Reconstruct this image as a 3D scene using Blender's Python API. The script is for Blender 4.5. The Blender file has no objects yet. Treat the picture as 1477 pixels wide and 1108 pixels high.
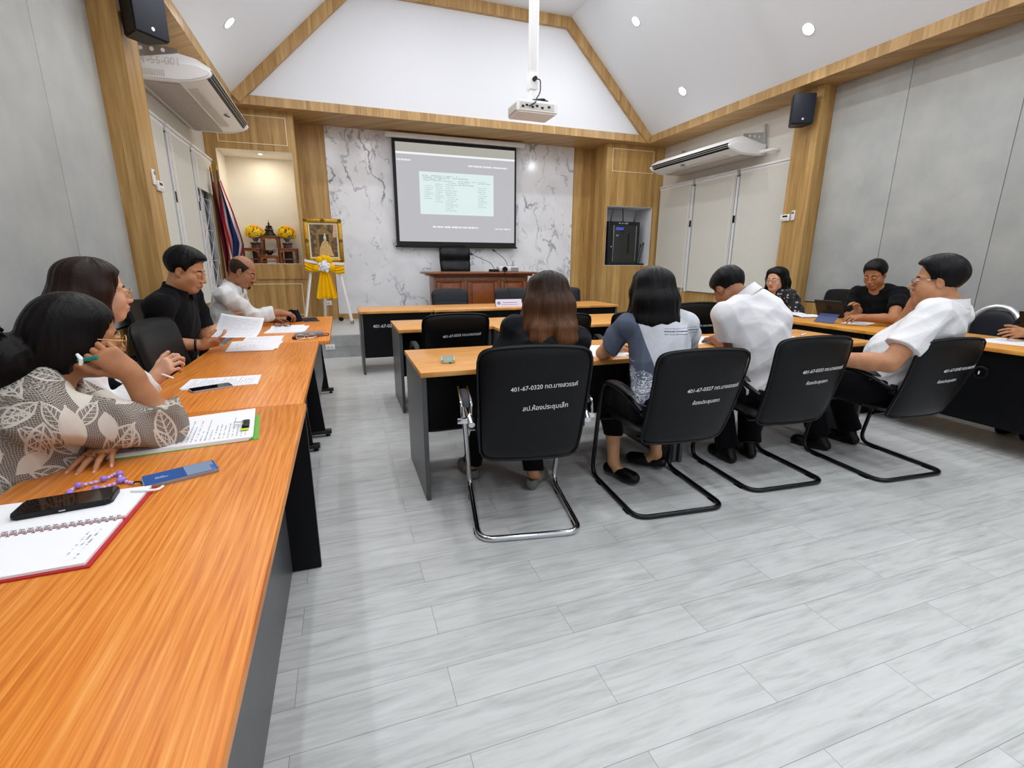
import bpy, bmesh, math, random
import numpy as np
from mathutils import Vector, Matrix, Euler
random.seed(7)
SC = bpy.context.scene
COL = SC.collection
PI = math.pi
sin, cos, rad = math.sin, math.cos, math.radians

# ---------------------------------------------------------------- camera model (calibrated on the room's edges)
CAM_F, CAM_YAW, CAM_PITCH, CAM_ROLL, CAM_H = 692.7, rad(19.234), rad(14.356), rad(.251), 1.32
_d = np.array([sin(CAM_YAW) * cos(CAM_PITCH), cos(CAM_YAW) * cos(CAM_PITCH), -sin(CAM_PITCH)])
_r = np.array([cos(CAM_YAW), -sin(CAM_YAW), 0.0])
_u = np.cross(_r, _d)
_r, _u = cos(CAM_ROLL) * _r + sin(CAM_ROLL) * _u, -sin(CAM_ROLL) * _r + cos(CAM_ROLL) * _u


def ray(x, y):
    return _r * (x - 738.5) / CAM_F + _u * (554 - y) / CAM_F + _d


def A(x, y, dep):
    """the room point seen at photo position x, y at the given depth in metres"""
    return Vector(np.array([0, 0, CAM_H]) + ray(x, y) * dep)


def AZ(x, y, z):
    v = ray(x, y)
    return Vector(np.array([0, 0, CAM_H]) + v * ((z - CAM_H) / v[2]))


# ---------------------------------------------------------------- colours and materials
def lin(c):
    if isinstance(c, str):
        c = tuple(int(c[i:i + 2], 16) / 255 for i in (0, 2, 4))
    return tuple((x / 12.92 if x <= .04045 else ((x + .055) / 1.055) ** 2.4) for x in c[:3]) + (1.0,)


class NT:
    """tiny node-tree writer"""
    def __init__(s, name):
        s.m = bpy.data.materials.new(name)
        s.m.use_nodes = True
        s.t = s.m.node_tree
        s.b = s.t.nodes['Principled BSDF']

    def n(s, typ, ins=None, **props):
        nd = s.t.nodes.new('ShaderNode' + typ)
        for k, v in props.items():
            setattr(nd, k, v)
        for k, v in (ins or {}).items():
            s.set(nd.inputs[k], v)
        return nd

    def set(s, sock, v):
        if isinstance(v, bpy.types.NodeSocket):
            s.t.links.new(v, sock)
        elif isinstance(v, bpy.types.Node):
            s.t.links.new(v.outputs[0], sock)
        else:
            sock.default_value = v

    def math(s, op, a, b=0.0, c=None, clamp=False):
        nd = s.n('Math', operation=op, use_clamp=clamp)
        s.set(nd.inputs[0], a)
        s.set(nd.inputs[1], b)
        if c is not None:
            s.set(nd.inputs[2], c)
        return nd.outputs[0]

    def vmath(s, op, a, b=None):
        nd = s.n('VectorMath', operation=op)
        s.set(nd.inputs[0], a)
        if b is not None:
            s.set(nd.inputs[1], b)
        return nd.outputs[0]

    def coord(s, which='Object'):
        return s.n('TexCoord').outputs[which]

    def mapping(s, vec, scale=(1, 1, 1), loc=(0, 0, 0), rot=(0, 0, 0)):
        return s.n('Mapping', {'Vector': vec, 'Scale': scale, 'Location': loc, 'Rotation': rot}).outputs[0]

    def noise(s, vec, scale=5, detail=3, rough=.55, dist=0.0, out=0):
        return s.n('TexNoise', {'Vector': vec, 'Scale': scale, 'Detail': detail, 'Roughness': rough, 'Distortion': dist}).outputs[out]

    def ramp(s, fac, stops, interp='LINEAR'):
        nd = s.n('ValToRGB', {'Fac': fac})
        cr = nd.color_ramp
        cr.interpolation = interp
        while len(cr.elements) < len(stops):
            cr.elements.new(.5)
        for e, (p, c) in zip(cr.elements, stops):
            e.position = p
            e.color = c if len(c) == 4 and not isinstance(c, str) else lin(c)
        return nd.outputs[0]

    def mix(s, fac, a, b, typ='MIX'):
        nd = s.n('Mix', data_type='RGBA', blend_type=typ)
        s.set(nd.inputs[0], fac)
        s.set(nd.inputs[6], a)
        s.set(nd.inputs[7], b)
        return nd.outputs[2]

    def bump(s, h, strength=.2, dist=.01):
        s.set(s.b.inputs['Normal'], s.n('Bump', {'Height': h, 'Strength': strength, 'Distance': dist}).outputs[0])

    def p(s, **k):
        nm = dict(color='Base Color', rough='Roughness', metal='Metallic', spec='Specular IOR Level', coat='Coat Weight', sheen='Sheen Weight',
                  emit='Emission Color', estr='Emission Strength', trans='Transmission Weight', ior='IOR', alpha='Alpha', sss='Subsurface Weight')
        for a, v in k.items():
            s.set(s.b.inputs[nm[a]], v)
        return s.m


def plain(name, c, rough=.5, metal=0.0, spec=.5, grain=0.0, gscale=60, bump=0.0, **k):
    t = NT(name)
    col = lin(c)
    if grain or bump:
        nz = t.noise(t.coord(), gscale, 4)
    if grain:
        d = tuple(max(0, x * (1 - grain)) for x in col[:3]) + (1,)
        l = tuple(min(1, x * (1 + grain)) for x in col[:3]) + (1,)
        t.p(color=t.ramp(nz, [(.3, d), (.7, l)]))
    else:
        t.p(color=col)
    if bump:
        t.bump(nz, bump, .004)
    return t.p(rough=rough, metal=metal, spec=spec, **k)


def glow(name, c, s):
    return NT(name).p(color=(0, 0, 0, 1), emit=lin(c), estr=s, rough=1.0)


def oak(name, dark, mid, light, strip=.075):
    t = NT(name)
    o = t.coord()
    sx = t.n('SeparateXYZ', {0: o})
    u = t.math('ADD', sx.outputs[0], sx.outputs[1])
    cell = t.math('FLOOR', t.math('DIVIDE', u, strip))
    wn = t.n('TexWhiteNoise', {'W': cell}, noise_dimensions='1D').outputs[0]
    vec = t.n('CombineXYZ', {0: t.math('MULTIPLY', u, 14.0), 1: t.math('MULTIPLY', cell, 3.7), 2: t.math('MULTIPLY', sx.outputs[2], .9)}).outputs[0]
    g = t.noise(vec, 1.6, 6, .65, .6)
    g2 = t.noise(t.n('CombineXYZ', {0: t.math('MULTIPLY', u, 90.0), 1: 0.0, 2: t.math('MULTIPLY', sx.outputs[2], 2.5)}).outputs[0], 1.0, 2)
    f = t.math('ADD', t.math('ADD', t.math('MULTIPLY', g, .72), t.math('MULTIPLY', wn, .17)), t.math('MULTIPLY', g2, .13))
    t.p(color=t.ramp(f, [(.28, dark), (.48, mid), (.68, light)]), rough=.42, spec=.4)
    t.bump(g2, .05, .002)
    return t.m


def cherry(name, axis, dark='bf6216', mid='dc842f', light='eb9f50'):
    """orange wood-effect laminate with cathedral grain running along the given axis"""
    t = NT(name)
    sx = t.n('SeparateXYZ', {0: t.coord()})
    al, ac = (sx.outputs[0], sx.outputs[1]) if axis == 'x' else (sx.outputs[1], sx.outputs[0])
    def nv(fa, fc, sd, detail, rough=.55):
        v = t.n('CombineXYZ', {0: t.math('MULTIPLY', ac, fc), 1: t.math('MULTIPLY', al, fa), 2: sd}).outputs[0]
        return t.noise(v, 1.0, detail, rough)
    warp = nv(.42, 2.4, 3.1, 2, .45)
    ph = t.math('ADD', t.math('MULTIPLY', ac, 310.0), t.math('MULTIPLY', warp, 120.0))
    line = t.math('POWER', t.math('ADD', t.math('MULTIPLY', t.math('SINE', ph), .5), .5), 2.5)
    fine = nv(5.0, 190.0, 9.0, 3)
    mids = nv(1.4, 38.0, 5.0, 3)
    tone = nv(.9, 5.5, 1.0, 3)
    f = t.math('ADD', t.math('ADD', t.math('MULTIPLY', tone, .11), t.math('MULTIPLY', fine, .34)), t.math('ADD', t.math('MULTIPLY', mids, .14), t.math('MULTIPLY', line, .055)))
    t.p(color=t.ramp(f, [(.21, dark), (.315, mid), (.42, light)]), rough=.33, spec=.35)
    return t.m


def leather(name, c='0b0c0f', rough=.38):
    t = NT(name)
    v = t.n('TexVoronoi', {'Vector': t.coord(), 'Scale': 260.0}).outputs[0]
    w = t.noise(t.coord(), 9, 3)
    t.p(color=lin(c), rough=rough, spec=.24)
    t.bump(t.math('ADD', t.math('MULTIPLY', v, .25), w), .12, .004)
    return t.m


def skin(name, c):
    t = NT(name)
    col = lin(c)
    n1 = t.noise(t.coord(), 22, 4)
    a = tuple(x * k for x, k in zip(col[:3], (.88, .82, .80))) + (1,)
    b = tuple(min(1, x * k) for x, k in zip(col[:3], (1.08, 1.08, 1.06))) + (1,)
    t.p(color=t.ramp(n1, [(.3, a), (.7, b)]), rough=.48, spec=.4, sss=.06)
    t.b.inputs['Subsurface Radius'].default_value = (.012, .005, .003)
    t.bump(t.noise(t.coord(), 240, 2), .08, .002)
    return t.m


def cloth(name, c, scale=9.0, amt=.35, rough=.85):
    t = NT(name)
    n = t.noise(t.coord(), scale, 4, .5, .8)
    weave = t.noise(t.coord(), 420, 1)
    t.p(color=lin(c), rough=rough, spec=.12, sheen=.03)
    t.bump(t.math('ADD', n, t.math('MULTIPLY', weave, .05)), amt, .02)
    return t.m


def printed(name, base, ink, lines, words=26.0, m=(.09, .91, .07, .93), thresh=.42, axis_swap=False, rough=.6, estr=0.0):
    """paper or screen carrying rows of text-like dashes, laid out in UV"""
    t = NT(name)
    uv = t.n('SeparateXYZ', {0: t.coord('UV')})
    u, v = (uv.outputs[1], uv.outputs[0]) if axis_swap else (uv.outputs[0], uv.outputs[1])
    rowf = t.math('MULTIPLY', v, float(lines))
    row = t.math('FLOOR', rowf)
    inrow = t.math('LESS_THAN', t.math('FRACT', rowf), .30 if lines > 4 else .45)
    vec = t.n('CombineXYZ', {0: t.math('MULTIPLY', u, words), 1: t.math('MULTIPLY', row, 7.31), 2: 0.0}).outputs[0]
    ch = t.math('GREATER_THAN', t.noise(vec, 1.0, 3, .7), thresh)
    wn = t.n('TexWhiteNoise', {'W': row}, noise_dimensions='1D').outputs[0]
    endx = t.math('LESS_THAN', u, t.math('ADD', t.math('MULTIPLY', wn, .45), m[1] - .40))
    k = t.math('MULTIPLY', t.math('MULTIPLY', inrow, ch), endx)
    for s_, op, lim in ((u, 'GREATER_THAN', m[0]), (u, 'LESS_THAN', m[1]), (v, 'GREATER_THAN', m[2]), (v, 'LESS_THAN', m[3])):
        k = t.math('MULTIPLY', k, t.math(op, s_, lim))
    c = t.mix(k, lin(base), lin(ink))
    if estr:
        return t.p(color=(0, 0, 0, 1), emit=c, estr=estr, rough=1.0)
    return t.p(color=c, rough=rough, spec=.3)


# ---------------------------------------------------------------- meshes
def bmn():
    return bmesh.new()


def xf(bm, verts, M):
    bmesh.ops.transform(bm, matrix=M, verts=verts)


def add_box(bm, c, s, bev=0.0, seg=2, rot=None):
    """box with centre c and full size s"""
    r = bmesh.ops.create_cube(bm, size=1.0)
    vs = r['verts']
    bmesh.ops.scale(bm, vec=Vector(s), verts=vs)
    if bev > 0:
        es = list({e for v in vs for e in v.link_edges})
        r2 = bmesh.ops.bevel(bm, geom=es, offset=min(bev, min(s) * .49), segments=seg, affect='EDGES', profile=.5)
        vs = list({v for f in r2['faces'] for v in f.verts} | {v for v in vs if v.is_valid})
    M = Matrix.Translation(Vector(c))
    if rot is not None:
        M = M @ (rot.to_matrix() if isinstance(rot, Euler) else rot).to_4x4()
    xf(bm, vs, M)
    return vs


def box2(bm, lo, hi, bev=0.0, seg=2):
    lo, hi = Vector(lo), Vector(hi)
    return add_box(bm, (lo + hi) / 2, hi - lo, bev, seg)


def add_cyl(bm, a, b, r1, r2=None, n=20):
    a, b = Vector(a), Vector(b)
    r2 = r1 if r2 is None else r2
    d = b - a
    r = bmesh.ops.create_cone(bm, cap_ends=True, segments=n, radius1=r1, radius2=max(r2, 1e-5), depth=d.length)
    M = Matrix.Translation((a + b) / 2) @ d.to_track_quat('Z', 'Y').to_matrix().to_4x4()
    xf(bm, r['verts'], M)
    return r['verts']


def add_sph(bm, c, r, n=16, rot=None):
    q = bmesh.ops.create_uvsphere(bm, u_segments=n, v_segments=max(6, n // 2), radius=1.0)
    r = (r, r, r) if isinstance(r, (int, float)) else r
    M = Matrix.Translation(Vector(c)) @ (rot.to_4x4() if rot is not None else Matrix.Identity(4)) @ Matrix.Diagonal((*r, 1))
    xf(bm, q['verts'], M)
    return q['verts']


def rounded(pts, r=.05, n=5, closed=False):
    """polyline with its corners rounded"""
    P = [Vector(p) for p in pts]
    out = []
    N = len(P)
    for i, p in enumerate(P):
        if not closed and i in (0, N - 1):
            out.append(p)
            continue
        a, b = P[i - 1], P[(i + 1) % N]
        da, db = (a - p), (b - p)
        k = min(r, da.length * .48, db.length * .48)
        s, e = p + da.normalized() * k, p + db.normalized() * k
        for j in range(n + 1):
            t = j / n
            out.append(s.lerp(p, t).lerp(p.lerp(e, t), t))
    return out


def add_tube(bm, pts, r, n=10, closed=False, cap=True):
    """tube swept along a polyline; r a number or one per point"""
    P = [Vector(p) for p in pts]
    N = len(P)
    R = [r] * N if isinstance(r, (int, float)) else list(r)
    rings = []
    up = None
    for i, p in enumerate(P):
        if closed:
            t = (P[(i + 1) % N] - P[i - 1])
        else:
            t = P[min(i + 1, N - 1)] - P[max(i - 1, 0)]
        t = t.normalized() if t.length > 1e-9 else Vector((0, 0, 1))
        if up is None:
            up = t.orthogonal().normalized()
        up = (up - t * up.dot(t))
        up = up.normalized() if up.length > 1e-6 else t.orthogonal().normalized()
        w = t.cross(up)
        rings.append([bm.verts.new(p + (up * cos(2 * PI * k / n) + w * sin(2 * PI * k / n)) * R[i]) for k in range(n)])
    for i in range(N if closed else N - 1):
        a, b = rings[i], rings[(i + 1) % N]
        off = 0
        if closed and i == N - 1:
            off = min(range(n), key=lambda o: (a[0].co - b[o].co).length)
        for k in range(n):
            bm.faces.new((a[k], a[(k + 1) % n], b[(k + 1 + off) % n], b[(k + off) % n]))
    if cap and not closed:
        bm.faces.new(rings[0][::-1])
        bm.faces.new(rings[-1])
    return rings


def add_prism(bm, poly, h0, h1, M=None):
    """polygon (2-D points) extruded from h0 to h1 along local z, then moved by M"""
    lo = [bm.verts.new((x, y, h0)) for x, y in poly]
    hi = [bm.verts.new((x, y, h1)) for x, y in poly]
    n = len(poly)
    bm.faces.new(lo[::-1])
    bm.faces.new(hi)
    for i in range(n):
        bm.faces.new((lo[i], lo[(i + 1) % n], hi[(i + 1) % n], hi[i]))
    if M is not None:
        xf(bm, lo + hi, M)
    return lo + hi


def add_lathe(bm, prof, c=(0, 0, 0), n=24, M=None):
    rings = []
    for r, z in prof:
        if r < 1e-6:
            rings.append([bm.verts.new((0, 0, z))])
        else:
            rings.append([bm.verts.new((r * cos(2 * PI * k / n), r * sin(2 * PI * k / n), z)) for k in range(n)])
    for a, b in zip(rings, rings[1:]):
        for k in range(n):
            q = [a[k % len(a)], a[(k + 1) % len(a)], b[(k + 1) % len(b)], b[k % len(b)]]
            q = list(dict.fromkeys(q))
            if len(q) > 2:
                bm.faces.new(q)
    vs = [v for r_ in rings for v in r_]
    xf(bm, vs, Matrix.Translation(Vector(c)) @ (M if M is not None else Matrix.Identity(4)))
    return vs


def add_grid(bm, fn, nu, nv, uvs=True, closed_u=False):
    """surface patch fn(u, v) over the unit square, with UVs"""
    V = [[bm.verts.new(fn(i / nu, j / nv)) for j in range(nv + 1)] for i in range(nu + (0 if closed_u else 1))]
    uvl = bm.loops.layers.uv.verify() if uvs else None
    W = len(V)
    for i in range(nu):
        for j in range(nv):
            f = bm.faces.new((V[i][j], V[(i + 1) % W][j], V[(i + 1) % W][j + 1], V[i][j + 1]))
            if uvl:
                for l, (a, b) in zip(f.loops, ((i, j), (i + 1, j), (i + 1, j + 1), (i, j + 1))):
                    l[uvl].uv = (a / nu, b / nv)
    return V


def add_slab(bm, fn, th, nu, nv):
    """two-sided patch with thickness: fn(u, v) -> point on the face, th(u, v) -> offset Vector of the other side"""
    a = [[bm.verts.new(fn(i / nu, j / nv)) for j in range(nv + 1)] for i in range(nu + 1)]
    b = [[bm.verts.new(Vector(fn(i / nu, j / nv)) + Vector(th(i / nu, j / nv))) for j in range(nv + 1)] for i in range(nu + 1)]
    uvl = bm.loops.layers.uv.verify()
    def q(vs, uv):
        f = bm.faces.new(vs)
        for l, c in zip(f.loops, uv):
            l[uvl].uv = c
    for i in range(nu):
        for j in range(nv):
            c = [(i / nu, j / nv), ((i + 1) / nu, j / nv), ((i + 1) / nu, (j + 1) / nv), (i / nu, (j + 1) / nv)]
            q((a[i][j], a[i + 1][j], a[i + 1][j + 1], a[i][j + 1]), c)
            q((b[i][j + 1], b[i + 1][j + 1], b[i + 1][j], b[i][j]), [(0, 0)] * 4)
    for i in range(nu):
        q((a[i + 1][0], a[i][0], b[i][0], b[i + 1][0]), [(0, 0)] * 4)
        q((a[i][nv], a[i + 1][nv], b[i + 1][nv], b[i][nv]), [(0, 0)] * 4)
    for j in range(nv):
        q((a[0][j], a[0][j + 1], b[0][j + 1], b[0][j]), [(0, 0)] * 4)
        q((a[nu][j + 1], a[nu][j], b[nu][j], b[nu][j + 1]), [(0, 0)] * 4)


# ---------------------------------------------------------------- objects
def root_of(o):
    while o.parent is not None:
        o = o.parent
    return o


def obj(name, bm, m, parent=None, smooth=True, world=True, label=None, angle=38):
    """one mesh object from a bmesh; with a parent, geometry given in room coordinates is moved to the parent's frame"""
    me = bpy.data.meshes.new(name)
    if parent is not None and world:
        bmesh.ops.translate(bm, vec=-root_of(parent).location, verts=bm.verts)
    bmesh.ops.recalc_face_normals(bm, faces=bm.faces)
    if smooth:
        for f in bm.faces:
            f.smooth = True
        for e in bm.edges:
            if len(e.link_faces) == 2 and e.calc_face_angle(0) > rad(angle):
                e.smooth = False
    bm.to_mesh(me)
    bm.free()
    for x in (m if isinstance(m, (list, tuple)) else [m]):
        me.materials.append(x)
    o = bpy.data.objects.new(name, me)
    COL.objects.link(o)
    if parent is not None:
        o.parent = parent
    if label:
        o['label'] = label
    return o


def obj_np(name, V, F, m, parent, face_mat=None):
    me = bpy.data.meshes.new(name)
    V = np.asarray(V, dtype=np.float32) - np.array(root_of(parent).location, dtype=np.float32)
    me.vertices.add(len(V))
    me.vertices.foreach_set('co', V.ravel())
    me.loops.add(len(F) * 4)
    me.loops.foreach_set('vertex_index', F.astype(np.int32).ravel())
    me.polygons.add(len(F))
    me.polygons.foreach_set('loop_start', np.arange(0, len(F) * 4, 4, dtype=np.int32))
    me.polygons.foreach_set('use_smooth', np.ones(len(F), dtype=bool))
    for x in (m if isinstance(m, (list, tuple)) else [m]):
        me.materials.append(x)
    if face_mat is not None:
        me.polygons.foreach_set('material_index', face_mat.astype(np.int32))
    me.update(calc_edges=True)
    me.validate()
    o = bpy.data.objects.new(name, me)
    COL.objects.link(o)
    o.parent = parent
    return o


def thing(name, label, cat, loc=(0, 0, 0), rz=0.0, group=None):
    o = bpy.data.objects.new(name, None)
    o.empty_display_size = .1
    COL.objects.link(o)
    o.location = loc
    o.rotation_euler = (0, 0, rz)
    return tag(o, label, cat, group)


def tag(o, label, cat, group=None):
    o['label'] = label
    o['category'] = cat
    if group:
        o['group'] = group
    return o


def struct(name, bm, m, parent=None, smooth=True):
    o = obj(name, bm, m, parent, smooth, world=False)
    if parent is None:
        o['kind'] = 'structure'
    return o


def dup(rt, loc, rz, label=None, group=None):
    r = rt.copy()
    COL.objects.link(r)
    r.location = loc
    r.rotation_euler = (0, 0, rz)
    if label:
        r['label'] = label
    if group:
        r['group'] = group
    for ch in list(rt.children):
        c = ch.copy()
        COL.objects.link(c)
        c.parent = r
        for g in list(ch.children):
            d = g.copy()
            COL.objects.link(d)
            d.parent = c
    return r


def text_mesh(body, size, depth=.0006, align='LEFT', offset=0.0):
    """lettering as a flat bmesh in the local x-y plane"""
    c = bpy.data.curves.new('lettering', 'FONT')
    c.body = body
    c.size = size
    c.align_x = align
    c.extrude = depth
    c.offset = offset
    c.resolution_u = 3
    o = bpy.data.objects.new('lettering', c)
    COL.objects.link(o)
    dg = bpy.context.evaluated_depsgraph_get()
    me = bpy.data.meshes.new_from_object(o.evaluated_get(dg))
    bm = bmesh.new()
    bm.from_mesh(me)
    bpy.data.objects.remove(o)
    bpy.data.meshes.remove(me)
    bpy.data.curves.remove(c)
    return bm
# ================================================================ materials of the room
M = {}
M['oak'] = oak('oak_wall_panel', '8d6a38', 'b48d53', 'cca86c')
M['oak_trim'] = oak('oak_trim', '906c40', 'b48e5a', 'caa772', .06)
M['white'] = plain('white_paint', 'e3e5ea', .7)
M['ceil'] = plain('ceiling_paint', 'e8edf2', .75)
M['wallw'] = plain('window_wall_paint', 'dcdad2', .7)
M['niche'] = plain('niche_paint', 'f0eadd', .7)
M['grey'] = plain('rolled_white_plastic', 'e8e8e8', .4)
M['plastic'] = plain('white_plastic', 'f0f0f0', .35)
M['plastic_grey'] = plain('grey_white_plastic', 'cfccc6', .45)
M['black'] = plain('black_plastic', '08090b', .4, spec=.3)
M['darkmetal'] = plain('dark_metal', '15161a', .35, metal=.3)
M['chrome'] = plain('chrome', 'd8dade', .13, metal=1.0)
M['alu'] = plain('brushed_aluminium', 'c2c4c8', .32, metal=.9)
M['blacksteel'] = plain('black_powder_coated_steel', '060709', .30, spec=.4)
M['leather'] = leather('black_leatherette', '060709', .42)
M['leather_grey'] = leather('charcoal_leatherette', '1b1f26', .42)
M['panel_dark'] = plain('charcoal_laminate', '4b4d50', .35, grain=.06, gscale=40)
M['panel_black'] = plain('black_laminate', '060709', .42, spec=.22)
M['cherry_x'] = cherry('cherry_laminate_across', 'x', 'bb742f', 'e09f55', 'efb873')
M['cherry_y'] = cherry('cherry_laminate_along', 'y')
M['paper'] = plain('plain_paper', 'f2f2f4', .7)
M['gold'] = plain('gilt', 'b58a2a', .3, metal=.75, grain=.45, gscale=70, bump=.8)
M['yellow'] = cloth('yellow_satin', 'f5bd0a', 14, .3, .45)
M['whitesatin'] = cloth('white_satin', 'f0f0f2', 14, .3, .45)
M['rose'] = plain('rosewood', '7c4420', .32, grain=.30, gscale=24)
M['bronze'] = plain('dark_bronze', '3a2f22', .35, metal=.7, grain=.3, gscale=60)
M['text_white'] = plain('white_marker_paint', 'e8e8ea', .6)
t = NT('clear_glass')
mx_ = t.n('MixShader', {0: .07, 1: t.n('BsdfTransparent'), 2: t.n('BsdfGlossy', {'Roughness': .04})})
t.t.links.new(mx_.outputs[0], t.t.nodes['Material Output'].inputs['Surface'])
M['glass'] = t.m

# grey-washed vinyl planks, .94 x .155 m, half-bond
t = NT('grey_vinyl_planks')
o = t.coord()
v = t.mapping(o, (1, 1, 1), (.235 + .47, -.085, 0))
bk = t.n('TexBrick', {'Vector': v, 'Color1': (0, 0, 0, 1), 'Color2': (1, 1, 1, 1), 'Mortar': (.5, .5, .5, 1), 'Scale': 1.0, 'Mortar Size': .0009,
                      'Mortar Smooth': .2, 'Bias': 0.0, 'Brick Width': .94, 'Row Height': .1545}, offset=.5, offset_frequency=2)
plank = t.n('SeparateColor', {0: bk.outputs[0]}).outputs[0]
sh = t.n('CombineXYZ', {0: t.math('MULTIPLY', plank, 37.0), 1: t.math('MULTIPLY', plank, 91.0), 2: 0.0}).outputs[0]
gv = t.vmath('ADD', t.mapping(o, (3.0, 30, 1)), sh)
g1 = t.noise(gv, 1.0, 6, .62, .9)
g2 = t.noise(t.vmath('ADD', t.mapping(o, (4, 75, 1)), sh), 1.0, 3, .6)
kn = t.noise(t.vmath('ADD', t.mapping(o, (1.9, 9, 1)), sh), 1.0, 4, .6, 2.2)
f = t.math('ADD', t.math('ADD', t.math('MULTIPLY', g1, .5), t.math('MULTIPLY', g2, .22)), t.math('ADD', t.math('MULTIPLY', kn, .33), t.math('MULTIPLY', plank, .06)))
c = t.ramp(f, [(.33, '8e908f'), (.45, 'b3b5b4'), (.58, 'c5c7c6'), (.74, 'cfd0cf')])
c = t.mix(bk.outputs[1], c, lin('7c7e7f'))
t.p(color=c, rough=t.math('ADD', t.math('MULTIPLY', g2, .2), .28), spec=.35)
t.bump(t.math('SUBTRACT', t.math('MULTIPLY', g2, .2), bk.outputs[1]), .15, .002)
M['floor'] = t.m

# white marble-look panel with grey veins
t = NT('veined_marble')
o = t.mapping(t.coord(), (1, 1, .8), (3.1, 0, 1.7), (0, rad(35), 0))
warp = t.noise(o, 1.3, 5, .62, 0, 1)
vv = t.vmath('ADD', o, t.vmath('MULTIPLY', t.vmath('SUBTRACT', warp, (.5, .5, .5)), (.9, .9, .9)))
def vein(scale, w, sx):
    n_ = t.noise(t.mapping(vv, (scale * sx, scale, scale)), 1.0, 2, .5)
    a_ = t.math('ABSOLUTE', t.math('SUBTRACT', n_, .5))
    return t.math('SUBTRACT', 1.0, t.math('DIVIDE', a_, w, clamp=True), clamp=True)
mask = t.math('MULTIPLY', t.math('SUBTRACT', t.noise(o, 1.7, 3, .6), .44), 5.0, clamp=True)
mask2 = t.math('MULTIPLY', t.math('SUBTRACT', t.noise(t.mapping(o, (1, 1, 1), (5, 2, 9)), 2.6, 3, .6), .47), 6.0, clamp=True)
k1 = t.math('MULTIPLY', vein(.95, .016, 1.7), mask)
k2 = t.math('MULTIPLY', t.math('MULTIPLY', vein(2.3, .02, 1.4), mask2), .75)
k3 = t.math('MULTIPLY', vein(.8, .10, 1.5), .10)
kk = t.math('MAXIMUM', t.math('MAXIMUM', k1, k2), k3)
t.p(color=t.ramp(kk, [(0, 'eff0f4'), (.25, 'cfd1d7'), (1, '777a82')]), rough=.12, spec=.5)
M['marble'] = t.m

# grey fabric-wrapped acoustic panel
t = NT('grey_fabric_panel')
nz = t.noise(t.coord(), 2.2, 4, .6)
fi = t.noise(t.coord(), 300, 2)
t.p(color=t.ramp(nz, [(.3, 'a9acab'), (.7, 'bcbebb')]), rough=.9, spec=.15)
t.bump(fi, .2, .002)
M['fabric_panel'] = t.m
t = NT('roller_blind_fabric')
t.p(color=t.ramp(t.noise(t.mapping(t.coord(), (8, 8, 90)), 3, 3), [(.3, 'd5d3c9'), (.7, 'dedcd3')]), rough=.85)
M['blind'] = t.m

# ================================================================ the setting
XL, XR, YF, YB = -1.80, 6.08, 9.02, -3.4          # window walls, front wall, back wall
ZS, ZC = 3.41, 3.53                                # underside and top edge of the oak soffit
CX = 2.14
b = bmn()
box2(b, (XL - .2, YB - .2, -.06), (XR + .2, YF + .2, 0))
struct('floor', b, M['floor'])
b = bmn()
box2(b, (XL, 7.06, 0.0), (XR, YF, .315))
struct('floor_stage', b, M['floor'])
b = bmn()
box2(b, (XL, 7.045, .0), (XR, 7.06, .305))
box2(b, (XL, 7.04, .150), (XR, 7.046, .153))
struct('trim_1', b, plain('step_riser_grey', 'a9acad', .4, grain=.12, gscale=9))
# front wall: oak left and right of the marble, baseboard under it
b = bmn()
box2(b, (XL - .2, YF, 0), (XR + .2, YF + .12, 5.4))
struct('wall_front', b, M['oak'])
b = bmn()
box2(b, (-.08, YF - .012, .41), (4.375, YF + .01, ZS))
struct('wall_front_marble', b, M['marble'])
b = bmn()
box2(b, (-.08, YF - .016, .315), (4.375, YF + .002, .41))
struct('baseboard_front', b, M['oak'])

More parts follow.
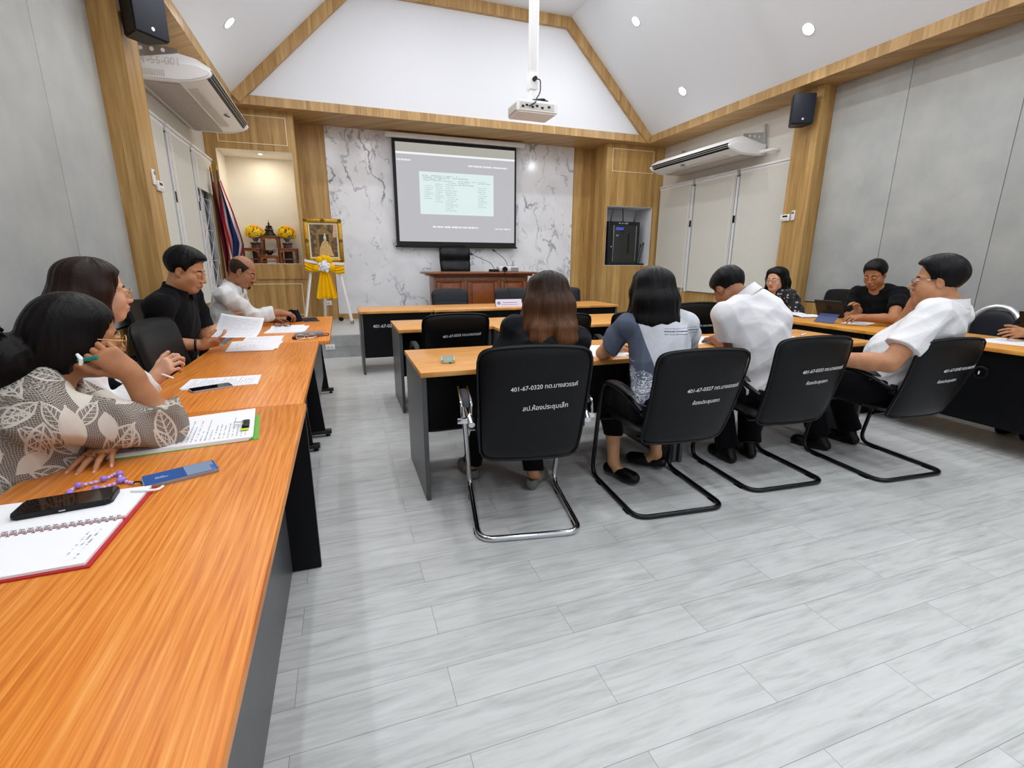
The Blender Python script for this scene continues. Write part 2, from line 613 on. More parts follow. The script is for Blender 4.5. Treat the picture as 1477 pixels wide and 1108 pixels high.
WY = {-1: ((5.52, 6.32), (6.46, 7.26), (7.42, 8.41)), 1: ((5.52, 6.33), (6.49, 7.36), (7.50, 8.38))}
XW = {-1: -1.68, 1: 6.0}
def wall_side(nm, x, s):
    """window wall: white painted wall with three openings and an oak dado, then the grey panelled wall nearer by"""
    b = bmn()
    xo = x + s * .14
    def w(y0, y1, z0, z1):
        xi_ = XW[s] if y0 >= 5.2 else x
        box2(b, (min(xi_, xo), y0, z0), (max(xi_, xo), y1, z1))
    w(5.2, YF, 2.60, 5.4)
    w(5.2, YF, 0, .84)
    for a_, c_ in ((5.2, 5.52), (WY[s][0][1], WY[s][1][0]), (WY[s][1][1], WY[s][2][0]), (WY[s][2][1], YF)):
        w(a_, c_, .84, 2.60)
    w(YB, 5.2, 0, 5.4)
    struct('wall_' + nm, b, M['wallw'])
    b = bmn()
    xd = XW[s]
    box2(b, (min(xd, xd - s * .03), 5.28, 0), (max(xd, xd - s * .03), 8.42, .80))
    struct('trim_dado_' + nm, b, M['oak'])
    b = bmn()
    xa, xb = x - s * .02, x - s * .18
    box2(b, (min(xa, xb), YB, 0), (max(xa, xb), 4.92, .80))
    struct('trim_wainscot_' + nm, b, M['oak'])
    b = bmn()
    xb = x - s * .18
    ys = [4.92, 4.05, 3.03, 2.0, .95, -.1, -1.15, -2.2, YB]
    for y1, y0 in zip(ys, ys[1:]):
        box2(b, (min(x, xb), y0 + .003, .815), (max(x, xb), y1 - .003, ZS), .004)
    struct('wall_' + nm + '_fabric', b, M['fabric_panel'])
    b = bmn()
    xb = x - s * .37
    box2(b, (min(x, xb), 4.92, 0), (max(x, xb), 5.28, ZS))
    struct('trim_pillar_' + nm, b, M['oak'])
    b = bmn()
    box2(b, (min(xd - s * .001, xd - s * .035), 5.28, .8), (max(xd - s * .001, xd - s * .035), 5.30, 2.9))
    struct('trim_edge_' + nm, b, M['white'])
    # soffit board along the wall with its small white cornice
    b = bmn()
    xi = x - s * .58
    box2(b, (min(x, xi), YB, ZS), (max(x, xi), 8.2, ZC))
    struct('trim_soffit_' + nm, b, M['oak_trim'])
    b = bmn()
    xa, xc = xi + s * .10, xi + s * .02
    box2(b, (min(xa, xc), YB, ZC), (max(xa, xc), 8.2, ZC + .07), .012)
    struct('trim_cornice_' + nm, b, M['white'])

wall_side('left', XL, -1)
wall_side('right', XR, 1)
b = bmn()
box2(b, (XL - .2, YB - .14, 0), (XR + .2, YB, 5.4))
struct('wall_back', b, M['white'])
b = bmn()
box2(b, (XL, 8.2, ZS), (XR, YF, ZC))
struct('trim_soffit_front', b, M['oak_trim'])
# gable and vaulted ceiling: two slopes and a flat top
ZT, XT = 5.14, 1.70
sl = [(5.50, ZC), (CX + XT, ZT), (CX - XT, ZT), (-1.22, ZC)]
b = bmn()
Mx = Matrix(((1, 0, 0, 0), (0, 0, 1, 0), (0, 1, 0, 0), (0, 0, 0, 1)))
add_prism(b, [(-2.0, ZC - .02), (6.3, ZC - .02), (6.3, 5.4), (-2.0, 5.4)], 8.24, 8.32, Mx)
struct('wall_front_gable', b, M['white'])
b = bmn()
out = [(6.4, 3.0 - .34), (CX + XT + .05, 5.3), (CX - XT - .05, 5.3), (-2.1, 3.0 - .34)]
def slope_pt(x):
    return ZC + (ZT - ZC) / (5.5 - CX - XT) * (5.5 - x)
poly = [(6.3, ZC), (5.5, ZC), (CX + XT, ZT), (CX - XT, ZT), (-1.22, ZC), (-2.02, ZC), (-2.02, 5.5), (6.3, 5.5)]
add_prism(b, poly, YB - .2, 8.26, Mx)
struct('ceiling', b, M['ceil'])
# oak beams framing the gable
def beam(nm, p, q, w=.155, d=.075):
    b = bmn()
    p, q = Vector((p[0], p[1])), Vector((q[0], q[1]))
    u = (q - p).normalized()
    n = Vector((-u.y, u.x))
    if (Vector((CX, 4.0)) - p).dot(n) < 0:
        n = -n
    add_prism(b, [tuple(p), tuple(q), tuple(q + n * w), tuple(p + n * w)], 8.24 - d, 8.25, Mx)
    struct(nm, b, M['oak_trim'])
beam('trim_beam_right', (5.52, ZC), (CX + XT + .01, ZT - .0))
beam('trim_beam_left', (-1.24, ZC), (CX - XT - .01, ZT - .0))
beam('trim_beam_top', (CX - XT - .02, ZT), (CX + XT + .02, ZT), d=.072)

# built-in oak blocks either side of the marble, with their niches
def block(nm, x0, x1, nx0, nx1, nz0, nz1, niche_mat):
    yb = 8.42
    b = bmn()
    box2(b, (x0, yb, .315), (nx0, YF, ZS))
    box2(b, (nx1, yb, .315), (x1, YF, ZS))
    box2(b, (nx0, yb, .315), (nx1, YF, nz0))
    box2(b, (nx0, yb, nz1), (nx1, YF, ZS))
    struct('trim_block_' + nm, b, M['oak'])
    b = bmn()
    e = .006
    box2(b, (nx0, YF - .02, nz0), (nx1, YF - .004, nz1))
    box2(b, (nx0, yb + .004, nz0), (nx0 + e, YF - .02, nz1))
    box2(b, (nx1 - e, yb + .004, nz0), (nx1, YF - .02, nz1))
    box2(b, (nx0, yb + .004, nz1 - e), (nx1, YF - .02, nz1))
    box2(b, (nx0, yb + .004, nz0), (nx1, YF - .02, nz0 + e))
    struct('trim_niche_' + nm, b, niche_mat)
block('left', XL, -.49, -1.545, -.545, 1.262, 2.868, M['niche'])
block('right', 4.755, XR, 4.81, 5.80, 1.245, 2.335, M['white'])

def molding(nm, x0, x1, z0, z1, y=8.416):
    b = bmn()
    w = .012
    for lo, hi in (((x0, z0), (x1, z0 + w)), ((x0, z1 - w), (x1, z1)), ((x0, z0 + w), (x0 + w, z1 - w)), ((x1 - w, z0 + w), (x1, z1 - w))):
        box2(b, (lo[0], y - .004, lo[1]), (hi[0], y + .006, hi[1]))
    struct(nm, b, plain('cream_inlay', 'e9d3ae', .5))
molding('trim_inlay_left_top', -1.50, -.59, 2.95, 3.33)
molding('trim_inlay_left_bottom', -1.50, -.585, .47, .965)
molding('trim_inlay_right_top', 4.87, 5.76, 2.935, 3.33)
b = bmn()
box2(b, (XL, 8.395, 1.035), (-.49, 8.43, 1.262))
struct('trim_shelf_left', b, M['oak'])

for nm, xw, s in (('left', -1.768, -1), ('right', XR, 1)):  # white strips added over the blind gaps to catch light, with dark latches
    for k, yc in enumerate((6.39, 7.34 if s < 0 else 7.42)):
        b = bmn()
        xa, xb = sorted((xw - s * .160, xw - s * .03))
        box2(b, (xa, yc - .022, .80), (xb, yc + .022, 2.60))
        struct('trim_gap_strip_%s_%d' % (nm, k + 1), b, M['white'])
        b = bmn()
        box2(b, (min(xw - s * .160, xw - s * .166), yc - .022, 1.92), (max(xw - s * .160, xw - s * .166), yc + .022, 2.03), .002)
        struct('trim_latch_%s_%d' % (nm, k + 1), b, M['black'])
# ================================================================ windows: aluminium frame, dark panes, lattice grille
def window(n, x, s, y0, y1, lattice=False):
    r = bpy.data.objects.new('window_%d' % n, None)
    COL.objects.link(r)
    r['kind'] = 'structure'
    r.location = (x, (y0 + y1) / 2, .84)
    b = bmn()
    z0, z1 = .84, 2.60
    xa, xb = sorted((x + s * .03, x + s * .09))
    for lo, hi in (((y0, z0), (y1, z0 + .06)), ((y0, z1 - .06), (y1, z1)), ((y0, z0), (y0 + .05, z1)), ((y1 - .05, z0), (y1, z1)), (((y0 + y1) / 2 - .025, z0), ((y0 + y1) / 2 + .025, z1))):
        box2(b, (xa, lo[0], lo[1]), (xb, hi[0], hi[1]))
    obj('window_frame', b, M['white'] if lattice else plain('window_frame_brown', '3b2a22', .4), r)
    b = bmn()
    box2(b, (x + s * .06 - .003, y0 + .04, z0 + .05), (x + s * .06 + .003, y1 - .04, z1 - .05))
    obj('window_pane', b, plain('dark_window_glass', '12141a', .06, spec=.6), r)
    if lattice:
        b = bmn()
        xg = x + s * .004
        ny, nz = 2, 4
        yy = [y0 + .05 + (y1 - y0 - .1) * i / ny for i in range(ny + 1)]
        zz = [z0 + .06 + (z1 - z0 - .12) * i / nz for i in range(nz + 1)]
        for q in yy:
            add_cyl(b, (xg, q, z0 + .05), (xg, q, z1 - .05), .006, n=6)
        for q in zz:
            add_cyl(b, (xg, yy[0], q), (xg, yy[-1], q), .005, n=6)
        for i in range(ny):
            for j in range(nz):
                add_cyl(b, (xg, yy[i], zz[j]), (xg, yy[i + 1], zz[j + 1]), .006, n=6)
                add_cyl(b, (xg, yy[i + 1], zz[j]), (xg, yy[i], zz[j + 1]), .006, n=6)
        obj('window_grille', b, M['white'], r)
        b = bmn()
        def cur(u, v):
            return Vector((x + s * .035 + s * .010 * sin(u * 30), y0 + .06 + u * .40, z0 + .02 + v * 1.22))
        add_slab(b, cur, lambda u, v: (s * .004, 0, 0), 40, 2)
        obj('window_curtain', b, cloth('pale_pink_curtain', 'ecd6d4', 6, .1), r)
for i in range(3):
    window(i + 1, XW[-1], -1, *WY[-1][i], i == 2)
    window(i + 4, XW[1], 1, *WY[1][i])
# ================================================================ tables
TOPZ, TT = .75, .028

def table(lo, hi, along, label, group, wood, legs='panel', modesty=None, mod_mat='panel_black', panel_mat='panel_dark', mz=.20, note=None):
    """desk with a wood-effect top; lo, hi: floor rectangle of the top; modesty: coordinate of the modesty panel across the table"""
    x0, y0 = lo
    x1, y1 = hi
    t = thing('conference_table', label, 'table', ((x0 + x1) / 2, (y0 + y1) / 2, 0), 0, group)
    b = bmn()
    box2(b, (x0, y0, TOPZ - TT), (x1, y1, TOPZ), .003, 2)
    top = obj('tabletop', b, wood, t)
    th = .026
    if legs == 'panel':
        ends = [(x0 + .006, x0 + .006 + th), (x1 - .006 - th, x1 - .006)] if along == 'x' else [(y0 + .01, y0 + .01 + th), (y1 - .01 - th, y1 - .01)]
        for a_, c_ in ends:
            b = bmn()
            if along == 'x':
                box2(b, (a_, y0 + .02, .004), (c_, y1 - .02, TOPZ - TT), .002, 1)
            else:
                box2(b, (x0 + .02, a_, .004), (x1 - .004, c_, TOPZ - TT), .002, 1)
            obj('side_panel', b, M[panel_mat], t)
    else:
        for yy in ((y0 + .25, y1 - .24) if y0 < 3 else (y0 + .05, y1 - .30)):
            b = bmn()
            xm = x1 - .16
            add_prism(b, [(xm - .16, .05), (xm + .070, .05), (xm + .02, TOPZ - TT), (xm - .16, TOPZ - TT)], yy - .016, yy + .016, Mx)
            lg = obj('leg', b, M['panel_black'], t)
            b = bmn()
            box2(b, (x0 + .08, yy - .028, .022), (x1 - .045, yy + .028, .052), .006)
            ft = obj('foot', b, M['blacksteel'], t)
            for xx in (x0 + .12, x1 - .075):
                b = bmn()
                add_cyl(b, (xx, yy, .0), (xx, yy, .012), .019, .016, 14)
                add_cyl(b, (xx, yy, .012), (xx, yy, .024), .006, n=8)
                obj('levelling_glide', b, M['black'], ft)
    if modesty is not None:
        b = bmn()
        if along == 'x':
            box2(b, (x0 + .034, modesty - .008, mz), (x1 - .034, modesty + .008, TOPZ - TT))
        else:
            box2(b, (modesty - .008, y0 + .038, mz), (modesty + .008, y1 - .038, TOPZ - TT))
        mp = obj('modesty_panel', b, M[mod_mat], t)
        return t, mp
    return t, None

GL = 'conference tables along the flag side'
table((-.845, .36), (-.176, 2.068), 'y', 'orange wood table carrying the open spiral notebook and two phones', GL, M['cherry_y'], modesty=-.305, mod_mat='panel_dark', panel_mat='panel_black', mz=.012)
table((-.85, 2.072), (-.188, 3.735), 'y', 'orange wood table under the stapled papers and silver phone', GL, M['cherry_y'], legs='t', modesty=-.315, mod_mat='panel_dark', mz=.2)
table((-.80, 3.738), (-.115, 5.41), 'y', 'orange wood table with the spectacles case, nearest the stage step', GL, M['cherry_y'], legs='t', modesty=-.25, mod_mat='panel_dark', mz=.2)
GR = 'conference tables in the middle rows'
for (lo, hi, lb, mod) in (
    ((.355, 2.47), (2.052, 3.17), 'front row table with a pale phone lying on its free end', 3.10),
    ((2.056, 2.46), (3.745, 3.16), 'front row table with the purple sheet, before the man bending his head', 3.09),
    ((.425, 4.15), (1.262, 4.84), 'short middle row table behind the empty numbered chair', 4.76),
    ((1.266, 4.00), (3.60, 4.79), 'long middle row table joined to the short one with a step', 4.72),
    ((.165, 5.80), (1.02, 6.44), 'far row table end with white numbers on its black front', 5.84),
    ((1.024, 5.77), (3.55, 6.44), 'far row table carrying the lilac name plate and a microphone', 5.81)):
    tb, mp = table(lo, hi, 'x', lb, GR, M['cherry_x'], modesty=mod)
    if 'numbers' in lb:
        tx = text_mesh('401-67-0202 ทต.บางสวรรค์', .052, .0005)
        xf(tx, tx.verts[:], Matrix.Translation((.31, 5.8315, .555)) @ Matrix.Rotation(PI / 2, 4, 'X'))
        me_root = -Vector(tb.location)
        obj('inventory_lettering', tx, M['text_white'], mp, smooth=False)
GD = 'conference tables along the grey panel wall'
table((4.24, 1.20), (4.94, 2.898), 'y', 'side table with a cable hole in its black front panel', GD, cherry('cherry_laminate_side', 'y', 'b9742f', 'd8963f', 'e8b060'), modesty=4.30, mz=.19, panel_mat='panel_black')
tD = [o_ for o_ in COL.objects if o_.name.startswith('conference_table')][-1]
b = bmn()
add_lathe(b, [(.030, 0), (.046, 0), (.046, .004), (.040, .007), (.030, .007)], n=28, M=Matrix.Rotation(-PI / 2, 4, 'Y'), c=(4.290, 2.07, .56))
g = obj('cable_grommet', b, M['black'], tD)
b = bmn()
box2(b, (4.283, 2.075, .545), (4.287, 2.082, .568))
obj('grommet_clip', b, M['text_white'], g)
table((4.24, 2.902), (4.94, 4.60), 'y', 'side table with the tablet computer on its folded blue stand', GD, bpy.data.materials['cherry_laminate_side'], modesty=4.30, mz=.19, panel_mat='panel_black')

# ================================================================ cantilever conference chairs
def cushion(bm, centre, half, th, nu=18, nv=18, p=4.0):
    """padded rounded rectangle: centre(u, v) -> (point, normal), u, v in -1..1"""
    def sq(u, v):
        r = (abs(u) ** p + abs(v) ** p) ** (1 / p)
        m = max(abs(u), abs(v))
        k = m / r if r > 1e-6 else 1
        return u * k, v * k
    def fn(side):
        def f(a, c):
            u, v = sq(2 * a - 1, 2 * c - 1)
            pt, n = centre(u, v)
            m = max(abs(2 * a - 1), abs(2 * c - 1))
            e = math.sqrt(max(0.0, 1 - m ** 5))
            return pt + n * (th * .5 * side * e)
        return f
    add_grid(bm, fn(1), nu, nv, uvs=False)
    add_grid(bm, fn(-1), nu, nv, uvs=False)
    bmesh.ops.remove_doubles(bm, verts=bm.verts, dist=.0008)

BW, BZ0, BZ1 = .262, .395, .915

def back_pt(u, v, z1=BZ1, y_top=-.385):
    """middle surface of the backrest: u across, v upwards, both -1..1"""
    w = .5 * (v + 1)
    z = BZ0 + (z1 - BZ0) * w + .022 * (1 - u * u) * w
    y = -.235 + (y_top + .235) * w + .030 * u * u - .018 * sin(PI * w)
    x = (BW - .022 * (1 - w)) * u
    n = Vector((0, 1, (.235 + y_top) / (z1 - BZ0) * -1 * -1)).normalized()
    n = Vector((-.20 * u, 1, .28)).normalized()
    return Vector((x, y, z)), n


def make_chair(label, group, chrome=False, lines=None, z1=BZ1, y_top=-.385, front_seam=False, toff=(.01, .16)):
    t = thing('conference_chair', label, 'chair', (0, 0, 0), 0, group)
    fm = M['chrome'] if chrome else M['blacksteel']
    b = bmn()
    cushion(b, lambda u, v: back_pt(u, v, z1, y_top), 1, .062, 24, 24, 11.0)
    bk = obj('backrest', b, M['leather'] if not front_seam else M['leather_grey'], t, world=False, angle=60)
    b = bmn()      # piping round the back edge
    pts = []
    for i in range(72):
        a_ = 2 * PI * i / 72
        cu, su = cos(a_), sin(a_)
        r_ = (abs(cu) ** 11 + abs(su) ** 11) ** (-1 / 11)
        pt, n = back_pt(cu * r_ * .985, su * r_ * .985, z1, y_top)
        pts.append(pt - n * .012)
    add_tube(b, pts, .0055, 6, closed=True)
    obj('piping', b, M['black'], bk, world=False)
    if lines:
        for i, (tx, size, x0, zz, slope) in enumerate(lines):
            tb = text_mesh(tx, size, .0002, 'LEFT', .0002)
            bmesh.ops.triangulate(tb, faces=tb.faces)
            for v_ in tb.verts:
                X, Z = x0 + v_.co.x, zz + v_.co.y + slope * v_.co.x
                u_ = X / BW
                w_ = (Z - BZ0) / (z1 - BZ0)
                pt, n = back_pt(max(-1, min(1, u_)), w_ * 2 - 1, z1, y_top)
                m_ = max(abs(u_), abs(w_ * 2 - 1))
                e = math.sqrt(max(0.0, 1 - min(.99, m_) ** 5))
                v_.co = pt - n * (.031 * e + .0035 + v_.co.z)
            obj('inventory_lettering', tb, M['text_white'], bk, smooth=False, world=False)
    if front_seam:
        b = bmn()
        for vv in (.42,):
            pts = []
            for i in range(21):
                u = -1 + 2 * i / 20
                pt, n = back_pt(u * .96, vv, z1, y_top)
                e = math.sqrt(max(0, 1 - max(abs(u * .96), .42) ** 5))
                pts.append(pt + n * (.0315 * e))
            add_tube(b, pts, .004, 6)
        obj('seam', b, M['black'], bk, world=False)
    b = bmn()
    def seat(u, v):
        return Vector((.238 * u, .035 + .245 * v, .440 + .012 * u * u - .012 * v * v * (1 if v > 0 else .2))), Vector((0, .04, 1)).normalized()
    cushion(b, seat, 1, .075, 16, 16, 6.0)
    obj('seat', b, M['leather'], t, world=False, angle=60)
    # one continuous tube: floor loop, uprights, armrests
    b = bmn()
    hw, r = (.268, .0135) if not chrome else (.255, .0155)
    ow = .035 if chrome else 0.0
    half = [(0, -.30, r), (hw, -.30, r), (hw, .285, r), (hw + .006 + ow * .6, .215, .44), (hw + .012 + ow, .150, .655), (hw + .006 + ow, -.06, .655), (hw - .012 + ow, -.252, .585)]
    path = [Vector((-x, y, z)) for x, y, z in half[:0:-1]] + [Vector(p) for p in half[1:]]
    add_tube(b, rounded(path, .085, 6), r, 12)
    for y_, z_ in ((.235, .392), (-.10, .392)):
        add_tube(b, [(-hw - .004, y_ if y_ > 0 else .0, z_), (hw + .004, y_ if y_ > 0 else .0, z_)] if y_ > 0 else [(-.2, -.12, .395), (.2, -.12, .395)], .011, 8)
    fr = obj('cantilever_frame', b, fm, t, world=False)
    for s in (-1, 1):
        for y_ in (-.2, .16):
            b = bmn()
            box2(b, (s * hw - .018, y_ - .03, 0), (s * hw + .018, y_ + .03, .006), .002)
            obj('floor_glide', b, M['black'], fr, world=False)
        b = bmn()
        def pad(u, v, s=s):
            y = -.03 + .15 * v
            return Vector((s * (hw + .006 + ow) + .024 * u, y, .672 - .018 * v * v + (-.02 * (v + .5) ** 2 if v < -.5 else 0))), Vector((0, 0, 1))
        cushion(b, pad, 1, .026, 6, 12, 4.0)
        ar = obj('armrest', b, M['leather_grey'] if chrome else M['black'], t, world=False, angle=60)
        if chrome:
            b = bmn()
            for dx in (-.024, .024):
                add_tube(b, rounded([(s * (hw + .006 + ow) + dx, -.19, .60), (s * (hw + .006 + ow) + dx, -.175, .668), (s * (hw + .006 + ow) + dx, .13, .67)], .05, 5), .006, 8)
            box2(b, (s * (hw + .006 + ow) - .045, -.210, .578), (s * (hw + .006 + ow) + .032, -.185, .602), .003)
            obj('armrest_trim', b, M['chrome'], ar, world=False)
        b = bmn()
        box2(b, (s * .246 - .004, -.262, .555), (s * .246 + .016, -.225, .615), .004)
        obj('arm_bracket', b, M['darkmetal'], t, world=False)
    return t

T1 = 'ทต.บางสวรรค์'
GA = 'chairs of the front row'
def place(t, x, y, h):
    t.location = (x, y, 0)
    t.rotation_euler = (0, 0, -rad(h))
    return t
place(make_chair('black chair with the shiny chrome frame, the woman with brown hair sits on it', GA, True,
      [('401-67-0320 ' + T1, .0275, -.115, .765, .07), ('สป.ห้องประชุมเล็ก', .030, -.060, .672, .06)], .955, -.37), .835, 2.245, 10)
place(make_chair('black chair lettered 0327 under the woman in the grey patterned shirt', GA, False,
      [('401-67-0327 ' + T1, .027, -.09, .70, .07), ('ห้องประชุมสภา', .027, -.045, .635, .06)], .905), 1.66, 2.20, 5)
place(make_chair('black chair lettered 0333 under the man bending his head', GA, False,
      [('401-67-0333 ' + T1, .0265, -.09, .72, .07), ('ห้องประชุมสภา', .026, -.045, .655, .06)], .915, -.35), 2.47, 2.25, 4)
place(make_chair('black chair lettered 0342 under the large man in white', GA, False,
      [('401-67-0342 ' + T1, .026, -.06, .70, .07), ('ห้องประชุมสภา', .025, -.065, .635, .06)], .89, -.375), 3.33, 2.10, 4)
GB = 'empty chairs of the middle row'
place(make_chair('empty black chair lettered 0335 at the short middle table', GB, False, [('401-67-0335 ' + T1, .027, -.11, .755, .05)], .925), .795, 3.92, 0)
c0 = place(make_chair('empty black chair partly behind the woman with brown hair', GB, False, None, .91), 1.60, 3.80, -4)
dup(c0, (2.42, 3.74, 0), -rad(16), 'empty black chair turned a little, behind the woman with straight black hair')
place(make_chair('empty black chair with two lines of lettering beside the bending man', GB, False,
      [('401-67-0331 ' + T1, .026, -.10, .74, .05), ('ห้องประชุมสภา', .025, -.07, .66, .05)], .955), 3.08, 3.92, 8)
GC = 'chairs behind the far row table'
f0 = place(make_chair('charcoal chair before the wooden desk, at its plain end', GC, False, None, .925, front_seam=True), 1.42, 6.36, 180)
dup(f0, (2.33, 6.36, 0), PI, 'charcoal chair behind the lilac name plate')
dup(f0, (3.19, 6.38, 0), PI, 'charcoal chair at the far table end before the oak wall')
GS = 'chairs of the side tables'
s0 = place(make_chair('empty black chair turned aside at the table, beside the man in the black polo', GS, False, None, .985, front_seam=False), -.64, 3.11, 96)
dup(s0, (5.42, 4.36, 0), rad(80), 'black chair behind the smiling woman')
dup(s0, (5.40, 3.38, 0), rad(90), 'black chair under the man with the tablet')
dup(s0, (-1.32, 1.60, 0), -rad(62), 'black chair under the woman in the leaf print blouse')
dup(s0, (-1.33, 2.33, 0), -rad(70), 'black chair under the woman with the brown bob')
dup(s0, (-1.30, 3.72, 0), -rad(90), 'black chair under the man in the black polo')
dup(s0, (-1.20, 4.66, 0), -rad(90), 'black chair under the balding man')
dup(s0, (5.42, 1.90, 0), rad(90), 'black chair under the person holding a phone')

# banquet chair with a round silver-framed back, facing the side table
t = thing('banquet_chair', 'empty banquet chair with a round black back in a silver frame', 'chair', (5.40, 2.72, 0), rad(90))
b = bmn()
pts = [(-.20, -.20, .42), (-.20, -.235, .66)] + [(-.20 * cos(a_), -.235 - .05 * sin(a_), .70 + .235 * sin(a_)) for a_ in np.linspace(0, PI, 16)] + [(.20, -.235, .66), (.20, -.20, .42)]
add_tube(b, pts, [.014] * 2 + [.025] * 16 + [.014] * 2, 10)
obj('back_frame', b, plain('polished_silver', 'e2e3e6', .28, metal=.7), t, world=False)
b = bmn()
def bq(u, v):
    w = (v + 1) / 2
    return Vector((.175 * u * (1 if w < .5 else math.sqrt(max(.02, 1 - ((w - .5) / .5) ** 2 * .9))), -.235 - .04 * w, .60 + .305 * w)), Vector((0, 1, .1)).normalized()
cushion(b, bq, 1, .05, 14, 14, 5)
obj('backrest', b, M['leather_grey'], t, world=False, angle=60)
b = bmn()
cushion(b, lambda u, v: (Vector((.20 * u, .02 + .21 * v, .445)), Vector((0, 0, 1))), 1, .075, 14, 14, 4)
obj('seat', b, M['leather_grey'], t, world=False, angle=60)
for sx in (-1, 1):
    for sy in (-1, 1):
        b = bmn()
        add_tube(b, [(sx * .19, .02 + sy * .18, .42), (sx * .205, .02 + sy * .22, .0)], .0125, 10)
        obj('leg', b, M['alu'], t, world=False)

# ================================================================ the stage: desk, executive chair, microphones
t = thing('wooden_desk', 'dark polished wooden desk with panelled front on the stage', 'desk', (2.12, 7.95, .315))
DX0, DX1, DY0, DY1, DZ = 1.36, 2.90, 7.55, 8.02, 1.15
b = bmn()
box2(b, (DX0 - .14, DY0 - .10, DZ - .035), (DX1 + .14, DY1 + .06, DZ), .012, 3)
obj('desktop', b, M['rose'], t)
b = bmn()
box2(b, (DX0 - .07, DY0 - .05, DZ - .065), (DX1 + .07, DY1 + .02, DZ - .035), .012, 3)
obj('cornice', b, M['rose'], t)
b = bmn()
box2(b, (DX0, DY0, .375), (DX1, DY1, DZ - .065), .004)
obj('carcass', b, M['rose'], t)
b = bmn()
box2(b, (DX0 - .03, DY0 - .03, .315), (DX1 + .03, DY1 + .02, .385), .01)
obj('plinth', b, M['rose'], t)
for xa, xb in ((DX0 + .03, DX0 + .47), (DX0 + .52, DX1 - .52), (DX1 - .47, DX1 - .03)):
    b = bmn()
    za, zb, w = .42, DZ - .10, .055
    for lo, hi in (((xa, za), (xb, za + w)), ((xa, zb - w), (xb, zb)), ((xa, za + w), (xa + w, zb - w)), ((xb - w, za + w), (xb, zb - w))):
        box2(b, (lo[0], DY0 - .020, lo[1]), (hi[0], DY0 + .004, hi[1]), .006)
    f_ = obj('front_frame', b, M['rose'], t)
    b = bmn()
    box2(b, (xa + w + .025, DY0 - .010, za + w + .025), (xb - w - .025, DY0 + .004, zb - w - .025), .009)
    obj('raised_panel', b, plain('rosewood_panel', '8b4a20', .3, grain=.25, gscale=14), f_)

t = thing('executive_chair', 'tall black padded executive chair behind the wooden desk', 'chair', (1.93, 8.50, .315))
b = bmn()
def ex(u, v):
    w = (v + 1) / 2
    roll = .016 * abs(sin(w * PI * 3))
    return Vector((1.93 + (.285 - .03 * (1 - w)) * u, 8.50 + .12 + .10 * w + .05 * u * u * -1, .80 + .80 * w)), Vector((0, -1, .1)).normalized()
cushion(b, ex, 1, .12, 22, 30, 7)
for v_ in b.verts:
    w = (v_.co.z - .80) / .775
    v_.co.y -= .030 * abs(sin(w * PI * 3.0)) * (1 if v_.co.y < 8.50 + .12 + .10 * w else 0)
obj('backrest', b, leather('glossy_black_leather', '08090b', .3), t, angle=70)
b = bmn()
cushion(b, lambda u, v: (Vector((1.93 + .27 * u, 8.42 + .26 * v, .80)), Vector((0, 0, 1))), 1, .13, 16, 16, 4)
obj('seat', b, M['leather'], t, angle=60)
for s in (-1, 1):
    b = bmn()
    add_tube(b, rounded([(1.93 + s * .31, 8.58, .80), (1.93 + s * .33, 8.56, 1.03), (1.93 + s * .33, 8.24, 1.02), (1.93 + s * .30, 8.28, .78)], .07, 5), .024, 10)
    obj('armrest', b, M['black'], t)
b = bmn()
add_cyl(b, (1.93, 8.44, .40), (1.93, 8.44, .76), .032, n=16)
obj('column', b, M['darkmetal'], t)
for k in range(5):
    b = bmn()
    a_ = 2 * PI * k / 5 + .3
    p_ = Vector((1.93 + .30 * cos(a_), 8.44 + .30 * sin(a_), .385))
    add_tube(b, [(1.93, 8.44, .43), p_], [.028, .016], 8)
    lg = obj('base_arm', b, M['black'], t)
    b = bmn()
    add_sph(b, p_ + Vector((0, 0, -.04)), (.028, .028, .030), 12)
    obj('caster', b, M['black'], lg)


def gooseneck(label, base, tip, bend, box=(.12, .10, .035)):
    t = thing('gooseneck_microphone', label, 'microphone', base)
    B_ = Vector(base)
    b = bmn()
    add_box(b, B_ + Vector((0, 0, box[2] / 2)), box, .01, 3)
    obj('microphone_base', b, M['black'], t)
    b = bmn()
    p0 = B_ + Vector((0, .0, box[2]))
    add_tube(b, rounded([p0, B_ + Vector(bend), Vector(tip)], .09, 8), .0045, 8)
    obj('gooseneck', b, M['darkmetal'], t)
    b = bmn()
    d = (Vector(tip) - (B_ + Vector(bend))).normalized()
    add_tube(b, [Vector(tip) - d * .01, Vector(tip), Vector(tip) + d * .045, Vector(tip) + d * .052], [.006, .012, .012, .006], 12)
    obj('microphone_head', b, M['black'], t)
    return t

GM = 'gooseneck microphones'
gooseneck('black gooseneck microphone on the wooden desk, its neck bent low towards the chair', (2.40, 7.78, DZ), (2.03, 7.80, 1.42), (-.06, 0, .14), (.17, .12, .04))
gooseneck('black gooseneck microphone rising behind the white box on the desk', (2.72, 7.99, DZ), (2.48, 8.02, 1.48), (-.06, 0, .20), (.14, .11, .04))
gooseneck('gooseneck microphone with a white head on the far row table', (2.17, 6.24, TOPZ), (2.03, 6.10, 1.13), (-.02, 0, .10), (.13, .10, .035))
b = bmn()
box2(b, (2.46, 7.70, DZ), (2.80, 7.90, DZ + .085), .02, 3)
t = thing('storage_box', 'low white box with a grey label on the wooden desk', 'box', (2.63, 7.80, DZ))
obj('body', b, plain('translucent_white_plastic', 'dcdde0', .4), t)
b = bmn()
box2(b, (2.66, 7.697, DZ + .012), (2.79, 7.702, DZ + .07), .001, 1)
obj('label_strip', b, plain('grey_label', '8f9296', .6), t)
t = thing('cable_reel', 'small round black cable winder beside the desk microphone', 'reel', (2.53, 7.62, DZ))
b = bmn()
